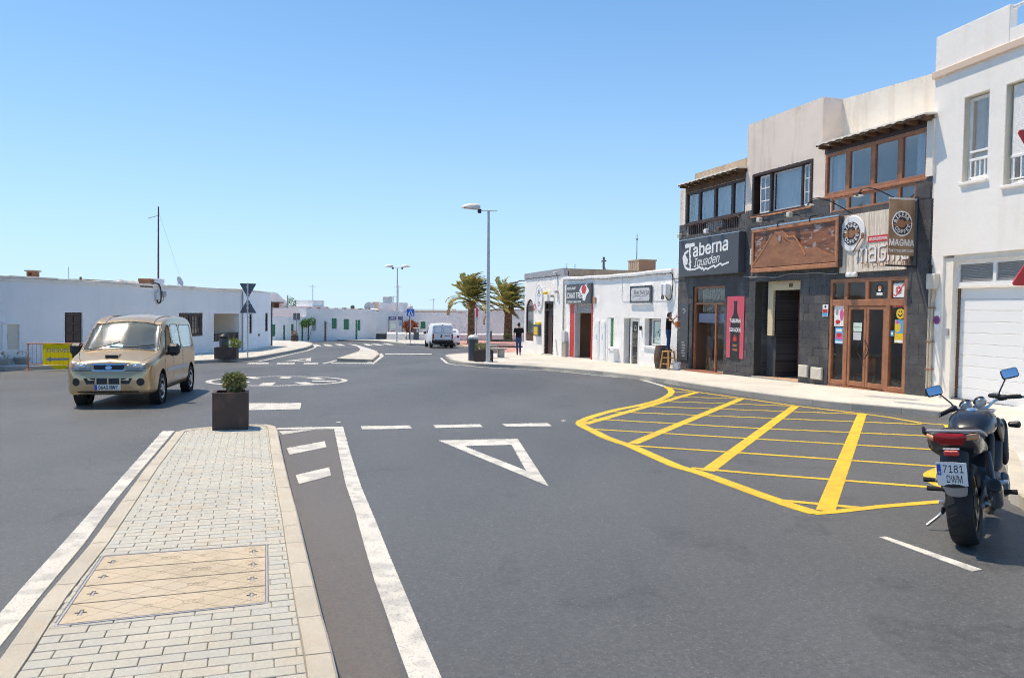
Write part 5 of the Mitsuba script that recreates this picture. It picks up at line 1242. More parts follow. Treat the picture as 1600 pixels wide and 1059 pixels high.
pr(k, LineString([(-3.7, 2.38 + 0.0), (-3.3, 2.42), (-2.9, 2.38), (-2.5, 2.42), (-2.35, 2.46)]).buffer(0.014), -0.084, 'm_sign_slate', 'flourish'); pr(k, Point(-3.0, 2.28).buffer(0.045), -0.084, 'm_poster_pink', 'flourish'); pr(k, LineString([(-3.3, 2.27), (-2.72, 2.27)]).buffer(0.012), -0.084, 'm_grey', 'flourish')
P(B().box(-4.0, -2.02, -0.10, -0.03, 2.825, 2.86), 'm_white', k, 'frame'); P(B().box(-4.0, -2.02, -0.10, -0.03, 2.07, 2.105), 'm_white', k, 'frame')
k = thing('meter_cabinet', 'white meter cabinet with rounded top between green door and glass door', 'meter cabinet'); P(B().box(-5.72, -5.14, -0.22, -0.0, -0.64, -0.05, 0.02).box(-5.76, -5.10, -0.26, 0, -0.05, 0.16, 0.06), 'm_white', k, 'housing'); P(B().box(-5.62, -5.5, -0.27, -0.255, 0.02, 0.1), 'm_grey', k, 'lock')
k = thing('wall_lantern', 'small dark wall lantern between the shop door and window', 'lamp'); P(B().box(-3.02, -2.92, -0.1, 0, 0.98, 1.16, 0.02), 'm_black', k, 'body')

# ---- the cafe with grey band, arched window and oval sign
CF = thing('cafe_building', 'white cafe with grey roof band, arched window and oval sign', 'building')
arch_ = Polygon([(-18.05, -0.05), (-16.62, -0.05)] + [(-17.335 + 0.715 * math.cos(t), 1.80 + 0.62 * math.sin(t)) for t in np.linspace(0, math.pi, 16)])
CD = rect(-14.84, -13.37, -0.75, 2.28)
P(B().ext(Polygon([(-18.3, -1.3), (-11.85, -1.3), (-11.85, 3.62), (-18.3, 3.62)]).difference(unary_union([arch_, CD])), 0, 0.25), 'm_white_wall', CF, 'wall')
P(B().box(-18.3, -18.05, 0.25, 10, -1.3, 3.62).box(-18.05, -11.85, 9.8, 10, -1.3, 3.62), 'm_white_wall', CF, 'wall'); P(B().box(-12.1, -11.82, 0.25, 10, -1.3, 3.98), 'm_tan_wall', CF, 'side_wall', label='tan side wall above the shop roofs')
P(B().box(-18.05, -12.1, 0.25, 9.8, 3.3, 3.5).box(-18.05, -12.1, 0.25, 9.8, -1.3, -0.72).box(-18.05, -12.1, 2.5, 2.6, -0.72, 3.3), 'm_interior', CF, 'roof')
P(B().ext(Polygon([(-18.33, 3.60), (-11.83, 3.60), (-11.83, 4.0), (-18.33, 3.95)]), -0.035, 0.2), 'm_grey', CF, 'roof_band'); P(B().box(-11.95, -11.84, -0.03, 0.0, -0.75, 3.6), 'm_grey', CF, 'corner_strip')
P(B().ext(arch_.difference(arch_.buffer(-0.09)), 0.05, 0.13), 'm_dark_wood', CF, 'arched_window'); P(B().ext(arch_.buffer(-0.09), 0.085, 0.092), 'm_glass', CF, 'pane'); P(B().box(-18.0, -16.66, 0.03, 0.14, 0.40, 0.47), 'm_roof_wood', CF, 'window_rail'); P(B().box(-17.98, -16.7, 0.06, 0.1, -0.02, 0.40), 'm_roof_wood', CF, 'window_panel')
curtain(CF, -17.2, -16.75, 0.5, 1.7, 0.25)
P(B().box(-14.84, -14.70, 0.04, 0.2, -0.70, 2.27, 0.01).box(-13.5, -13.37, 0.04, 0.2, -0.70, 2.27, 0.01).box(-14.70, -13.5, 0.041, 0.2, 2.15, 2.27, 0.01).box(-14.70, -13.5, 0.042, 0.2, 1.75, 1.83, 0.01), 'm_dark_wood', CF, 'door_frame'); dl = P(B().box(-14.70, -13.95, 0.16, 0.22, -0.68, 1.75), 'm_dark_wood', CF, 'door_leaf'); pane_sheet(CF, -13.9, -13.5, -0.68, 1.75, 0.15); P(B().box(-14.9, -13.3, -0.12, 0.2, -0.85, -0.66), 'm_kerb_grey', CF, 'step')
k = thing('oval_sign', 'white oval sign with dark crest on the cafe wall', 'sign')
ov = affinity.scale(Point(-15.6, 2.46).buffer(1, 24), 0.56, 0.73); P(B().ext(ov, -0.06, -0.005), 'm_white', k, 'plate'); pr(k, ov.exterior.buffer(0.022), -0.06, 'm_grey', 'rim')
pr(k, Polygon([(-15.6, 3.0), (-15.5, 2.85), (-15.62, 2.75), (-15.72, 2.86)]), -0.062, 'm_print_dark'); pr(k, LineString([(-15.85, 2.62), (-15.7, 2.75), (-15.5, 2.75), (-15.35, 2.62)]).buffer(0.03), -0.062, 'm_print_dark'); pr(k, LineString([(-15.62, 2.25), (-15.62, 2.6), (-15.45, 2.55)]).buffer(0.035), -0.062, 'm_grey'); pr(k, rect(-15.8, -15.35, 2.18, 2.23), -0.062, 'm_print_dark'); P(B().text('CAFE', -15.78, 2.0, 0.13, -0.062, 0.003), 'm_print_dark', k, 'lettering')
k = thing('round_sign', 'small red and white round sign beside the arched window', 'sign'); P(B().lathe([(0, -0.03), (0.24, -0.03), (0.24, 0), (0, 0)], 20, m=trl(-16.35, -0.02, 1.95) @ rotm([1, 0, 0], math.pi / 2)), 'm_white', k, 'disc'); pr(k, Point(-16.35, 1.95).buffer(0.2).difference(Point(-16.35, 1.95).buffer(0.13)), -0.052, 'm_banner', 'ring')
k = thing('mailbox', 'yellow and grey menu box on the cafe wall', 'box'); P(B().box(-16.2, -15.3, -0.16, 0, 0.30, 0.95, 0.02), 'm_grey_dark', k, 'case'); P(B().box(-16.1, -15.45, -0.175, -0.15, 0.36, 0.80, 0.01), 'm_yellow', k, 'front'); P(B().box(-16.0, -15.3, -0.14, 0, 0.95, 1.10, 0.02), 'm_yellow', k, 'lid')
k = thing('wall_lamp', 'yellow wall lamp above the cafe door', 'lamp'); P(B().box(-14.5, -14.1, -0.25, -0.05, 2.66, 2.80, 0.03), 'm_yellow', k, 'shade'); P(B().tube([(-14.1, 0, 2.35), (-14.1, -0.05, 2.7)], 0.02, 5), 'm_white', k, 'arm')
for x, z in ((-12.9, 3.76), (-12.7, 2.77), (-13.35, 2.55)):
    k = thing('floodlight', 'small pale floodlight at the cafe roof band' if z > 3 else ('small floodlight right of the cafe door, the higher one' if z > 2.7 else 'small floodlight right of the cafe door, the lower one'), 'lamp'); P(B().box(x - 0.1, x + 0.1, -0.2, -0.02, z - 0.07, z + 0.07, 0.03), 'm_grey_light' if z > 3 else 'm_grey', k, 'head')
k = thing('wall_wires', 'thin dark wires running down the cafe wall', 'cable'); P(B().tube([(x, -0.05, 3.63 + 0.02 * math.sin(x * 6)) for x in np.linspace(-18, -12.4, 20)], 0.014, 5), 'm_cable', k, 'run'); P(B().tube([(-12.75, -0.03, 3.6), (-12.72, -0.03, 2.2)], 0.012, 5), 'm_grey', k, 'run'); P(B().tube([(-12.9, -0.03, 0.2), (-12.6, -0.03, -0.7)], 0.03, 5), 'm_grey_light', k, 'run')
k = thing('gas_cabinet', 'pale grey meter post at the joint of cafe and snack bar', 'meter cabinet'); P(B().box(-11.70, -11.10, -0.16, 0, -0.75, 0.12, 0.02), 'm_kerb_grey', k, 'base'); P(B().box(-11.66, -11.18, -0.2, 0, 0.16, 0.70, 0.03), 'm_grey_light', k, 'housing'); P(B().tube([(-11.6, -0.05, 3.2), (-11.62, -0.05, 0.6)], 0.02, 6), 'm_beige_box', k, 'conduit')
k = thing('bracket_lamp', 'dark bracket lamp reaching out from the far corner of the cafe', 'lamp'); P(B().tube([(-18.3, 0.1, 3.55), (-19.6, 0.1, 3.58), (-20.4, 0.1, 3.5)], 0.04, 6), 'm_grey_dark', k, 'arm'); P(B().box(-21.0, -20.3, 0, 0.2, 3.45, 3.53, 0.02), 'm_grey_dark', k, 'head')
# roof furniture of the cafe and shops
k = thing('roof_tank', 'tan block chimney on the cafe roof', 'chimney'); P(B().box(-14.5, -13.1, 5, 6, 3.45, 4.62), 'm_terracotta', k, 'stack'); P(B().box(-14.55, -13.05, 4.95, 6.05, 4.62, 4.70), 'm_tan_wall', k, 'cap')
for i in range(5):
    P(B().box(-14.48 + i * 0.28, -14.25 + i * 0.28, 4.97, 5.0, 3.95, 4.6), 'm_tan_wall', k, 'brick_course')
k = thing('mast', 'thin dark lightning mast on the cafe roof', 'mast'); P(B().tube([(-14.08, 5.3, 4.6), (-14.08, 5.3, 6.2)], [0.03, 0.015], 6).ell((-14.08, 5.3, 5.9), (0.06, 0.06, 0.06), 1), 'm_grey_dark', k, 'pole')
k = thing('roof_cross', 'small dark iron cross with brace on the shop roof', 'cross'); P(B().box(-15.9, -15.8, 4, 4.1, 3.4, 4.95).box(-16.1, -15.6, 4.0, 4.1, 4.68, 4.76), 'm_grey_dark', k, 'cross'); P(B().tube([(-15.85, 4.05, 4.5), (-15.3, 4.05, 3.9)], 0.03, 5), 'm_grey_dark', k, 'brace'); P(B().box(-16.3, -15.2, 3.8, 4.4, 3.45, 4.1), 'm_far_wall', k, 'base')
k = thing('roof_rods', 'pair of thin rods on the corner of the cafe roof', 'rod'); P(B().tube([(-11.9, 0.15, 3.95), (-11.9, 0.15, 4.25)], 0.012, 5), 'm_grey_dark', k, 'rod'); P(B().tube([(-11.87, 0.6, 3.95), (-11.87, 0.6, 4.22)], 0.012, 5), 'm_grey_dark', k, 'rod')

# ---- things on the pavement by the tavern
zp = lambda s, y: (lambda p: G(p[0], p[1]) + 0.1325)(app(ST, [[s, y, 0]])[0])
k = thing('wine_barrel', 'old dark wooden barrel on the pavement under the shop window corner', 'barrel')
BM = ST @ trl(-0.30, -0.45, zp(-.3, -.45))
prof = [(0.26 + 0.07 * math.sin(math.pi * t), 0.88 * t) for t in np.linspace(0, 1, 9)]
for i in range(18):
    a0, a1 = 2 * math.pi * i / 18 + 0.008, 2 * math.pi * (i + 1) / 18 - 0.008
    P(B().loft([[(r * math.cos(a0), r * math.sin(a0), z), (r * 1.012 * math.cos((a0 + a1) / 2), r * 1.012 * math.sin((a0 + a1) / 2), z), (r * math.cos(a1), r * math.sin(a1), z), ((r - .03) * math.cos(a1), (r - .03) * math.sin(a1), z), ((r - .03) * math.cos(a0), (r - .03) * math.sin(a0), z)] for r, z in prof]), 'm_barrel', k, 'stave', M=BM)
P(B().lathe([(0, 0.84), (0.25, 0.84), (0.25, 0.86), (0, 0.86)], 20), 'm_barrel', k, 'lid', M=BM)
for z in (0.05, 0.22, 0.66, 0.82):
    r = 0.264 + 0.07 * math.sin(math.pi * z / 0.88)
    P(B().lathe([(r, z - 0.02), (r + 0.008, z - 0.02), (r + 0.008, z + 0.02), (r, z + 0.02)], 24), 'm_grey_dark', k, 'hoop', M=BM)
SX, SY = 0.44, -0.62
SM = ST @ trl(SX, SY, zp(SX, SY)) @ rotm([0, 0, 1], 0.35)
k = thing('bar_stool', 'tall light wooden stool the woman stands on', 'stool')
P(B().box(-0.17, 0.17, -0.17, 0.17, 0.67, 0.71, 0.012), 'm_stool', k, 'seat', M=SM)
for a_, c_ in ((-1, -1), (1, -1), (-1, 1), (1, 1)):
    P(B().loft([[(a_ * q + x, c_ * q + y, z) for x, y in ((-.02, -.02), (.02, -.02), (.02, .02), (-.02, .02))] for q, z in ((0.21, 0.0), (0.145, 0.67))]), 'm_stool', k, 'leg', M=SM)
for z, q in ((0.22, 0.19), (0.45, 0.165)):
    for i in range(4):
        P(B().box(-q, q, -0.012, 0.012, z - 0.015, z + 0.015, m=rotm([0, 0, 1], i * math.pi / 2) @ trl(0, -q, 0)), 'm_stool', k, 'rung', M=SM)
k = thing('bucket', 'white plastic bucket on the pavement beside the stool', 'bucket')
P(B().lathe([(0, 0.0), (0.125, 0.0), (0.155, 0.28), (0.165, 0.285), (0.165, 0.30), (0.15, 0.30), (0.12, 0.02), (0, 0.02)], 22), 'm_bucket', k, 'shell', M=ST @ trl(0.74, -0.42, zp(.74, -.42)), smooth=35)

# ------------------------------------------------------------------ the long white house on the left (its street side in shade)
LM = frame((-18.09, 27.55), (0.15366, 0.98812))          # x along the front away from the camera, y = inward? (left-hand normal points away from the street)
LH = thing('long_house', 'long low white house with flat roof on the left, street side in shade', 'house')
zl = lambda s: (lambda p: G(p[0], p[1]) + 0.132)(app(LM, [[s, 0, 0]])[0])
D1, D2, WN, NI = rect(0.29, 0.85, 0.07, 0.97), rect(3.20, 4.20, -0.56, 1.40), rect(11.0, 13.16, 0.19, 1.38), rect(14.23, 16.95, -0.15, 1.34)
P(B().ext(Polygon([(-14, -1.4), (17.22, -1.4), (17.22, 2.64), (-14, 2.64)]).difference(unary_union([D1, D2, WN, NI])), 0, 0.3), 'm_left_wall', LH, 'wall', M=LM)
P(B().box(-14, 17.22, 0.3, 9, 2.45, 2.6), 'm_interior', LH, 'roof', M=LM); P(B().box(-14, 17, 8.8, 9, -1.4, 2.5), 'm_left_wall', LH, 'wall', M=LM)
xs_ = np.linspace(-14, 17.22, 27)
for a_, c_ in zip(xs_[:-1], xs_[1:]):
    j = 0.015 * math.sin(a_ * 1.3)
    P(B().box(a_ + 0.003, c_ - 0.003, -0.045, 0.35, 2.645 + j, 2.72 + j, 0.012), 'm_cream_wall', LH, 'coping', M=LM)
P(B().box(-14, 17.2, -0.02, 0.0, 2.50, 2.64), 'm_cream_wall', LH, 'roof_band', M=LM)
# second stretch of the front, bent away to the corner
L2 = frame((-15.72 + 0.29, 45.31 - 0.75), (-0.1417, 0.9899))
L2 = frame(tuple(app(LM, [[17.22, 0, 0]])[0][:2]), (-0.1417, 0.9899))
W2a, W2b = rect(2.30, 3.24, 0.12, 1.32), rect(7.85, 8.98, 0.10, 1.33)
P(B().ext(Polygon([(0, -1.6), (10.2, -1.6), (10.2, 2.70), (0, 2.66)]).difference(unary_union([W2a, W2b])), 0, 0.3), 'm_left_wall', LH, 'wall', M=L2); P(B().box(0.02, 10.25, -0.04, 0.35, 2.70, 2.77, 0.01), 'm_cream_wall', LH, 'coping', M=L2)
P(B().box(9.9, 10.2, 0.3, 8, -1.6, 2.70), 'm_left_wall', LH, 'wall', M=L2); P(B().box(0, 9.9, 0.3, 8, 2.45, 2.6), 'm_interior', LH, 'roof', M=L2)
for q in ((2.30, 3.24, 0.12, 1.32), (7.85, 8.98, 0.10, 1.33)):
    framed(LH, *q, 0.06, 0.08, 'm_dark_wood', 'm_glass', vs=((q[0] + q[1]) / 2,), d=0.08, M=L2)
P(B().tube([(-0.03, -0.06, 2.6), (-0.03, -0.06, -0.75)], 0.04, 7), 'm_grey', LH, 'downpipe', M=L2); P(B().tube([(10.15, -0.06, 2.0), (10.15, -0.06, -0.95)], 0.05, 7), 'm_grey_dark', LH, 'downpipe', M=L2)
P(B().box(5.2, 5.7, -0.04, 0, -0.12, 0.02, 0.01), 'm_brown', LH, 'wall_hook', M=L2)
# openings
P(B().box(0.08, 0.93, -0.05, 0.0, 0.97, 1.08, 0.01).box(0.08, 0.29, -0.05, 0, 0.0, 0.97, 0.01).box(0.85, 0.93, -0.05, 0, 0.0, 0.97, 0.01), 'm_left_wall', LH, 'cupboard_surround', M=LM); cd_ = P(B().box(0.29, 0.85, 0.02, 0.06, 0.07, 0.97), 'm_beige_box', LH, 'cupboard_door', M=LM); P(B().box(0.33, 0.36, 0.0, 0.02, 0.45, 0.6), 'm_grey_dark', cd_, 'handle', M=LM)
dd = P(B().box(3.20, 4.20, 0.06, 0.14, -0.56, 1.40), 'm_dark_wood', LH, 'dark_door', M=LM)
for i in range(5):
    for j in range(2):
        P(B().box(3.28 + j * 0.45, 3.66 + j * 0.45, 0.03, 0.065, -0.45 + i * 0.36, -0.17 + i * 0.36, 0.02), 'm_dark_wood', dd, 'door_panel', M=LM)
k = framed(LH, 11.0, 13.16, 0.19, 1.38, 0.05, 0.16, 'm_dark_wood', 'm_glass', vs=(12.08,), d=0.1, M=LM)
for i in range(6):
    for x0 in (11.2, 12.2):
        P(B().box(x0 + i * 0.14, x0 + 0.03 + i * 0.14, 0.045, 0.08, 0.3, 1.25, 0.004), 'm_dark_wood', k, 'window_bar', M=LM)
for z in (0.6, 0.95):
    P(B().box(11.16, 13.0, 0.055, 0.075, z, z + 0.03), 'm_dark_wood', k, 'window_bar', M=LM)
curtain(k, 11.2, 13.0, 0.25, 1.3, 0.24, 'm_beige_box', M=LM)
P(B().box(14.0, 17.1, 2.2, 2.4, -1.0, 2.4).box(14.0, 14.22, 0.3, 2.2, -1, 2.4).box(16.96, 17.15, 0.3, 2.2, -1, 2.4).box(14.22, 16.96, 0.3, 2.2, -1.0, -0.6), 'm_cream_wall', LH, 'porch_wall', M=LM)
bl = P(B().box(14.23, 16.95, 0.05, 0.11, 0.22, 0.29, 0.01), 'm_dark_wood', LH, 'porch_rail', M=LM)
for i in range(20):
    x = 14.3 + i * 0.137
    P(B().box(x, x + 0.05, 0.06, 0.1, -0.13, 0.22, 0.005), 'm_dark_wood', bl, 'baluster', M=LM)
P(B().box(14.23, 16.95, 0.04, 0.14, -0.15, -0.11), 'm_dark_wood', bl, 'bottom_rail', M=LM)
# roof line things
k = thing('roof_vent', 'small tan chimney vent with square hole on the long house roof', 'chimney'); P(B().ext(rect(-0.15, 0.15, 2.6, 2.95).difference(rect(-0.07, 0.07, 2.80, 2.90)), -0.15, 0.15), 'm_rust', k, 'stack', M=LM @ trl(2.33, 0.65, 0) @ rotm([0, 0, 1], -math.pi / 2)); P(B().box(2.12, 2.54, 0.46, 0.84, 2.95, 3.0), 'm_tan_wall', k, 'cap', M=LM)
k = thing('roof_stub', 'tiny brown roof pipe right of the chimney vent', 'pipe'); P(B().tube([(4.75, 0.5, 2.6), (4.75, 0.5, 2.86)], 0.05, 6), 'm_brown', k, 'pipe', M=LM)
k = thing('roof_mast', 'tall thin brown mast with a guy wire on the long house roof', 'mast'); P(B().tube([(9.77, 0.3, 2.55), (9.80, 0.3, 6.42)], [0.045, 0.03], 7), 'm_brown', k, 'pole', M=LM); P(B().tube([(9.80, 0.3, 6.0), (9.3, 0.5, 5.8)], 0.012, 4), 'm_brown', k, 'cross_arm', M=LM); P(B().tube([(9.79, 0.3, 6.2), (12.2, 0.5, 2.7)], 0.006, 4), 'm_grey_light', k, 'guy_wire', M=LM)
k = thing('roof_antenna', 'thin grey rod antenna on the long house roof, left of the mast', 'antenna'); P(B().tube([(5.3, 1.5, 2.6), (5.3, 1.5, 3.3)], 0.012, 5), 'm_grey', k, 'rod', M=LM)
k = thing('roof_dome', 'grey domed roof hatch on the long house', 'roof hatch'); P(B().ell((7.4, 0.6, 2.72), (0.3, 0.3, 0.14), 2), 'm_grey', k, 'dome', M=LM); P(B().box(7.6, 8.3, 0.3, 0.9, 2.6, 2.83, 0.02), 'm_cream_wall', k, 'kerb', M=LM)
k = thing('roof_block', 'low white block at the mast foot on the long house roof', 'roof block'); P(B().box(9.3, 10.05, 0.15, 0.9, 2.6, 3.0, 0.02), 'm_left_wall', k, 'block', M=LM); P(B().box(8.95, 9.3, 0.2, 0.8, 2.6, 2.98, 0.02), 'm_rust', k, 'box', M=LM)
k = thing('roof_ridge', 'long tan roof edge behind the parapet of the long house', 'roof'); P(B().ext(Polygon([(8.0, 2.5), (14.6, 2.5), (13.8, 2.92), (8.2, 2.9)]), 3.0, 5.0), 'm_tan_wall', k, 'slope', M=LM)
k = thing('dish_antenna', 'small dish antenna on the long house roof', 'antenna'); P(B().lathe([(0, 0.0), (0.16, 0.03), (0.26, 0.08)], 14, m=trl(13.4, 1.5, 3.0) @ rotm([1, 0, 0], 1.2)), 'm_grey_light', k, 'dish', M=LM); P(B().tube([(13.4, 1.55, 2.5), (13.4, 1.55, 3.0)], 0.02, 5), 'm_grey', k, 'stem', M=LM)
k = thing('wall_boxes', 'two grey meter boxes with hanging black cables high on the shaded wall', 'cable box'); P(B().box(8.98, 9.26, -0.14, 0, 2.0, 2.38, 0.02), 'm_grey_light', k, 'box', M=LM); P(B().box(9.48, 9.78, -0.14, 0, 2.15, 2.40, 0.03), 'm_grey', k, 'box', M=LM)
P(B().tube(spl([(8.95, -0.06, 2.78), (9.25, -0.1, 2.68), (9.38, -0.1, 2.3), (9.34, -0.1, 1.92), (9.18, -0.1, 1.84), (9.08, -0.1, 1.95), (9.1, -0.08, 2.05)]), 0.035, 6), 'm_cable', k, 'cable', M=LM); P(B().tube(spl([(9.63, -0.06, 2.15), (9.6, -0.08, 1.98), (9.45, -0.08, 1.92)]), 0.012, 5), 'm_cable', k, 'cable', M=LM)
P(B().box(7.9, 8.9, -0.03, 0, 2.55, 2.62, 0.01), 'm_brown', LH, 'peeling_patch', M=LM)
for i, (s0, lab) in enumerate(((-0.35, 'grey rubble and pots against the wall at the far left edge'), (0.6, 'dark stone planter with dry twigs below the little wall cupboard'))):
    k = thing('stone_pot', lab, 'planter')
    z0 = zl(s0)
    P(B().lathe([(0, 0), (0.2, 0.0), (0.3, 0.22), (0.24, 0.25), (0, 0.2)], 9, m=trl(s0, -0.35, z0)), 'm_kerb_grey', k, 'pot', M=LM)
    P(B().raw(*leaves((s0, -0.35, z0 + 0.3), (0.3, 0.22, 0.18), 60, 0.08, 40 + i)), 'm_leaf_olive', k, 'twigs', M=LM)

# ------------------------------------------------------------------ far white houses across the end of the street
def far_house(name, label, A_, B_, zbot, ztop, deep, opens, m_='m_far_wall', cat='house'):
    A_, B_ = np.array(A_), np.array(B_)
    M = frame(A_, B_ - A_)
    L = np.linalg.norm(B_ - A_)
    k = thing(name, label, cat)
    pg = Polygon([(0, zbot - 1), (L, zbot - 1), (L, ztop), (0, ztop)])
    pg = pg.difference(unary_union([rect(*o[:4]) for o in opens])) if opens else pg
    P(B().ext(pg, 0, 0.25), m_, k, 'wall', M=M)
    P(B().box(0, 0.25, 0.25, deep, zbot - 1, ztop).box(L - 0.25, L, 0.25, deep, zbot - 1, ztop).box(0.25, L - 0.25, deep - 0.25, deep, zbot - 1, ztop), m_, k, 'wall', M=M)
    P(B().box(0.2, L - 0.2, 0.2, deep - 0.2, ztop - 0.25, ztop - 0.1), 'm_terracotta', k, 'roof', M=M)
    for x0, x1, z0, z1, m2, nm_ in opens:
        q = P(B().box(x0 + 0.02, x1 - 0.02, 0.06, 0.12, z0, z1 - 0.02, 0.01), m2, k, nm_, M=M)
        if 'shutter' in nm_:
            for i in range(max(3, int((z1 - z0) / 0.16))):
                z = z0 + 0.06 + i * 0.155
                if z + 0.1 < z1:
                    P(B().box(x0 + 0.08, x1 - 0.08, 0.045, 0.062, z, z + 0.10), m2, q, 'slat', M=M)
    return k, M, L


F1, M1, _l = far_house('low_house', 'low white house with narrow green shutters at the far street corner', (-22.9, 73.15), (-19.79, 75.05), -1.36, 0.90, 6,
                       [(0.42, 0.69, -0.99, 0.13, 'm_green', 'shutter'), (1.44, 1.62, -1.5, 0.07, 'm_green', 'door'), (2.19, 2.44, -0.76, 0.19, 'm_green', 'shutter'), (3.18, 3.36, -1.5, 0.14, 'm_green', 'door')])
F2, M2, _l = far_house('corner_house', 'white flat-roofed house with two green shutters and a green door', (-19.79, 75.05), (-14.73, 84.71), -1.45, 1.68, 8,
                       [(0.83, 1.36, -0.49, 0.43, 'm_grey', 'window'), (2.56, 2.87, -1.6, 0.40, 'm_brown', 'door'), (3.66, 4.43, -0.33, 0.72, 'm_green', 'shutter'), (5.49, 6.36, -0.44, 0.64, 'm_green', 'shutter'), (7.37, 7.72, -1.7, 0.56, 'm_green', 'door'), (7.74, 8.18, -0.54, 0.55, 'm_green', 'shutter')])
P(B().box(1.75, 4.28, 1.0, 4, 1.6, 1.90), 'm_far_wall', F2, 'roof_block', M=M2); P(B().box(2.50, 4.24, 1.5, 3.6, 1.90, 2.50), 'm_far_wall', F2, 'roof_block', M=M2)
for i in range(8):
    P(B().box(0.4 + i * 1.3, 0.75 + i * 1.3, 0.05, 0.3, 1.68, 1.76 + 0.06 * (i % 3 == 1)), 'm_terracotta', F2, 'roof_tile_stub', M=M2)
P(B().box(2.60, 2.82, -0.02, 0, 0.42, 0.5).box(2.9, 3.05, -0.12, 0, 0.2, 0.34, 0.03), 'm_grey_light', F2, 'door_lamp', M=M2)


def yagi(label, M, x, y, z0, h, el=4):
    k = thing('tv_antenna', label, 'antenna')
    P(B().tube([(x, y, z0), (x, y, z0 + h)], 0.03, 5), 'm_grey', k, 'mast', M=M)
    b = B().tube([(x - 0.5, y, z0 + h * 0.9), (x + 0.35, y, z0 + h * 0.9)], 0.016, 4)
    for i in range(el):
        b.tube([(x - 0.45 + i * 0.2, y - 0.25, z0 + h * 0.9), (x - 0.45 + i * 0.2, y + 0.25, z0 + h * 0.9)], 0.012, 4)
    P(b, 'm_grey', k, 'array', M=M)


yagi('grey aerial on the white roof block of the corner house', M2, 3.1, 2.0, 2.5, 1.55)
k = thing('dome_vent', 'small dark dome vent on the corner house roof', 'vent'); P(B().ell((8.1, 1, 1.9), (0.22, 0.22, 0.2), 2).box(7.9, 8.3, 0.9, 1.1, 1.6, 1.8), 'm_grey_dark', k, 'dome', M=M2)
# terrace house behind the low house
k = thing('terrace_house', 'white house with arched gable and shaded brown terrace behind the low house', 'house')
TMx = frame((-26.6, 79.4), (0.95, 0.3))
P(B().ext(Polygon([(-1, -1.5), (3.4, -1.5), (3.4, 2.5), (3.15, 2.62), (2.95, 2.85), (2.7, 3.12), (2.3, 3.3), (-1, 3.3)]).difference(rect(1.0, 3.1, 1.15, 2.2)), 0, 0.3), 'm_far_wall', k, 'wall', M=TMx); P(B().box(-1, 3.4, 0.3, 4, 2.2, 2.4).box(-1, 3.4, 3.8, 4, -1.5, 2.5), 'm_far_wall', k, 'roof', M=TMx)
P(B().box(0.0, 3.2, -0.05, 0.1, 2.19, 2.30), 'm_brown', k, 'terrace_beam', M=TMx); P(B().box(2.3, 2.75, 1.2, 1.3, 0.8, 2.15), 'm_rust', k, 'terrace_door', M=TMx); P(B().box(2.78, 2.9, 0.3, 0.45, 0.9, 2.2), 'm_white', k, 'terrace_post', M=TMx); P(B().box(0.1, 2.95, 2.0, 2.1, 1.0, 2.45), 'm_interior', k, 'inner_wall', M=TMx)
k = thing('terrace_bush', 'round green bush rising behind the terrace house', 'bush'); c_ = app(TMx, [[3.95, 0.4, 1.9]])[0]; P(B().raw(*leaves(c_, (0.55, 0.5, 0.85), 500, 0.16, 3)), 'm_leaf_green', k, 'crown', M=np.eye(4)); P(B().tube([c_ + [0, 0, -2.6], c_], 0.06, 6), 'm_twig', k, 'stem', M=np.eye(4))
k = thing('terrace_post', 'thin grey pole rising beside the terrace house', 'pole'); P(B().tube([(3.6, -0.3, -1.3), (3.6, -0.3, 3.0)], 0.07, 6), 'm_grey', k, 'pole', M=TMx)
k = thing('hill_dome', 'small white domed roof seen beyond the low house', 'roof'); P(B().ell((6.0, 4, 1.45), (0.9, 0.9, 0.5), 2), 'm_far_wall', k, 'dome', M=TMx); P(B().box(5.0, 7.2, 3.5, 5, -1.5, 1.3), 'm_tan_wall', k, 'base', M=TMx)
# long back house with roof rooms, right of the corner house
FB = frame((-14.73, 84.71), (0.995, 0.10))
k = F3 = thing('back_house', 'long white back house with flat tiled edge behind the plaza', 'house')
P(B().ext(Polygon([(0, -3), (26, -3), (26, 1.75), (9.6, 1.75), (9.6, 1.45), (0, 1.45)]).difference(rect(4.75, 5.3, -0.35, 0.42)), 0, 0.3), 'm_left_wall', k, 'wall', M=FB); P(B().box(0, 26, 0.3, 10, 1.1, 1.3), 'm_terracotta', k, 'roof', M=FB); P(B().box(4.77, 5.28, 0.06, 0.12, -0.35, 0.42), 'm_green', k, 'shutter', M=FB); P(B().box(0.0, 1.25, -0.05, 0, -1.7, -0.95), 'm_stone_b', k, 'plinth', M=FB)
for i in range(21):
    P(B().box(3.3 + i * 0.3, 3.58 + i * 0.3, -0.03, 0.3, 1.452, 1.52 + 0.02 * (i % 2), 0.01), 'm_terracotta', k, 'edge_tile', M=FB)
P(B().box(0.15, 2.45, 1.2, 4, 1.3, 2.45), 'm_left_wall', k, 'roof_room', M=FB); P(B().box(2.45, 3.3, 0.4, 3.2, 1.3, 2.45), 'm_left_wall', k, 'roof_room', M=FB); P(B().box(-0.55, 0.15, 1.5, 3, 1.3, 2.5), 'm_band', k, 'roof_room', M=FB); P(B().box(0.55, 1.6, 1.6, 2.8, 2.45, 3.1, 0.03), 'm_grey_light', k, 'water_tank', M=FB)
P(B().ell((-0.3, 1.0, 1.65), (0.5, 0.5, 0.12), 2), 'm_white', k, 'dome', M=FB); P(B().lathe([(0, 0), (0.3, 0.05), (0.55, 0.2)], 14, m=trl(-0.9, 1.5, 1.9) @ rotm([1, 0, 0], 1.25)), 'm_grey_light', k, 'dish', M=FB)
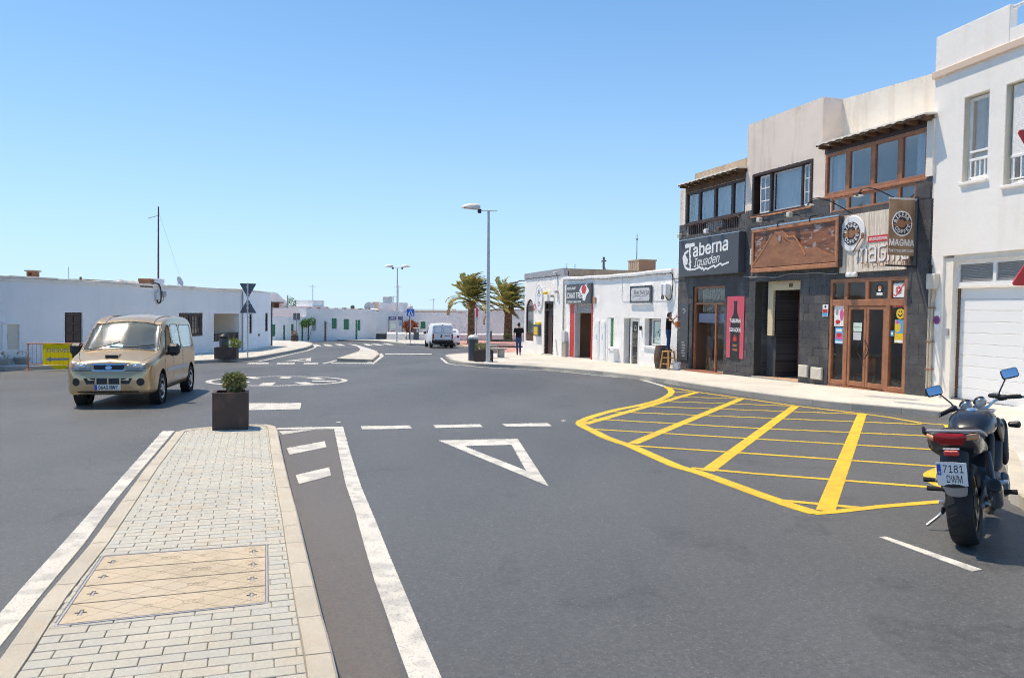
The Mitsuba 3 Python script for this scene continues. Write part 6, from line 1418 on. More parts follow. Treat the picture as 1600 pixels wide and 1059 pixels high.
yagi('tall grey aerial on the back house roof left of the globe lamp', FB, 2.25, 1.6, 2.4, 2.0, 2); yagi('grey aerial on the back house roof above the white van', FB, 6.1, 0.8, 1.4, 1.6); yagi('small aerial beside the water tank', FB, 1.75, 1.6, 2.4, 0.8, 2)
k = thing('plaza_house', 'white and cream house front behind the two palm trees', 'house'); PMx = frame((-7.2, 92.5), (0.99, 0.03))
P(B().ext(Polygon([(0, -3), (12, -3), (12, 1.55), (0.55, 1.55), (0.55, 1.85), (0, 1.85)]).difference(unary_union([rect(4.0, 4.35, 0.55, 0.75), rect(2.6, 3.0, 0.55, 0.75)])), 0, 0.3), 'm_far_wall', k, 'wall', M=PMx); P(B().box(0.9, 3.0, -0.05, 0, 0.2, 0.62), 'm_cream_wall', k, 'cream_band', M=PMx); P(B().box(3.0, 6.2, -0.06, 0, -0.1, 0.55), 'm_cream_wall', k, 'cream_band', M=PMx); P(B().box(3.9, 4.45, 0.1, 0.15, 0.5, 0.8), 'm_grey', k, 'window', M=PMx); P(B().box(2.5, 3.1, 0.1, 0.15, 0.5, 0.8), 'm_grey', k, 'window', M=PMx)
for i in range(14):
    P(B().box(3.2 + i * 0.5, 3.65 + i * 0.5, 0, 0.3, 1.552, 1.66 + 0.05 * math.sin(i * 2), 0.02), 'm_tan_wall', k, 'edge_tile', M=PMx)
P(B().box(3.0, 10, 2, 4, 1.3, 1.9), 'm_tan_wall', k, 'roof', M=PMx)
# low rounded white plaza walls
def low_wall(label, pts, h=0.75, w=0.5):
    k = thing('low_wall', label, 'wall')
    pts = np.array(pts, float); n = len(pts)
    t = np.gradient(pts, axis=0); t /= np.linalg.norm(t, axis=1, keepdims=True); nn = np.stack([-t[:, 1], t[:, 0]], 1)
    rings = [[(p[0] + q[0] * a, p[1] + q[1] * a, z + G(p[0], p[1]) + 0.13) for a, z in [(-w / 2, 0), (-w / 2, h - 0.22)] + [(-w / 2 * math.cos(c), h - 0.22 + 0.22 * math.sin(c)) for c in np.linspace(0.3, math.pi - 0.3, 7)] + [(w / 2, h - 0.22), (w / 2, 0)]] for p, q in zip(pts, nn)]
    v, f = B().loft(rings).get()
    e = trimesh.Trimesh(v, f, process=False)
    put(B().raw(v, f if e.volume > 0 else f[:, ::-1]), 'm_white_wall', k, 'body', smooth=40)


low_wall('low rounded white wall segment left of the crossing sign', [(-13.2, 83.0), (-12.2, 82.6), (-11.2, 82.4)], 0.78)
low_wall('low rounded white wall segment behind the crossing sign', [(-11.1, 82.4), (-10.0, 82.6), (-9.3, 83.2)], 0.74)
low_wall('low rounded white wall segment left of the white van', [(-8.9, 83.0), (-8.0, 83.2), (-7.3, 83.6)], 0.78)
low_wall('long rounded white wall behind the palm trees', [(-6.3, 80.5), (-3.5, 84), (0.5, 85), (2.5, 85)], 0.72)

# ------------------------------------------------------------------ vehicles


def fn(pts):
    p = np.array(pts, float)
    return lambda x: np.interp(x, p[:, 0], p[:, 1])


def body_loft(xs, zt, zb, w, tumble=0.17, belt=1.05, crown=0.03, edge=0.10):
    rings = []
    for x in xs:
        t, b_, ww = float(zt(x)), float(zb(x)), float(w(x))
        h = t - b_
        wat = lambda z: ww - max(0.0, z - belt) * tumble - 0.05 * max(0.0, (0.55 - z)) ** 1.2
        zs = t - min(edge, h * 0.3)
        ws = wat(zs)
        half = [(0, b_), (0.6 * ww, b_), (wat(b_) - 0.05, b_ + 0.005), (wat(b_ + 0.08 * h), b_ + 0.09 * h)]
        for q in (0.2, 0.32, 0.45, 0.58, 0.7, 0.82, 0.92):
            z = b_ + (zs - b_) * q
            half.append((wat(z), z))
        half += [(ws, zs), (ws - 0.025, zs + (t - zs) * 0.45), (ws - 0.075, zs + (t - zs) * 0.78), (ws - 0.16, t - 0.008 - crown * .5), (0.5 * ws, t - 0.004 - crown * .2), (0, t)]
        ring = [(x, y, z) for y, z in half] + [(x, -y, z) for y, z in half[-2:0:-1]]
        rings.append(ring)
    return rings


def caster(v, f):
    """First hit of axis-parallel rays on the mesh: axis 0 from -x, 1 from +y or -y, 2 from above."""
    tri = v[f]
    def hit(p2, axis, sign):
        o = [i for i in range(3) if i != axis]
        a, b_, c = tri[:, 0][:, o], tri[:, 1][:, o], tri[:, 2][:, o]
        out = np.full(len(p2), np.nan)
        d = (b_[:, 0] - a[:, 0]) * (c[:, 1] - a[:, 1]) - (b_[:, 1] - a[:, 1]) * (c[:, 0] - a[:, 0])
        d = np.where(abs(d) < 1e-12, 1e-12, d)
        for i, p in enumerate(p2):
            u = ((p[0] - a[:, 0]) * (c[:, 1] - a[:, 1]) - (p[1] - a[:, 1]) * (c[:, 0] - a[:, 0])) / d
            w_ = ((b_[:, 0] - a[:, 0]) * (p[1] - a[:, 1]) - (b_[:, 1] - a[:, 1]) * (p[0] - a[:, 0])) / d
            ok = (u >= -1e-6) & (w_ >= -1e-6) & (u + w_ <= 1 + 1e-6)
            if ok.any():
                t = tri[ok, 0, axis] + u[ok] * (tri[ok, 1, axis] - tri[ok, 0, axis]) + w_[ok] * (tri[ok, 2, axis] - tri[ok, 0, axis])
                out[i] = t.max() if sign > 0 else t.min()
        return out
    return hit


def patch(hit, pg, axis, sign, lift=0.012, cell=0.07, sink=0.02, skirt=True):
    """A panel that follows the body: the polygon (in the plane across the axis) dropped on the surface and raised by lift, with a skirt round it."""
    b = B()
    pg = pg.buffer(0)
    o = [i for i in range(3) if i != axis]
    x0, y0, x1, y1 = pg.bounds
    nx, ny = max(1, int(np.ceil((x1 - x0) / cell))), max(1, int(np.ceil((y1 - y0) / cell)))
    P2, faces, idx = [], [], {}
    def vid(p):
        k = (round(p[0], 5), round(p[1], 5))
        if k not in idx:
            idx[k] = len(P2); P2.append(k)
        return idx[k]
    for i in range(nx):
        for j in range(ny):
            c = sbox(x0 + (x1 - x0) * i / nx, y0 + (y1 - y0) * j / ny, x0 + (x1 - x0) * (i + 1) / nx, y0 + (y1 - y0) * (j + 1) / ny).intersection(pg)
            for g in getattr(c, 'geoms', [c]):
                if g.geom_type == 'Polygon' and g.area > 1e-8:
                    q = np.array(g.exterior.coords)[:-1]
                    if not g.exterior.is_ccw:
                        q = q[::-1]
                    ids = [vid(p) for p in q]
                    faces += [(ids[0], ids[k], ids[k + 1]) for k in range(1, len(ids) - 1)]
    h = hit(P2, axis, sign)
    h = np.where(np.isnan(h), np.nanmean(h), h)
    v = np.zeros((len(P2), 3)); v[:, o] = np.array(P2); v[:, axis] = h + sign * lift
    f = np.array(faces)
    # orientation: outward = sign along the axis
    nrm = np.cross(v[f[:, 1]] - v[f[:, 0]], v[f[:, 2]] - v[f[:, 0]])[:, axis].sum()
    if nrm * sign < 0:
        f = f[:, ::-1]
    if not skirt:
        return b.raw(v, f)
    ed = {}
    for t in f:
        for a, c in ((t[0], t[1]), (t[1], t[2]), (t[2], t[0])):
            ed[(a, c)] = 1
    bo = [(a, c) for a, c in ed if (c, a) not in ed]
    n = len(v)
    v2 = v.copy(); v2[:, axis] -= sign * (lift + sink)
    sk = [(c, a, n + a) for a, c in bo] + [(c, n + a, n + c) for a, c in bo]
    return b.raw(np.vstack([v, v2]), np.vstack([f, np.array(sk)]))


def wheel(k, x, y, r, wd, M, side, rim='m_steel'):
    t = put(B().lathe([(r * 0.62, -wd / 2), (r * 0.93, -wd / 2), (r * 0.985, -wd * 0.38), (r, -wd * 0.2), (r, wd * 0.2), (r * 0.985, wd * 0.38), (r * 0.93, wd / 2), (r * 0.62, wd / 2)], 36, m=trl(x, y, r) @ rotm([1, 0, 0], math.pi / 2)), 'm_rubber', k, 'wheel', M=M, smooth=35)
    d = side * wd / 2
    put(B().lathe([(0, 0.02), (0.07, 0.02), (0.09, 0.0), (r * 0.5, -0.015), (r * 0.6, 0.005), (r * 0.65, 0.005), (r * 0.65, -0.06), (0, -0.06)], 30, m=trl(x, y + d, r) @ rotm([1, 0, 0], -side * math.pi / 2)), rim, t, 'rim', M=M, smooth=30)
    for i in range(7):
        a = 2 * math.pi * i / 7
        put(B().ell((x + math.cos(a) * r * 0.42, y + d + side * 0.0, r + math.sin(a) * r * 0.42), (0.035, 0.012, 0.05), 1, m=None), 'm_black_matte', t, 'rim_hole', M=M)
    return t


def rr(x0, x1, y0, y1, r=0.03):
    return sbox(x0 + r, y0 + r, x1 - r, y1 - r).buffer(r, 4)


# ---- the gold van
hd = np.array([0.21, -0.978]); hd /= np.linalg.norm(hd)
vo = np.array([-8.08, 16.12]) + hd * 0.93
VM = np.eye(4)
VM[:3, 0] = [-hd[0], -hd[1], -GA * -hd[1] + GB * -hd[0]]
VM[:3, 1] = [hd[1], -hd[0], -GA * -hd[0] + GB * hd[1]]
VM[:3, 1] *= 0.89
VM[:3, 2] = [0, 0, 0.97]
VM[:3, 3] = [vo[0], vo[1], G(*vo)]
xs = [0, .02, .05, .09, .13, .17, .22, .30, .42, .56, .70, .84, .95, 1.1, 1.25, 1.4, 1.55, 1.68, 1.82, 2.0, 2.3, 2.7, 3.1, 3.5, 3.9, 4.2, 4.42, 4.55, 4.64, 4.70, 4.74, 4.76]
zt = fn([(0, .60), (.02, .68), (.05, .74), (.09, .86), (.13, .93), (.17, .965), (.22, .99), (.42, 1.05), (.70, 1.12), (.92, 1.175), (1.10, 1.335), (1.4, 1.59), (1.62, 1.765), (1.75, 1.825), (2.0, 1.88), (2.5, 1.925), (3.2, 1.935), (4.0, 1.915), (4.35, 1.89), (4.55, 1.83), (4.66, 1.74), (4.72, 1.6), (4.76, 1.35)])
zb = fn([(0, .46), (.02, .36), (.06, .30), (.12, .27), (4.6, .30), (4.7, .34), (4.76, .5)])
wv = fn([(0, .42), (.02, .56), (.05, .685), (.10, .78), (.17, .84), (.30, .89), (.6, .91), (4.2, .91), (4.55, .89), (4.68, .85), (4.74, .78), (4.76, .70)])
vb = B().loft(body_loft(xs, zt, zb, wv, tumble=0.19, edge=0.15, crown=0.11)).get()
mf = manifold3d.Manifold(manifold3d.Mesh(np.asarray(vb[0], np.float32), np.asarray(vb[1], np.uint32)))
if mf.volume() < 0 or mf.is_empty():
    mf = manifold3d.Manifold(manifold3d.Mesh(np.asarray(vb[0], np.float32), np.asarray(vb[1][:, ::-1], np.uint32)))
for ax in (0.93, 4.0):
    for sy in (1, -1):
        mf = mf - manifold3d.Manifold.cylinder(0.26, 0.40, 0.40, 40).rotate([90, 0, 0]).translate([ax, sy * 0.98 if sy > 0 else -0.72, 0.36])
def prism(pg, a, c, axis):
    e = trimesh.creation.extrude_polygon(pg, c - a, engine='earcut'); v = np.array(e.vertices)
    v = np.stack([v[:, 0], c - v[:, 2], v[:, 1]], 1) if axis == 1 else v + [0, 0, a]
    f = e.faces
    q = manifold3d.Manifold(manifold3d.Mesh(np.asarray(v, np.float32), np.asarray(f, np.uint32)))
    return q


WS = Polygon([(0.95, -.80), (0.92, -.4), (0.91, 0), (0.92, .4), (0.95, .80), (1.20, .775), (1.45, .735), (1.60, .70), (1.615, .4), (1.62, 0), (1.615, -.4), (1.60, -.70), (1.45, -.735), (1.20, -.775)])
SG = [Polygon([(1.18, 1.13), (1.95, 1.13), (1.95, 1.68), (1.72, 1.69), (1.5, 1.56)]), rr(2.06, 2.86, 1.14, 1.70, .05), rr(2.96, 4.32, 1.16, 1.69, .08)]
mf = mf - prism(Polygon([(1.0, .5), (4.4, .5), (4.4, 1.78), (2.1, 1.78), (1.72, 1.72), (1.0, 1.12)]), -.74, .74, 1)
for g_ in SG:
    mf = mf - prism(g_, -1.2, 1.2, 1)
mf = mf - prism(WS, 1.10, 2.3, 2)
mm_ = mf.to_mesh(); bv_, bf_ = mm_.vert_properties[:, :3].astype(float), mm_.tri_verts.astype(int)
VAN = thing('van', 'gold people carrier van driving towards the camera beside the near island', 'van')
put(B().raw(bv_, bf_), 'm_van_paint', VAN, 'body', M=VM, smooth=32)
hit = caster(*[np.asarray(a) for a in (vb[0], vb[1])])
VP = lambda pg, axis, sign, m_, name, parent=None, lift=0.012, sm=30, cell=0.07, skirt=True, **kw: put(patch(hit, pg, axis, sign, lift, cell, skirt=skirt), m_, parent or VAN, name, M=VM, smooth=sm, **kw)
# windscreen (projected from above: x, y)
VP(WS.buffer(0.024).difference(WS), 2, 1, 'm_black', 'windscreen_seal', lift=0.006)
VP(WS, 2, 1, 'm_dusty_glass', 'windscreen', lift=-0.004, skirt=False)
put(B().box(.95, 1.25, -.78, .78, 1.02, 1.13, .03), 'm_grey_dark', VAN, 'dashboard', M=VM); put(B().tube([(1.28 + .17 * math.cos(a) * .35, -.38 + .17 * math.sin(a), 1.08 + .17 * math.cos(a)) for a in np.linspace(0, 2 * math.pi, 20)], .014, 6), 'm_black', VAN, 'steering_wheel', M=VM)
for x_, ys_ in ((1.75, (-.40, .40)), (2.75, (-.42, .0, .42)), (3.6, (-.42, .0, .42))):
    for y_s in ys_:
        st_ = put(B().box(x_ - .25, x_ + .25, y_s - .22, y_s + .22, .62, .80, .05), 'm_grey', VAN, 'seat', M=VM)
        put(B().box(-.06, .06, -.22, .22, 0, .62, .05, m=trl(x_ + .25, y_s, .76) @ rotm([0, 1, 0], .2)), 'm_grey', st_, 'seat_back', M=VM); put(B().box(-.05, .05, -.13, .13, .64, .80, .04, m=trl(x_ + .25, y_s, .76) @ rotm([0, 1, 0], .2)), 'm_grey', st_, 'headrest', M=VM)
for y0, y1 in ((0.72, 0.05), (-0.05, -0.70)):
    pts = [(0.93 + 0.02 * t + 0.11 * t * t, y0 + (y1 - y0) * t) for t in np.linspace(0, 1, 8)]
    z = hit([(x, y) for x, y in pts], 2, 1)
    put(B().tube([(x, y, q + 0.03) for (x, y), q in zip(pts, z)], 0.011, 5), 'm_black', VAN, 'wiper', M=VM)
pz = hit([(0.99, 0.28), (0.98, 0.0)], 2, 1)
put(B().box(-0.14, 0.14, -0.05, 0.05, -0.01, 0.012, 0.01, m=trl(1.0, 0.10, pz.mean() + 0.022) @ rotm([0, 1, 0], -0.7) @ rotm([0, 0, 1], 1.4)), 'm_teal', VAN, 'dashboard_cloth', M=VM, label='teal cloth at the foot of the windscreen')
# side glass (projected from +y side = the van's right, -y = the van's left, seen in the photo): x, z
for s_ in (1, -1):
    VP(SG[0].buffer(.012).difference(SG[0]), 1, s_, 'm_black', 'window_seal', lift=0.003, cell=.12)
    if s_ > 0:
        VP(SG[0], 1, s_, 'm_glass', 'side_window', lift=-0.004, cell=.2, skirt=False)
    for g_ in SG[1:]:
        VP(g_.buffer(0.015).difference(g_), 1, s_, 'm_black', 'window_seal', lift=0.003, cell=.12); VP(g_, 1, s_, 'm_glass_blue', 'side_window', lift=-0.004, cell=.2, skirt=False)
    VP(rr(1.36, 3.56, 0.66, 0.745, .01), 1, s_, 'm_trim_stripe', 'side_stripe', lift=0.008, cell=.2)
    for x in (1.16, 2.00, 3.0):
        VP(rr(x - .010, x + .010, 0.42, 1.12, .002), 1, s_, 'm_print_dark', 'door_seam', lift=0.0015, cell=.2)
    for x in (1.78, 2.15):
        VP(rr(x, x + .16, 0.99, 1.03, .012), 1, s_, 'm_print_dark', 'door_handle', lift=0.02)
    VP(Polygon([(2.2, .40), (2.6, .46), (3.0, .41), (3.35, .46), (3.4, .53), (3.0, .47), (2.6, .53), (2.25, .44)]), 1, s_, 'm_trim_stripe', 'swirl_print', lift=0.002)
    # mirror
    y = s_ * 0.98
    mk = put(B().box(1.20, 1.40, s_ * 0.93, s_ * 1.20, 1.03, 1.29, 0.06), 'm_black', VAN, 'door_mirror', M=VM); put(B().tube([(1.32, s_ * 0.86, 1.06), (1.31, s_ * 0.98, 1.08)], 0.04, 6), 'm_black', mk, 'mirror_arm', M=VM)
    for ax in (0.93, 4.0):
        wheel(VAN, ax, s_ * 0.79, 0.335, 0.21, VM, s_)
        put(B().lathe([(0.395, -0.1), (0.395, 0.12)], 30, m=trl(ax, s_ * 0.79, 0.36) @ rotm([1, 0, 0], math.pi / 2)), 'm_black_matte', VAN, 'arch_liner', M=VM)
# front details (projected along x: y, z)
for s_ in (1, -1):
    hl = Polygon([(s_ * 0.36, 0.80), (s_ * 0.40, 0.775), (s_ * 0.72, 0.775), (s_ * 0.80, 0.80), (s_ * 0.83, 0.88), (s_ * 0.78, 0.925), (s_ * 0.55, 0.915), (s_ * 0.38, 0.885)]).buffer(0)
    h_ = VP(hl, 0, -1, 'm_lens', 'headlight', lift=0.012, cell=.05)
    VP(Polygon([(s_ * 0.735, 0.79), (s_ * 0.79, 0.805), (s_ * 0.822, 0.88), (s_ * 0.775, 0.915), (s_ * 0.735, 0.90)]).buffer(0), 0, -1, 'm_amber', 'indicator', parent=h_, lift=0.018, cell=.04)
    put(B().ell((0.10, s_ * 0.55, 0.845), (0.05, 0.075, 0.045), 2), 'm_chrome', h_, 'reflector', M=VM, smooth=40)
    VP(Point(s_ * 0.655, 0.535).buffer(0.078), 0, -1, 'm_black', 'fog_lamp', lift=0.008, cell=.05)
    VP(rr(s_ * .42 - .39, s_ * .42 + .39, .725, .75, .01), 0, -1, 'm_van_paint', 'bumper_lip', lift=0.012)
VP(rr(-.36, .36, .875, .905, .014), 0, -1, 'm_chrome', 'grille_bar', lift=0.028, cell=.05)
VP(Polygon([(-.30, .80), (-.24, .775), (.24, .775), (.30, .80), (.31, .87), (-.31, .87)]), 0, -1, 'm_black', 'grille', lift=0.012, cell=.05)
VP(affinity.scale(Point(0, .825).buffer(.045), 1.5, .8), 0, -1, 'm_chrome', 'badge', lift=0.03, cell=.03)
VP(Polygon([(-.36, .77), (-.30, .755), (.30, .755), (.36, .77), (.33, .778), (-.33, .778)]), 0, -1, 'm_chrome', 'grille_bar', lift=0.02, cell=.05)
for a_, c_ in ((-.50, -.26), (-.235, -.01), (.01, .235), (.26, .50)):
    VP(Polygon([(a_, .615), (c_, .615), (c_ - (.07 if c_ > .3 else 0.01), .495), (a_ + (.07 if a_ < -.3 else 0.01), .495)]), 0, -1, 'm_black', 'air_intake', lift=0.004, cell=.06)
np_ = VP(rr(-.26, .26, .375, .485, .008), 0, -1, 'm_white', 'number_plate', lift=0.03, cell=.3)
VP(rr(.21, .26, .375, .485, .004), 0, -1, 'm_blue_plate', 'plate_band', parent=np_, lift=0.033, cell=.3)
e = meshkit.text_mesh('0641 BWT', 0.078, 0.002, True); v = np.array(e.vertices); v[:, 0] *= 0.40 / v[:, 0].max()
xf = float(np.nanmin(hit([(0.0, .43), (.2, .43), (-.2, .43)], 0, -1))) - 0.034
put(B().raw(np.stack([xf - v[:, 2] + 0.0 * v[:, 0], 0.185 - v[:, 0], 0.395 + v[:, 1]], 1), e.faces), 'm_black', np_, 'plate_lettering', M=VM)
VP(rr(-.84, .84, .752, .764, .003), 0, -1, 'm_print_dark', 'bumper_seam', lift=0.002, cell=.1)
VP(rr(-.62, .62, .325, .352, .01), 0, -1, 'm_black', 'lower_grille', lift=0.006, cell=.1)
for s_ in (1, -1):
    VP(Polygon([(.20, s_ * .60), (.50, s_ * .74), (.86, s_ * .84), (.86, s_ * .852), (.50, s_ * .752), (.20, s_ * .612)]), 2, 1, 'm_print_dark', 'bonnet_seam', lift=0.002, cell=.1)
sc = VP(Polygon([(.30, -.10), (.30, .14), (.50, .11), (.50, -.13)]), 2, 1, 'm_van_paint', 'bonnet_scoop', lift=0.035)
put(B().ext(rect(-0.16, 0.10, 0.0, 0.055), 0, 0.02, m=np.array([[0, 1, 0, .285], [-1, 0, 0, -.02], [0, 0, 1, 1.015], [0, 0, 0, 1.0]])), 'm_black', sc, 'scoop_mouth', M=VM)
for s_ in (1, -1):
    pts = [(x, s_ * (0.54 - 0.03 * (x - 1.65))) for x in np.linspace(1.66, 4.3, 12)]
    z = hit(pts, 2, 1)
    put(B().tube([(x, y, q + 0.004) for (x, y), q in zip(pts, z)], 0.012, 5), 'm_brown', VAN, 'roof_groove_strip', M=VM)
put(B().box(0.3, 4.5, -0.8, 0.8, 0.30, 0.42), 'm_black_matte', VAN, 'underbody', M=VM)

# ---- the small white van, seen from behind
def mat_at(o, fwd):
    f_ = np.array(fwd, float); f_ /= np.linalg.norm(f_)
    M = np.eye(4)
    M[:3, 0] = [-f_[0], -f_[1], GA * f_[1] - GB * f_[0]]
    M[:3, 1] = [f_[1], -f_[0], GA * f_[0] + GB * f_[1]]
    M[:3, 3] = [o[0], o[1], G(*o)]
    return M


SV = thing('small_van', 'small white delivery van with black bumper parked at the plaza, seen from behind', 'van')
sd = np.array([-0.235, 0.972]); so = np.array([-5.31, 58.7]) + sd * 3.45
SM2 = mat_at(so, sd)
xs = [0, .04, .1, .2, .4, .7, 1.0, 1.15, 1.4, 1.7, 1.9, 2.1, 2.5, 3.0, 3.5, 3.8, 3.95, 4.04, 4.08, 4.1]
zt2 = fn([(0, .6), (.04, .75), (.1, .85), (.3, .98), (1.0, 1.10), (1.15, 1.16), (1.75, 1.60), (1.95, 1.70), (2.2, 1.80), (2.6, 1.86), (3.6, 1.86), (3.9, 1.83), (4.0, 1.76), (4.06, 1.6), (4.1, 1.2)])
wv2 = fn([(0, .5), (.1, .72), (.3, .82), (.6, .85), (3.7, .85), (3.95, .83), (4.06, .80), (4.1, .77)])
sb = B().loft(body_loft(xs, zt2, fn([(0, .4), (.1, .26), (4.0, .28), (4.1, .40)]), wv2, tumble=0.14, belt=1.0)).get()
put(B().raw(*sb), 'm_van_white', SV, 'body', M=SM2, smooth=32)
hit2 = caster(*sb)
SVP = lambda pg, axis, sign, m_, name, parent=None, lift=0.01, cell=0.15, **kw: put(patch(hit2, pg, axis, sign, lift, cell), m_, parent or SV, name, M=SM2, smooth=30, **kw)
SVP(rr(-.80, .80, .30, .62, .05), 0, 1, 'm_black', 'rear_bumper', lift=0.06)
for s_ in (1, -1):
    g = Polygon([(s_ * .08, 1.12), (s_ * .60, 1.12), (s_ * .57, 1.56), (s_ * .50, 1.60), (s_ * .13, 1.60), (s_ * .08, 1.55)]).buffer(0)
    SVP(g.buffer(.02), 0, 1, 'm_grey_dark', 'window_seal', lift=0.012); SVP(g, 0, 1, 'm_van_white', 'blanked_window', lift=0.02)
    SVP(rr(s_ * .72 - .06, s_ * .72 + .06, .68, 1.06, .02), 0, 1, 'm_taillight', 'tail_light', lift=0.02)
    SVP(Polygon([(1.3, 1.12), (2.0, 1.12), (2.0, 1.58), (1.8, 1.58)]), 1, s_, 'm_car_glass', 'side_window')
    for ax in (0.72, 3.42):
        wheel(SV, ax, s_ * 0.77, 0.30, 0.19, SM2, s_, 'm_black_matte')
    put(B().ell((1.35, s_ * 0.98, 1.12), (0.08, 0.12, 0.1), 2), 'm_black', SV, 'door_mirror', M=SM2, smooth=40)
SVP(rr(-.006, .006, .66, 1.78, .002), 0, 1, 'm_grey_dark', 'door_seam', lift=.006); SVP(rr(.10, .55, .86, .98, .01), 0, 1, 'm_grey_light', 'number_plate', lift=.02); SVP(rr(-.16, -.05, .80, 1.0, .02), 0, 1, 'm_black', 'door_handle', lift=.03); SVP(rr(-.05, .05, 1.72, 1.77, .01), 0, 1, 'm_red_dark', 'brake_light', lift=.02)
e = meshkit.text_mesh('4125 BRV', 0.07, 0.002, True); v = np.array(e.vertices); v[:, 0] *= 0.38 / v[:, 0].max()
put(B().raw(np.stack([4.125 + v[:, 2] * 0 + 0.004, v[:, 0] * -1 + 0.52, v[:, 1] + 0.885], 1), e.faces), 'm_grey_dark', SV, 'plate_lettering', M=SM2)
# a car beyond it: only its side shows past the van
CAR = thing('parked_car', 'pale car mostly hidden behind the small white van', 'car')
co = np.array([-5.05, 63.4]) + sd * 3.2
CM = mat_at(co, sd)
cb = B().loft(body_loft([0, .05, .15, .4, .9, 1.2, 1.6, 1.9, 2.4, 2.9, 3.3, 3.6, 3.75, 3.8], fn([(0, .55), (.05, .68), (.15, .78), (.9, .95), (1.2, 1.0), (1.7, 1.36), (2.0, 1.44), (2.9, 1.42), (3.4, 1.25), (3.7, 1.0), (3.8, .7)]), fn([(0, .4), (.1, .22), (3.7, .25), (3.8, .4)]), fn([(0, .5), (.15, .72), (.4, .8), (3.4, .8), (3.7, .74), (3.8, .66)]), tumble=0.3, belt=.9)).get()
put(B().raw(*cb), 'm_van_white', CAR, 'body', M=CM, smooth=32)
hit3 = caster(*cb)
for s_ in (1, -1):
    put(patch(hit3, Polygon([(1.3, .97), (3.2, .98), (2.9, 1.30), (1.8, 1.30)]), 1, s_, .01, .2), 'm_car_glass', CAR, 'side_window', M=CM)
    put(patch(hit3, rr(s_ * .58 - .1, s_ * .58 + .1, .72, .9, .03), 0, 1, .02, .2), 'm_taillight', CAR, 'tail_light', M=CM)
    for ax in (.7, 3.05):
        wheel(CAR, ax, s_ * 0.72, 0.29, 0.18, CM, s_, 'm_steel')
put(patch(hit3, rr(-.5, .5, 1.03, 1.28, .05), 0, 1, .01, .2), 'm_car_glass_pale', CAR, 'rear_window', M=CM)

# ------------------------------------------------------------------ the black motorcycle on its side stand
mh = np.array([0.60, 0.80]); mh /= np.linalg.norm(mh)
KM = 1.0
MB0 = trl(3.64, 6.14, G(3.64, 6.14) + 0.004) @ rotm([0, 0, 1], math.atan2(mh[1], mh[0])) @ rotm([1, 0, 0], math.radians(-5.5)) @ np.diag([KM, KM, KM * 1.05, 1.0])
MC = thing('motorcycle', 'black naked motorcycle seen from behind, parked leaning by the right kerb', 'motorcycle')
MP = lambda b, m_, name, parent=None, sm=35, M=None, **kw: put(b, m_, parent or MC, name, M=MB0 if M is None else M, smooth=sm, **kw)


def hull(*ps):
    b = None
    for p, r in ps:
        a = manifold3d.Manifold.sphere(1.0, 14).scale([r, r, r] if np.isscalar(r) else list(r)).translate([float(x) for x in p])
        b = a if b is None else manifold3d.Manifold.batch_hull([b, a])
    m = b.to_mesh()
    return m.vert_properties[:, :3], m.tri_verts


RX = rotm([1, 0, 0], math.pi / 2)


def tyre(name, x, r, wd, M, parent=None):
    prof = [(r * 0.66, -wd * .42), (r * 0.80, -wd / 2), (r * 0.88, -wd * .5), (r * .945, -wd * .40), (r * .985, -wd * .22), (r, 0), (r * .985, wd * .22), (r * .945, wd * .40), (r * 0.88, wd * .5), (r * 0.80, wd / 2), (r * 0.66, wd * .42)]
    t = MP(B().lathe(prof, 48, m=trl(x, 0, r) @ RX), 'm_rubber', name, parent, M=M)
    b = B()
    for i in range(22):
        a = 2 * math.pi * i / 22
        for s_ in (1, -1):
            pts = []
            for q in np.linspace(0.12, 0.92, 5):
                yy = s_ * wd * 0.5 * q
                rr_ = r * (1.0 - 0.085 * q ** 2.2) + 0.0012
                aa = a + 0.16 * q + (0.07 if s_ > 0 else 0)
                pts.append((x + rr_ * math.cos(aa), yy, r + rr_ * math.sin(aa)))
            b.tube(pts, 0.0032, 4)
    stuff(MP(b, 'm_black_matte', 'tread_groove', t, M=M))
    rim = MP(B().lathe([(r * .62, -wd * .36), (r * .69, -wd * .40), (r * .70, -wd * .36), (r * .64, 0), (r * .70, wd * .36), (r * .69, wd * .40), (r * .62, wd * .36), (r * .60, 0)], 40, m=trl(x, 0, r) @ RX), 'm_bronze', 'rim', t, M=M)
    MP(B().lathe([(0.0, -0.07), (0.05, -0.07), (0.05, 0.07), (0, 0.07)], 16, m=trl(x, 0, r) @ RX), 'm_black', 'hub', t, M=M)
    for i in range(5):
        a = 2 * math.pi * i / 5
        MP(B().raw(*hull(((x + .04 * math.cos(a), 0, r + .04 * math.sin(a)), 0.022), ((x + r * .64 * math.cos(a), 0, r + r * .64 * math.sin(a)), 0.014))), 'm_bronze', 'spoke', t, M=M)
    return t


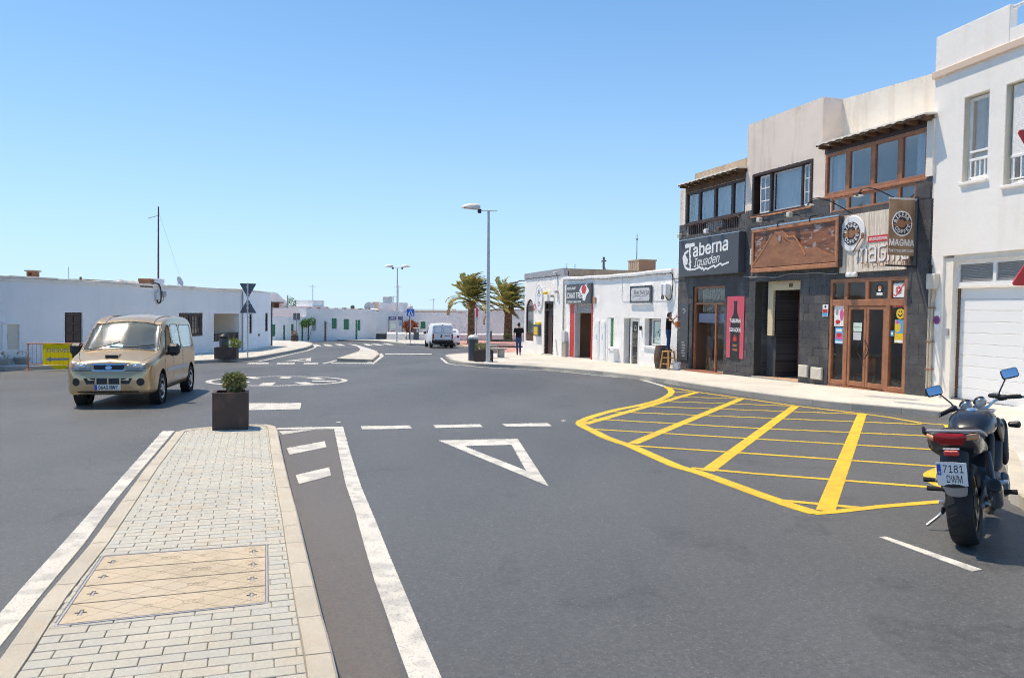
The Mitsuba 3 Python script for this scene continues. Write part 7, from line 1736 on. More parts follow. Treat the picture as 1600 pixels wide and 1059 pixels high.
tyre('rear_wheel', 0.0, 0.318, 0.185, MB0)
MP(B().lathe([(0.075, -.003), (0.12, -.003), (0.12, .003), (0.075, .003)], 30, m=trl(0, -0.085, 0.318) @ RX), 'm_steel', 'brake_disc')
MP(B().lathe([(0.03, -.004), (0.095, -.004), (0.1, 0), (0.095, .004), (0.03, .004)], 30, m=trl(0, 0.10, 0.318) @ RX), 'm_grey_dark', 'sprocket')
MP(B().tube(spl([(0.0, 0.10, 0.415), (0.5, 0.10, 0.44), (0.62, 0.10, 0.36), (0.5, 0.10, 0.30), (0.0, 0.10, 0.222)], 4), 0.011, 5), 'm_grey_dark', 'chain')
for s_ in (1, -1):
    MP(B().raw(*hull(((-0.06, s_ * .125, .318), (.05, .02, .035)), ((0.05, s_ * .125, .325), (.04, .02, .04)), ((0.62, s_ * .11, .42), (.05, .025, .05)))), 'm_grey_dark', 'swingarm')
    MP(B().lathe([(0, 0), (0.022, 0), (0.022, 0.03), (0.012, 0.04), (0, 0.04)], 6, m=trl(0, s_ * .14, .318) @ rotm([1, 0, 0], -s_ * math.pi / 2)), 'm_steel', 'axle_nut')
# engine, frame, radiator
MP(B().raw(*hull(((.62, 0, .34), (.14, .20, .13)), ((.95, 0, .36), (.12, .19, .12)))), 'm_grey_dark', 'crankcase')
MP(B().raw(*hull(((.93, 0, .46), (.10, .19, .06)), ((1.03, 0, .66), (.09, .20, .05)))), 'm_black', 'cylinder_block')
for s_ in (1, -1):
    MP(B().lathe([(0, 0), (.095, 0), (.10, -.02), (.08, -.05), (0, -.06)], 20, m=trl(.68, s_ * .20, .36) @ rotm([1, 0, 0], s_ * math.pi / 2)), 'm_grey_dark', 'engine_cover')
    MP(B().raw(*hull(((.55, s_ * .13, .45), .03), ((.62, s_ * .15, .74), .028), ((1.08, s_ * .09, .90), .03))), 'm_black', 'frame_spar')
    MP(B().raw(*hull(((1.06, s_ * .20, .55), (.03, .035, .09)), ((1.12, s_ * .20, .76), (.03, .035, .09)))), 'm_black', 'radiator_cowl')
MP(B().box(1.12, 1.16, -.17, .17, .50, .82, .02, m=trl(0, 0, 0)), 'm_black_matte', 'radiator')
for i in range(4):
    y = -.135 + i * .09
    MP(B().tube(spl([(1.05, y, .62), (1.17, y, .55), (1.16, y * .8, .32), (1.0, y * .5 - .03, .20), (.7, -.06, .17)], 4), 0.019, 7), 'm_bronze', 'header_pipe')
MP(B().tube(spl([(.7, -.06, .17), (.35, -.13, .20), (.20, -.19, .30)], 4), .028, 8), 'm_bronze', 'link_pipe')
mu = MP(B().tube([(.26, -.195, .275), (.20, -.20, .305), (-.20, -.235, .475), (-.27, -.24, .505)], [.042, .054, .057, .050], 18), 'm_exhaust', 'silencer')
MP(B().tube([(-.262, -.2395, .501), (-.285, -.2415, .511)], [.052, .046], 18), 'm_black', 'end_cap', mu); MP(B().tube([(-.28, -.2412, .509), (-.30, -.2424, .5175)], [.026, .026], 14), 'm_black_matte', 'outlet', mu); MP(B().box(-.02, .05, -.225, -.14, .46, .50, .006), 'm_grey_dark', 'silencer_bracket', mu)
# tank, seat, tail
def sect(x, zc, hw, hh, n=20, flat=0.55):
    out = []
    for a in np.linspace(0, 2 * math.pi, n, endpoint=False):
        c, s_ = math.cos(a), math.sin(a)
        out.append((x, hw * np.sign(c) * abs(c) ** 0.72, zc + hh * np.sign(s_) * abs(s_) ** 0.72 * (1 if s_ > 0 else flat)))
    return out


tk = MP(B().loft([sect(.50, .76, .085, .04), sect(.54, .775, .12, .08), (sect(.64, .795, .165, .115)), sect(.78, .815, .185, .13), sect(.93, .825, .18, .13), sect(1.03, .83, .15, .105), sect(1.09, .83, .09, .06)]), 'm_tank', 'tank', sm=60)
MP(B().lathe([(0, .02), (.038, .018), (.045, .0), (.045, -.02)], 20, m=trl(.84, 0, .945)), 'm_chrome', 'filler_cap', tk)
for s_ in (1, -1):
    MP(B().raw(*hull(((1.0, s_ * .175, .79), (.06, .03, .08)), ((1.16, s_ * .20, .75), (.05, .03, .06)), ((1.05, s_ * .19, .68), (.04, .02, .04)))), 'm_tank', 'tank_scoop', tk)
MP(B().loft([sect(-.22, .865, .10, .02), sect(-.14, .868, .125, .035), sect(.02, .845, .135, .045), sect(.12, .80, .13, .05), sect(.30, .775, .145, .05), sect(.47, .79, .12, .05), sect(.54, .80, .09, .02)]), 'm_black_matte', 'seat', sm=60)
MP(B().loft([sect(-.40, .845, .05, .02), sect(-.385, .842, .135, .05, flat=1.0), sect(-.32, .828, .178, .06, flat=1.9), sect(-.18, .805, .185, .064, flat=2.0), sect(.05, .765, .17, .06, flat=1.6), sect(.30, .70, .16, .065, flat=1.0), sect(.50, .68, .13, .06), sect(.56, .68, .09, .03)]), 'm_tank', 'tail_cowl', sm=60)
# tail lamp: one wide red lens, clear turn lens at the right, black stalked left end
tl = MP(B().loft([[(-.395 - .028 * q, y, z) for y, z in ((-.095, .845), (-.07, .805), (.07, .805), (.115, .83), (.12, .875), (.08, .89), (-.08, .885), (-.1, .872))] for q in (0, 1)]), 'm_taillight', 'tail_light', sm=0)
MP(B().raw(*hull(((-.385, -.10, .855), (.02, .015, .022)), ((-.355, -.165, .862), (.025, .018, .022)))), 'm_amber', 'turn_lens', tl); MP(B().raw(*hull(((-.385, .125, .85), (.02, .015, .022)), ((-.36, .165, .862), (.02, .012, .02)))), 'm_amber', 'turn_lens', tl)
MP(B().tube(spl([(-.10, .185, .84), (-.33, .175, .895), (-.405, .09, .905), (-.405, -.09, .905), (-.33, -.185, .895), (-.10, -.195, .84)], 5), .010, 8), 'm_grey', 'grab_rail')
MP(B().raw(*hull(((-.30, .17, .86), .014), ((-.34, .195, .885), .013), ((-.33, .20, .92), .010))), 'm_black', 'luggage_hook')
MP(B().raw(*hull(((-.30, 0, .80), (.05, .10, .02)), ((-.40, 0, .60), (.015, .085, .02)), ((-.43, 0, .52), (.01, .09, .02)))), 'm_black', 'rear_mudguard')
MP(B().box(-.440, -.405, -.045, .055, .728, .768, .008), 'm_red', 'reflector'); MP(B().box(-.432, -.40, -.05, .06, .772, .782, .003), 'm_grey_light', 'plate_lamp')
PLM = MB0 @ trl(-.447, 0.008, .605) @ rotm([0, 1, 0], -0.16) @ np.diag([1, .9, .95, 1])
pl_ = MP(B().box(-.004, .0, -.112, .112, -.095, .088, .0015), 'm_white', 'number_plate', M=PLM, sm=0)
MP(B().box(-.0055, -.004, .078, .108, -.012 + .0, .072), 'm_blue_plate', 'plate_band', pl_, M=PLM, sm=0)
for t_, w_, y0, z0 in (('7181', .155, .068, .008), ('DWM', .118, .045, -.07)):
    e = meshkit.text_mesh(t_, .058, .0015, False); v = np.array(e.vertices); v[:, 0] *= w_ / v[:, 0].max()
    MP(B().raw(np.stack([-.0042 - v[:, 2], y0 - v[:, 0], v[:, 1] + z0], 1), e.faces), 'm_black', 'plate_lettering', pl_, M=PLM, sm=0)
e = meshkit.text_mesh('E', .018, .0015, True); v = np.array(e.vertices)
MP(B().raw(np.stack([-.0056 - v[:, 2], .098 - v[:, 0], v[:, 1] + 0.0], 1), e.faces), 'm_white', 'plate_lettering', pl_, M=PLM, sm=0)
MP(B().raw(*hull(((-.40, 0, .50), (.01, .085, .02)), ((-.34, 0, .44), (.02, .07, .02)))), 'm_grey', 'mudguard_flap')
# pegs, stand
for s_ in (1, -1):
    MP(B().raw(*hull(((.34, s_ * .17, .50), .016), ((.10, s_ * .20, .46), .014), ((.30, s_ * .16, .66), .016))), 'm_grey_dark', 'peg_plate')
    MP(B().tube([(.12, s_ * .19, .46), (.12, s_ * .30, .465)], [.016, .02], 8), 'm_rubber' if s_ > 0 else 'm_steel', 'passenger_peg'); MP(B().tube([(.42, s_ * .19, .34), (.42, s_ * .33, .345)], [.016, .02], 8), 'm_rubber', 'rider_peg')
MP(B().tube(spl([(.48, .16, .25), (.40, .24, .14), (.34, .34, .055)], 4), .014, 7), 'm_steel', 'side_stand')
MP(B().box(.16, .24, .125, .15, .22, .34, .01), 'm_black', 'chain_guard'); MP(B().raw(*hull(((-.06, .15, .26), (.03, .012, .03)), ((.04, .15, .25), (.03, .012, .02)))), 'm_black', 'axle_block')
# steering assembly turned to the left
AX = math.radians(24.5)
SM3 = MB0 @ trl(1.13, 0, .92) @ rotm([0, 1, 0], -AX) @ rotm([0, 0, 1], math.radians(27)) @ rotm([0, 1, 0], AX) @ trl(-1.13, 0, -.92) @ np.diag([1, .93, 1, 1])
fk = SM3
tyre('front_wheel', 1.475, .305, .125, fk)
for s_ in (1, -1):
    MP(B().tube([(1.15, s_ * .105, .90), (1.30, s_ * .105, .62)], .021, 10), 'm_steel', 'fork_tube', M=fk); MP(B().tube([(1.27, s_ * .105, .66), (1.455, s_ * .105, .30)], [.028, .024], 10), 'm_black', 'fork_leg', M=fk)
    MP(B().lathe([(.085, -.003), (.145, -.003), (.145, .003), (.085, .003)], 30, m=trl(1.475, s_ * .075, .305) @ RX), 'm_steel', 'brake_disc', M=fk)
MP(B().raw(*hull(((1.30, 0, .56), (.08, .07, .03)), ((1.47, 0, .64), (.08, .07, .02)), ((1.60, 0, .58), (.06, .06, .02)))), 'm_tank', 'front_mudguard', M=fk)
MP(B().box(1.06, 1.18, -.14, .14, .875, .905, .01), 'm_steel', 'top_yoke', M=fk)
hb = MP(B().tube(spl([(1.0, .35, .965), (1.03, .27, .98), (1.09, .17, .965), (1.11, .09, .925), (1.11, -.09, .925), (1.09, -.17, .965), (1.03, -.27, .98), (1.0, -.35, .965)], 5), .0125, 8), 'm_chrome', 'handlebar', M=fk)
for s_ in (1, -1):
    MP(B().tube([(1.027, s_ * .25, .981), (.99, s_ * .37, .963)], .019, 10), 'm_rubber', 'grip', hb, M=fk); MP(B().tube([(.99, s_ * .37, .963), (.982, s_ * .393, .960)], [.016, .019], 10), 'm_steel', 'bar_end', hb, M=fk)
    MP(B().raw(*hull(((1.05, s_ * .21, .985), .028), ((1.03, s_ * .245, .98), .024))), 'm_black', 'switch_box', hb, M=fk)
    MP(B().tube([(1.09, s_ * .22, .985), (1.08, s_ * .29, .975), (1.03, s_ * .38, .96)], .008, 6), 'm_black', 'lever', hb, M=fk)
    mk = MP(B().tube([(1.06, s_ * .205, .99), (1.065, s_ * .22, 1.03), (1.05, s_ * .30, 1.13)], [.010, .007, .006], 7), 'm_black', 'mirror_stem', M=fk)
    c_ = np.array([1.035, s_ * .345, 1.17])
    MMx = fk @ trl(*c_) @ rotm([0, 0, 1], s_ * 0.10) @ rotm([0, 1, 0], 0.32)
    pm = rr(-.072, .072, -.042, .042, .02)
    q_ = np.array([[0, 0, 1, 0], [1, 0, 0, 0], [0, 1, 0, 0], [0, 0, 0, 1.0]])
    MP(B().ext(pm, 0.0, 0.022, 'xy', m=q_), 'm_mirror_back', 'mirror_shell', mk, M=MMx, sm=0)
    MP(B().ext(pm.buffer(-.006), -0.0025, -0.0005, 'xy', m=q_), 'm_mirror', 'mirror_glass', mk, M=MMx, sm=0)
MP(B().raw(*hull(((1.05, -.19, 1.005), (.03, .03, .025)), ((1.11, -.16, 1.015), (.03, .03, .02)))), 'm_black', 'brake_reservoir', hb, M=fk)
for s_ in (1, -1):
    cl = MP(B().lathe([(0, .0), (.05, .0), (.056, .008), (.056, .03), (.03, .055), (0, .06)], 24, m=trl(1.16, s_ * .065, .965) @ rotm([0, 1, 0], math.radians(48))), 'm_black', 'clock', M=fk)
    MP(B().lathe([(0, -.0015), (.045, -.0015), (.045, 0)], 24, m=trl(1.158, s_ * .065, .9635) @ rotm([0, 1, 0], math.radians(48))), 'm_grey_light', 'dial', cl, M=fk)
    MP(B().lathe([(.046, -.004), (.057, -.004), (.057, .006), (.046, .006)], 24, m=trl(1.158, s_ * .065, .9635) @ rotm([0, 1, 0], math.radians(48))), 'm_chrome', 'bezel', cl, M=fk)
MP(B().ell((1.27, 0, .86), (.09, .095, .095), 2), 'm_black', 'headlamp', M=fk)
MP(B().raw(*hull(((1.10, -.26, .80), (.04, .02, .025)), ((1.09, -.32, .80), (.035, .02, .03)))), 'm_black', 'turn_signal')
for s_ in (.05, -.06):
    MP(B().tube(spl([(1.05, s_ * 4, .98), (1.13, s_ * 2.4, .95), (1.15, s_, .88)], 5), .005, 5), 'm_cable', 'cable', M=fk)

# ------------------------------------------------------------------ people


def hand(b, w, d, up, side, s=1.0):
    """Bones of a relaxed hand: w wrist, d direction of the fingers, up = back of the hand, side = towards the thumb."""
    w, d, up, side = (np.asarray(a, float) for a in (w, d, up, side))
    kn = w + d * 0.085 * s
    b.append((w, .024 * s, w + d * .03 * s + side * .012 * s, .024 * s)); b.append((w + side * .012 * s, .020 * s, kn + side * .026 * s, .013 * s)); b.append((w - side * .012 * s, .020 * s, kn - side * .026 * s, .012 * s)); b.append((kn + side * .026 * s, .012 * s, kn - side * .026 * s, .011 * s))
    for i, L in enumerate((.068, .078, .072, .056)):
        p0 = kn + side * (.027 - .018 * i) * s
        p1 = p0 + (d * .94 - up * .25) * L * .5 * s
        p2 = p1 + (d * .75 - up * .62) * L * .5 * s
        b.append((p0, .0095 * s, p1, .0085 * s)); b.append((p1, .0085 * s, p2, .0072 * s))
    t0 = w + d * .025 * s + side * .026 * s
    t1 = t0 + (d * .7 + side * .65) * .036 * s
    t2 = t1 + (d * .95 + side * .1) * .03 * s
    b.append((t0, .013 * s, t1, .010 * s)); b.append((t1, .010 * s, t2, .008 * s))


def person(label, M, H, J, hair, shirt='m_shirt', female=False):
    """x right, y forward, z up. J: joints by name."""
    k = nm(None, 'person')
    labels[k] = {'label': label, 'category': 'person'}
    s = H / 1.75
    A = lambda n: np.array(J[n], float) * s
    sk = []
    hc, nk = A('head'), A('neck')
    sk += [(hc + [0, -.012 * s, .035 * s], .078 * s, hc + [0, .012 * s, -.04 * s], .062 * s), (hc + [0, .012 * s, -.04 * s], .062 * s, hc + [0, .045 * s, -.085 * s], .035 * s), (hc + [0, .085 * s, -.005 * s], .010 * s, hc + [0, .098 * s, -.03 * s], .013 * s), (hc + [0, -.02 * s, -.06 * s], .052 * s, nk, .055 * s), (hc + [0, .075 * s, -.058 * s], .014 * s, hc + [.018 * s, .072 * s, -.058 * s], .010 * s)]
    for sd_ in (1, -1):
        sk.append((hc + [sd_ * .072 * s, -.01 * s, .005 * s], .014 * s, hc + [sd_ * .076 * s, -.015 * s, -.025 * s], .010 * s))
    sk += [(nk, .055 * s, A('chest'), .10 * s), (A('chest'), .10 * s, A('hips'), .10 * s)]
    for n in 'LR':
        sd_ = 1 if n == 'R' else -1
        sk += [(nk, .05 * s, A('sh' + n), .048 * s), (A('sh' + n), .048 * s, A('el' + n), .038 * s), (A('el' + n), .038 * s, A('wr' + n), .024 * s)]
        d = A('wr' + n) - A('el' + n); d /= np.linalg.norm(d)
        side = np.array([0, 1.0, 0]) if abs(d[1]) < .7 else np.array([0, 0, 1.0])
        side = side - d * (side @ d); side /= np.linalg.norm(side)
        up = np.cross(side, d) * sd_
        hand(sk, A('wr' + n), d, up if n == 'R' else up, side, s)
        sk += [(A('hips') + [sd_ * .08 * s, 0, -.03 * s], .075 * s, A('kn' + n), .045 * s), (A('kn' + n), .045 * s, A('an' + n), .034 * s)]
    put(B().hulls(sk, 0.03, 4), 'm_skin', k, key=k, M=M, smooth=True)
    sh = [(A('chest') + [-.09 * s, 0, .06 * s], .085 * s, A('chest') + [.09 * s, 0, .06 * s], .085 * s), (A('chest') + [-.08 * s, 0, .05 * s], .092 * s, A('hips') + [-.06 * s, 0, .02 * s], .098 * s), (A('chest') + [.08 * s, 0, .05 * s], .092 * s, A('hips') + [.06 * s, 0, .02 * s], .098 * s), (A('chest'), .11 * s, A('hips') + [0, 0, .02 * s], .11 * s), (A('chest') + [0, 0, .1 * s], .085 * s, nk + [0, 0, -.04 * s], .066 * s)]
    for n in 'LR':
        e = A('sh' + n) + (A('el' + n) - A('sh' + n)) * (.62 if not female else .35)
        sh += [(A('chest') + [0, 0, .1 * s], .08 * s, A('sh' + n), .066 * s), (A('sh' + n), .066 * s, e, .056 * s)]
    put(B().hulls(sh, 0.035, 6), shirt, k, 'tshirt', M=M, smooth=True)
    je = [(A('hips') + [-.06 * s, 0, 0], .105 * s, A('hips') + [.06 * s, 0, 0], .105 * s)]
    for n in 'LR':
        sd_ = 1 if n == 'R' else -1
        je += [(A('hips') + [sd_ * .075 * s, 0, -.03 * s], .098 * s, A('kn' + n), .060 * s), (A('kn' + n), .060 * s, A('an' + n) + [0, 0, .02 * s], .045 * s)]
    put(B().hulls(je, 0.035, 5), 'm_jeans', k, 'jeans', M=M, smooth=True)
    for n in 'LR':
        a, t = A('an' + n), A('to' + n)
        put(B().hulls([(a + [0, -.03 * s, -.03 * s], .038 * s, a + [0, .03 * s, -.035 * s], .036 * s), (a + [0, -.035 * s, -.045 * s], .034 * s, t, .030 * s)], .03, 3), 'm_shoe', k, 'shoe', M=M, smooth=True)
    hb_ = [(hc + np.array(p) * s, r * s, hc + np.array(q) * s, r2 * s) for p, r, q, r2 in hair]
    put(B().hulls(hb_, .02, 3), 'm_hair', k, 'hair', M=M, smooth=True)
    return k


pM = trl(0.36, 42.08, G(.36, 42.08) + .134) @ rotm([0, 0, 1], 0.06)
person('man in black t-shirt and blue jeans walking away across the pavement near the plaza', pM, 1.75,
       dict(head=(0, .03, 1.63), neck=(0, 0, 1.49), chest=(0, 0, 1.28), hips=(0, 0, .95), shL=(-.195, 0, 1.42), shR=(.195, 0, 1.42), elL=(-.245, -.05, 1.14), elR=(.24, .03, 1.14), wrL=(-.25, .0, .88), wrR=(.25, .10, .90),
            knL=(-.075, .05, .50), knR=(.085, .02, .50), anL=(-.06, .10, .085), anR=(.07, -.20, .12), toL=(-.065, .25, .032), toR=(.08, -.08, .032)),
       [((0, -.025, .045), .084, (0, -.03, -.02), .078), ((0, .03, .07), .06, (0, -.02, .06), .078)])
# woman on the stool, writing on the chalkboard to her right-front
wM = ST @ trl(SX + 0.0, SY + 0.0, zp(SX, SY) + 0.712) @ rotm([0, 0, 1], math.radians(-58))
person('woman in black top and blue jeans standing on a stool, writing on the chalkboard', wM, 1.45,
       dict(head=(0, .05, 1.61), neck=(0, .01, 1.48), chest=(0, 0, 1.28), hips=(0, -.02, .94), shL=(-.17, .02, 1.42), shR=(.17, .02, 1.42), elL=(-.20, .14, 1.22), elR=(.24, .26, 1.36), wrL=(-.10, .30, 1.20), wrR=(.20, .46, 1.52),
            knL=(-.07, .0, .50), knR=(.08, .02, .50), anL=(-.07, -.03, .085), anR=(.07, -.02, .085), toL=(-.08, .12, .032), toR=(.09, .13, .032)),
       [((0, -.03, .05), .085, (0, -.05, -.03), .082), ((0, .02, .08), .06, (0, -.05, .05), .08), ((0, -.08, .02), .07, (0, -.09, -.05), .06), ((.05, -.02, .02), .05, (.055, -.03, -.05), .04), ((-.05, -.02, .02), .05, (-.055, -.03, -.05), .04)], female=True)
k = thing('chalk_tray', 'small orange and white tray held by the woman on the stool', 'tray'); TRM = wM @ trl(-.05, .33, .985)
put(B().box(-.10, .12, -.05, .05, -.10, .12, .01), 'm_orange', k, 'box', M=TRM); put(B().box(-.10, .12, -.051, .051, -.14, -.10, .006), 'm_white', k, 'base', M=TRM)

# ------------------------------------------------------------------ palms, bushes, planters
I4 = np.eye(4)
gz_ = lambda x, y, h=0.133: G(x, y) + h


def palm(label, x, y, trunk_h, r, seed, L=2.9, n=54, zb=None):
    g = np.random.RandomState(seed)
    k = thing('palm_tree', label, 'palm tree')
    z0 = gz_(x, y)
    prof, seg = [], 26
    b = B()
    rings = []
    for i in range(seg * 2 + 1):
        t = i / (seg * 2)
        z = z0 + trunk_h * t
        rad = r * (1.12 - 0.22 * t + 0.10 * math.exp(-t * 9)) * (1.0 + (0.05 if i % 2 else -0.02))
        if t > .80:
            rad *= 1 + math.sin(min(1, (t - .80) / .2) * math.pi * .8) * .36
        rings.append([(x + rad * math.cos(a) * (1 + .05 * math.sin(5 * a + i * 1.9)), y + rad * math.sin(a) * (1 + .05 * math.sin(5 * a + i * 1.9)), z) for a in np.linspace(0, 2 * math.pi, 18, endpoint=False)])
    put(B().loft(rings), 'm_palm_trunk', k, 'trunk', M=I4, smooth=25)
    c = np.array([x, y, z0 + trunk_h])
    for i in range(60):   # cut frond stubs round the boss
        a = g.rand() * 2 * math.pi; h = -0.9 * g.rand() * .55
        p = c + [math.cos(a) * r * 1.25, math.sin(a) * r * 1.25, h]
        b.tube([p - np.array([math.cos(a), math.sin(a), -.6]) * .08, p + np.array([math.cos(a) * .6, math.sin(a) * .6, 1.0]) * .14], [.05, .03], 5)
    stuff(put(b, 'm_palm_trunk', k, 'frond_stubs', M=I4, smooth=25))
    for i in range(n):
        az = 2 * math.pi * (i * 0.618) + g.randn() * .12
        el = math.radians(np.interp(i / (n - 1), [0, .25, .6, 1], [86, 66, 40, 4])) + g.randn() * .06
        ln = L * (0.82 + .3 * g.rand()) * (1.0 if i > 8 else .85)
        d = np.array([math.cos(az) * math.cos(el), math.sin(az) * math.cos(el), math.sin(el)])
        p = c + d * r * .7 + [0, 0, -.15 + .3 * (1 - i / n)]
        pts, tang = [p.copy()], [d.copy()]
        steps = 13
        for s_ in range(steps):
            w = (s_ / steps)
            d = d + np.array([0.115, -0.02, -0.115]) * (0.25 + 1.35 * w)      # wind from the left, and droop
            d /= np.linalg.norm(d)
            p = p + d * ln / steps
            pts.append(p.copy()); tang.append(d.copy())
        pts, tang = np.array(pts), np.array(tang)
        b = B().tube(pts, np.linspace(.032, .006, len(pts)), 4)
        V, F = [], []
        m = 34
        for j in range(m):
            t = 0.10 + .90 * j / (m - 1)
            q = t * steps
            i0 = min(int(q), steps - 1); fr = q - i0
            o = pts[i0] * (1 - fr) + pts[i0 + 1] * fr
            dd = tang[i0]
            sv = np.cross(dd, [0, 0, 1.0]); sv /= np.linalg.norm(sv) + 1e-9
            up = np.cross(sv, dd)
            ll = 0.60 * L / 2.9 * math.sin(math.pi * min(1, .18 + .80 * t)) ** .6 * (.85 + .3 * g.rand())
            for sd_ in (1, -1):
                e = dd * .62 + sv * sd_ * .62 + up * .30 + np.array([.22, -.03, -.30]) + g.randn(3) * .07
                e /= np.linalg.norm(e)
                wv_ = np.cross(e, up + g.randn(3) * .25); wv_ /= np.linalg.norm(wv_) + 1e-9
                n0 = len(V)
                tip = o + e * ll + np.array([.04, 0, -.10]) * ll
                V += [o - wv_ * .02, o + wv_ * .02, o + e * ll * .5 + wv_ * .05, o + e * ll * .5 - wv_ * .05, tip]
                F += [(n0, n0 + 1, n0 + 2), (n0, n0 + 2, n0 + 3), (n0 + 3, n0 + 2, n0 + 4)]
        b.raw(np.array(V), np.array(F))
        put(b, 'm_frond_dry' if i > n * .90 else 'm_frond', k, 'frond', M=I4)
    return k


palm('wind-blown palm tree with slim trunk, just left of the tall street lamp', -3.55, 67.7, 3.75, 0.29, 3, L=2.75)
palm('wind-blown palm tree with thick trunk, nearest the cafe', -0.42, 81.0, 3.55, 0.40, 8, L=3.1)


def bush(name, label, cat, c, r, n, size, m_, seed, stem=None, shell=.4):
    k = thing(name, label, cat)
    put(B().raw(*leaves(c, r, n, size, seed, shell)), m_, k, 'foliage', M=I4)
    b = B(); g = np.random.RandomState(seed)
    base = np.array([c[0], c[1], stem if stem is not None else c[2] - r[2]])
    for i in range(7):
        a = g.rand() * 6.28
        tip = np.array(c) + np.array([math.cos(a) * r[0], math.sin(a) * r[1], r[2] * (g.rand() - .2)]) * .75
        b.tube([base + [0.02 * math.cos(a), .02 * math.sin(a), 0], (base + tip) / 2 + [0, 0, -.05 * r[2]], tip], [.012 + .03 * r[0], .01 + .015 * r[0], .004], 5)
    put(b, 'm_twig', k, 'stems', M=I4)
    return k


def planter(label, x, y, wx, wy, h, ang, zoff):
    k = thing('planter', label, 'planter')
    M = trl(x, y, gz_(x, y, zoff)) @ rotm([0, 0, 1], ang)
    b = B()
    t = .025
    rings = lambda o, z0, z1: None
    for q in (sbox(-wx / 2, -wy / 2, wx / 2, wy / 2).difference(sbox(-wx / 2 + t, -wy / 2 + t, wx / 2 - t, wy / 2 - t)),):
        b.ext(q, 0, h, 'xy')
    put(b, 'm_corten', k, 'box', M=M)
    rim = sbox(-wx / 2 - .004, -wy / 2 - .004, wx / 2 + .004, wy / 2 + .004).difference(sbox(-wx / 2 + .05, -wy / 2 + .05, wx / 2 - .05, wy / 2 - .05))
    put(B().ext(rim, h, h + .012, 'xy'), 'm_corten', k, 'rim', M=M)
    put(B().box(-wx / 2 + t, wx / 2 - t, -wy / 2 + t, wy / 2 - t, .02, h - .05), 'm_soil', k, 'soil', M=M)
    return M


PX, PY = -4.22, 11.72
planter('square rust-brown planter on the tip of the near island', PX, PY, .50, .46, .545, math.radians(17), .118)
bc = (PX + .04, PY + .02, gz_(PX, PY, .118) + .69)
k = thing('shrub', 'small olive-green shrub in the planter on the near island', 'shrub')
put(B().raw(*leaves(bc, (.165, .155, .15), 800, .055, 21, .2, 1.5)), 'm_leaf_olive', k, 'foliage', M=I4)
b = B(); g = np.random.RandomState(4)
for i in range(16):
    a = g.rand() * 6.28; q = g.rand()
    tip = np.array(bc) + np.array([math.cos(a) * .15, math.sin(a) * .14, -.02 + .12 * q])
    b.tube([(PX + .04, PY + .02, bc[2] - .24), (np.array([PX + .04, PY + .02, bc[2] - .24]) * .45 + tip * .55) + [0, 0, -.02], tip], [.008, .005, .002], 4)
put(b, 'm_twig', k, 'stems', M=I4)
# left pavement planter with a litter bin beside it
planter('long rust-brown planter on the left pavement beside the double sign', -12.42, 33.95, .92, .5, .50, .12, .133)
bush('shrub', 'lime green shrub at the right end of the left pavement planter', 'shrub', (-12.05, 33.98, gz_(-12.2, 34) + .66), (.22, .18, .22), 260, .11, 'm_leaf_lime', 31)
bush('shrub', 'thin green seedling in the middle of the left pavement planter', 'shrub', (-12.40, 33.92, gz_(-12.4, 34) + .60), (.10, .10, .12), 40, .07, 'm_leaf_green', 32)
k = thing('litter_bin', 'dark litter bin standing behind the left pavement planter', 'bin')
LB = trl(-12.72, 34.45, gz_(-12.72, 34.45))
put(B().lathe([(0, 0), (.17, 0), (.19, .05), (.20, .9), (.19, .95), (0, .95)], 18), 'm_sign_slate', k, 'drum', M=LB, smooth=35); put(B().lathe([(.205, .88), (.215, .88), (.215, .98), (.12, 1.08), (0, 1.10)], 18), 'm_black', k, 'lid', M=LB, smooth=35)
# far planters and the ball tree
for x, y, w, h, lab, ls, sd_ in ((-19.55, 70.2, .62, .52, 'rust-brown planter beside the square sign at the far corner', 'withered tan shrub in the planter beside the square sign', 41), (-19.6, 80.0, .66, .43, 'rust-brown planter by the brown door of the corner house', 'small green shrub in the planter by the brown door', 42)):
    planter(lab, x, y, w, .5, h, .3, .133)
    bush('shrub', ls, 'shrub', (x, y, gz_(x, y) + h + .18), (.26, .22, .25), 160, .12, 'm_frond_dry' if sd_ == 41 else 'm_leaf_green', sd_)
k = thing('street_tree', 'small clipped tree with two ball crowns before the corner house', 'tree')
tx, ty = -19.5, 74.6; tz = gz_(tx, ty)
put(B().tube([(tx, ty, tz), (tx + .04, ty, tz + .8), (tx + .02, ty, tz + 1.6)], [.07, .055, .05], 7), 'm_twig', k, 'trunk', M=I4); put(B().tube([(tx, ty + .2, tz), (tx + .38, ty + .2, tz + 1.4)], .025, 5), 'm_twig', k, 'stake', M=I4)
put(B().raw(*leaves((tx - .28, ty, tz + 1.62), (.42, .38, .40), 520, .13, 51, .5)).raw(*leaves((tx + .35, ty, tz + 1.78), (.38, .36, .36), 460, .13, 52, .5)), 'm_leaf_green', k, 'crown', M=I4)
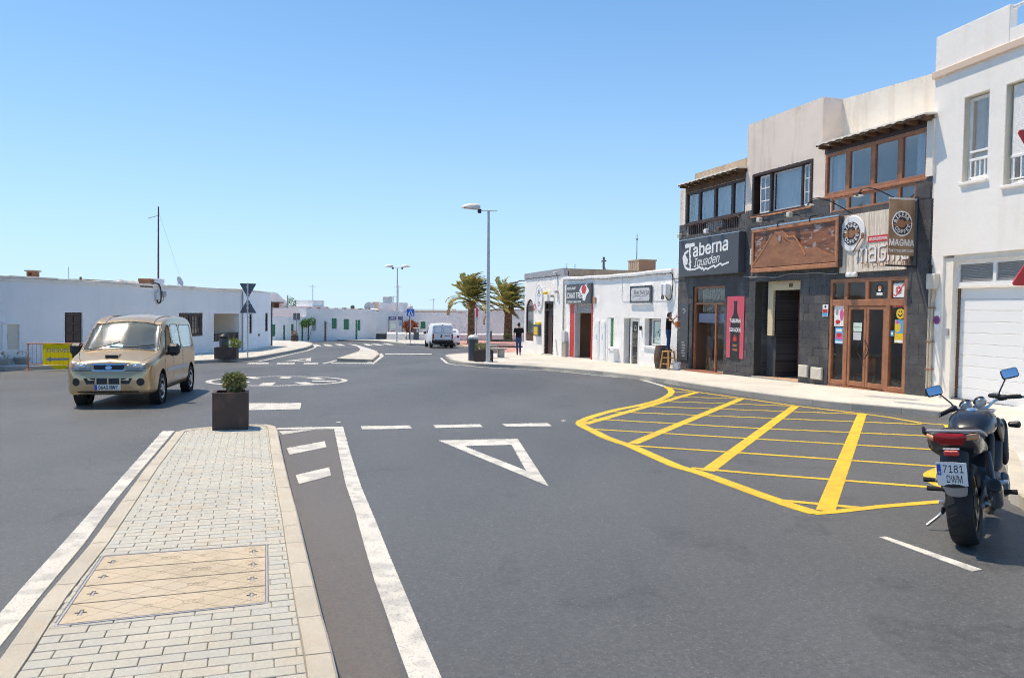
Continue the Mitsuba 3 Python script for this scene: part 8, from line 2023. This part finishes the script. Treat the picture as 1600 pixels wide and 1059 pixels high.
# planter, bin and benches at the plaza corner
planter('low rust-brown planter at the foot of the tall street lamp', -1.22, 34.1, .82, .5, .50, 0.02, .133)
bush('shrub', 'scrubby green plants in the low planter by the tall lamp', 'shrub', (-1.30, 34.1, gz_(-1.3, 34.1) + .62), (.36, .20, .20), 380, .10, 'm_leaf_olive', 61)
k = thing('flower', 'pale dry flower heads in the low planter by the tall lamp', 'flower'); g = np.random.RandomState(3); b = B()
for i in range(9):
    p = np.array([-1.08 + g.randn() * .06, 34.02 + g.randn() * .05, gz_(-1.1, 34) + .66 + g.randn() * .05])
    b.ell(p, (.028, .028, .02), 1); b.tube([p, p - [0, 0, .2]], .005, 4)
put(b, 'm_beige_box', k, 'heads', M=I4); stuff(k + '__heads')
k = thing('litter_bin', 'tall dark litter bin with pale lid at the plaza corner', 'bin')
LB = trl(-1.72, 34.75, gz_(-1.72, 34.75))
put(B().lathe([(0, 0), (.20, 0), (.22, .04), (.23, 1.0), (.0, 1.0)], 20), 'm_sign_slate', k, 'drum', M=LB, smooth=35); put(B().lathe([(.235, .98), (.25, 1.0), (.245, 1.07), (.15, 1.15), (0, 1.17)], 20), 'm_grey_light', k, 'lid', M=LB, smooth=35)
for x, y, lab in ((-0.85, 38.6, 'grey concrete bench just right of the tall street lamp'), (-1.35, 45.0, 'grey concrete bench farther back behind the tall street lamp')):
    k = thing('bench', lab, 'bench')
    Mb = trl(x, y, gz_(x, y)) @ rotm([0, 0, 1], .25)
    put(B().box(-.55, .55, -.25, .25, .40, .48, .015), 'm_concrete_bench', k, 'seat', M=Mb)
    for sx in (-.32, .32):
        put(B().box(sx - .14, sx + .14, -.2, .2, 0, .40, .015), 'm_concrete_bench', k, 'leg', M=Mb)
k = thing('bollard', 'dark square post on the plaza between the palm trees', 'post'); put(B().box(-.17, .17, -.17, .17, 0, 1.05, .02), 'm_sign_slate', k, 'post', M=trl(-2.2, 78.5, gz_(-2.2, 78.5)))
bush('bush', 'round bright green bush before the plaza house', 'bush', (-1.75, 87.5, gz_(-1.7, 87.5) + 1.15), (1.0, .8, .75), 1500, .2, 'm_leaf_green', 71)
bush('bush', 'bare reddish-brown bush behind the crossing sign', 'bush', (-10.95, 83.9, gz_(-10.9, 83.9) + 1.45), (.85, .6, .60), 900, .2, 'm_leaf_red', 72, stem=gz_(-10.9, 83.9))
bush('agave', 'small round grey-green plant at the foot of the thick palm', 'plant', (-.48, 79.7, gz_(-.5, 79.7) + .42), (.33, .3, .36), 240, .22, 'm_leaf_olive', 73)
for i, (x0, x1, y0, h) in enumerate(((-2.3, 0.9, 77.2, .22), (-2.0, 0.8, 57.2, .12))):
    k = struct(B().box(x0, x1, y0, y0 + .3, -.1, .14 + h, .01), 'm_stone_b', 'kerb', ground=True)

# ------------------------------------------------------------------ lamps, signs, barrier


def lamp_head(k, M):
    put(B().loft([[(a * .0 + x, y * w, z) for y, z in ((-.5, .02), (-.42, .10 * hh), (-.2, .16 * hh), (.2, .16 * hh), (.42, .10 * hh), (.5, .02), (.4, -.0), (-.4, -.0))] for a, x, w, hh in ((0, 0.02, .20, .9), (0, .12, .30, 1.2), (0, .45, .30, 1.0), (0, .62, .22, .6), (0, .68, .12, .3))]), 'm_lampshell', k, 'lamp_head', M=M, smooth=35)
    put(B().box(.06, .60, -.10, .10, -.012, .0, .004), 'm_lens', k, 'lamp_glass', M=M); put(B().box(-.03, .10, -.06, .06, -.12, .02, .02), 'm_black', k, 'lamp_joint', M=M)


def street_lamp(label, x, y, h, r0, r1, heads, arm=(.95, .40)):
    k = thing('street_lamp', label, 'street lamp')
    M = trl(x, y, gz_(x, y)) @ rotm([0, 1, 0], math.radians(-0.5) if h < 6.6 else 0)
    put(B().tube([(0, 0, 0), (0, 0, h * .5), (0, 0, h)], [r0, (r0 + r1) / 2, r1], 16), 'm_pole', k, 'pole', M=M, smooth=40)
    put(B().box(-.16, .16, -.16, .16, 0, .03, .006), 'm_pole', k, 'base_plate', M=M); put(B().box(-.05, .05, -r0 - .004, -r0 + .02, .5, .9, .006), 'm_pole', k, 'service_hatch', M=M)
    put(B().tube([(-arm[0] * .42, 0, h), (arm[1], 0, h - .02)], .022, 8), 'm_pole', k, 'cross_arm', M=M)
    for sgn in heads:
        lamp_head(k, M @ trl(sgn * arm[0] * .36, 0, h + .03) @ (rotm([0, 0, 1], math.pi) if sgn < 0 else I4) @ rotm([0, 1, 0], -0.10) @ np.diag([1.2, 1.2, 1.25, 1]))
    return k


street_lamp('tall grey street lamp with one head at the plaza corner', -1.02, 33.6, 6.50, .095, .055, (-1,), (.95, .37))
street_lamp('double-headed grey street lamp before the far houses', -10.64, 72.1, 6.80, .085, .05, (-1, 1), (1.05, .4))
k = thing('globe_lamp', 'dark lamp post with white globe behind the crossing sign', 'street lamp')
M = trl(-10.74, 82.08, gz_(-10.74, 82.08)); put(B().tube([(0, 0, 0), (0, 0, 2.9)], [.11, .09], 10), 'm_sign_slate', k, 'post', M=M); put(B().lathe([(.06, 2.9), (.16, 2.95), (.10, 3.03), (0, 3.03)], 14), 'm_black', k, 'collar', M=M); put(B().ell((0, 0, 3.33), (.30, .30, .33), 3), 'm_globe', k, 'globe', M=M, smooth=True); put(B().lathe([(.1, 3.62), (.05, 3.72), (0, 3.76)], 10), 'm_grey_light', k, 'finial', M=M)


def pole(k, M, h, r=.03, m_='m_pole'):
    put(B().tube([(0, 0, 0), (0, 0, h)], r, 10), m_, k, 'pole', M=M, smooth=40)


k = thing('crossing_sign', 'blue square pedestrian crossing sign on a grey pole', 'sign')
M = trl(-8.09, 62.1, gz_(-8.09, 62.1)) @ rotm([0, 0, 1], .08); pole(k, M, 2.8)
put(B().ext(rr(-.30, .30, 2.24, 2.84, .04), -.05, -.035), 'm_blue', k, 'plate', M=M); pr(k, Polygon([(-.23, 2.36), (.23, 2.36), (0, 2.78)]), -.05, 'm_white', 'triangle', M=M); pr(k, unary_union([Point(0.0, 2.64).buffer(.035), LineString([(0, 2.6), (0, 2.5), (-.07, 2.39)]).buffer(.028), LineString([(0, 2.5), (.07, 2.39)]).buffer(.024), LineString([(-.06, 2.54), (0, 2.58), (.07, 2.53)]).buffer(.018)]), -.053, 'm_black', 'figure', M=M); pr(k, rect(-.24, .24, 2.29, 2.33), -.05, 'm_white', 'stripe', M=M)


def tri(cx, z0, side, up=True):
    h = side * .866
    p = [(cx - side / 2, z0), (cx + side / 2, z0), (cx, z0 + h)] if up else [(cx - side / 2, z0 + h), (cx + side / 2, z0 + h), (cx, z0)]
    return Polygon(p).buffer(-.03).buffer(.03, 4)


k = thing('double_sign', 'pole with two dark triangular sign backs on the left pavement', 'sign')
M = trl(-12.2, 36.0, gz_(-12.2, 36.0)) @ rotm([0, 0, 1], .05); pole(k, M, 3.42, .034)
put(B().ext(tri(0, 2.72, .78, False), .04, .052), 'm_sign_back', k, 'upper_plate', M=M); put(B().ext(tri(0, 2.03, .78, True), .04, .052), 'm_sign_back', k, 'lower_plate', M=M)
for z in (3.2, 2.9, 2.25, 2.45):
    put(B().box(-.06, .06, -.036, .045, z, z + .04, .004), 'm_pole', k, 'clamp', M=M)
k = thing('square_sign', 'square grey sign back on a thin pole at the far corner', 'sign')
M = trl(-19.4, 70.2, gz_(-19.4, 70.2)); pole(k, M, 2.5, .04, 'm_grey'); put(B().ext(rr(-.31, .31, 1.9, 2.52, .03), .045, .06), 'm_sign_back', k, 'plate', M=M)
k = thing('flag_sign', 'thin pole with a narrow pinkish sign seen edge-on beside the slim palm', 'sign')
M = trl(-2.82, 62.0, gz_(-2.82, 62.0)); pole(k, M, 3.0, .035, 'm_grey'); put(B().box(-.09, .09, -.05, .30, 2.25, 3.0, .01), 'm_banner', k, 'plate', M=M); put(B().box(-.085, .085, -.052, .28, 1.95, 2.22, .01), 'm_grey_light', k, 'lower_plate', M=M)
k = thing('give_way_post', 'post with red and white triangular signs at the right edge of the photo', 'sign')
M = trl(6.09, 8.85, gz_(6.09, 8.85)) @ rotm([0, 0, 1], -.12); pole(k, M, 3.95, .035)
for z0, up in ((3.03, False), (2.085, True)):
    g = tri(0, z0, .92, up)
    p_ = put(B().ext(g, -.075, -.05), 'm_red', k, 'sign_plate', M=M); pr(p_, g.buffer(-.095), -.075, 'm_white', 'white_field', M=M)
    if up:
        pr(p_, unary_union([LineString([(math.cos(a) * .13, 2.37 + math.sin(a) * .13) for a in np.linspace(s0, s0 + 1.5, 8)]).buffer(.022) for s0 in (0.2, 2.3, 4.4)]), -.078, 'm_black', 'arrows', M=M)
k = thing('information_board', 'slim framed town information board with map against the back house', 'board')
M = trl(-12.5, 83.6, gz_(-12.5, 83.6)) @ rotm([0, 0, 1], .10)
for x in (-.70, .72):
    put(B().box(x - .045, x + .045, -.04, .04, 0, 2.5, .01), 'm_green_door' if False else 'm_grey_dark', k, 'post', M=M)
put(B().box(-.66, .68, -.03, .03, 2.08, 2.45, .01), 'm_purple_board', k, 'header', M=M); put(B().box(-.66, .30, -.03, .02, .75, 2.05, .01), 'm_grey_light', k, 'map_panel', M=M); put(B().box(.36, .66, -.03, .02, .75, 2.05, .01), 'm_grey_light', k, 'list_panel', M=M)
put(B().text('INFO', -.55, 2.2, .14, -.031, .004, True), 'm_white', k, 'lettering', M=M); pr(k, blob(-.25, 1.45, .28, .3, 14), -.031, 'm_poster_mint', 'map_print', M=M); pr(k, rect(.40, .62, 1.5, 1.9), -.031, 'm_poster_blue', 'list_print', M=M); pr(k, rect(-.5, -.05, .83, .93), -.031, 'm_red_dark', 'map_print', M=M)
k = thing('litter_bin', 'dark litter bin with pale flap left of the small white van', 'bin')
M = trl(-10.1, 82.3, gz_(-10.1, 82.3)); put(B().box(-.27, .27, -.22, .22, 0, 1.2, .03), 'm_sign_slate', k, 'body', M=M); put(B().box(-.29, .29, -.24, .24, 1.2, 1.30, .03), 'm_beige_box', k, 'lid', M=M); put(B().box(.05, .25, -.235, -.215, .8, 1.15, .01), 'm_grey_light', k, 'flap', M=M)
# barrier with the yellow diversion sheet
k = thing('barrier', 'rusty orange crowd barrier at the kerb beside the gold van', 'barrier')
M = trl(-16.47, 26.55, G(-16.47, 26.55)) @ rotm([0, 0, 1], .10)
put(B().tube(spl([(0, 0, .0), (0, 0, .80), (.03, 0, .90), (.12, 0, .93), (2.0, 0, .93), (2.09, 0, .90), (2.12, 0, .80), (2.12, 0, 0)], 5), .022, 8), 'm_orange', k, 'hoop', M=M, smooth=40); put(B().tube([(0, 0, .22), (2.12, 0, .22)], .016, 8), 'm_orange', k, 'lower_rail', M=M)
for i in range(14):
    put(B().tube([(.13 + i * .142, 0, .22), (.13 + i * .142, 0, .93)], .0075, 6), 'm_orange', k, 'bar', M=M)
for x in (0, 2.12):
    put(B().tube([(x, -.25, .012), (x, 0, .06), (x, .25, .012)], .016, 6), 'm_orange', k, 'foot', M=M)
k = thing('diversion_sheet', 'yellow sheet with faded grey wording and left arrow tied to the barrier', 'sign')
put(B().raw([(.49 + .95 * u, -.030 - .006 * math.sin(u * 9), z) for z in (.20, .56, .925) for u in np.linspace(0, 1, 9)], [(j * 9 + i, j * 9 + i + 1, j * 9 + i + 10, j * 9 + i + 9) for j in range(2) for i in range(8)]), 'm_plastic_sheet', k, 'sheet', M=M); put(B().raw([(.70, -.03, .19), (.9, -.05, .06), (1.2, -.05, .06), (1.40, -.03, .19)], [(0, 1, 2, 3)]), 'm_plastic_sheet', k, 'folded_flap', M=M)
put(B().text('DESVIO', .62, .64, .12, -.040, .003, True, sx=1.25), 'm_slats', k, 'lettering', M=M); pr(k, Polygon([(.58, .40), (.76, .50), (.76, .44), (1.34, .45), (1.34, .37), (.76, .36), (.76, .30)]), -.040, 'm_slats', 'arrow', M=M)
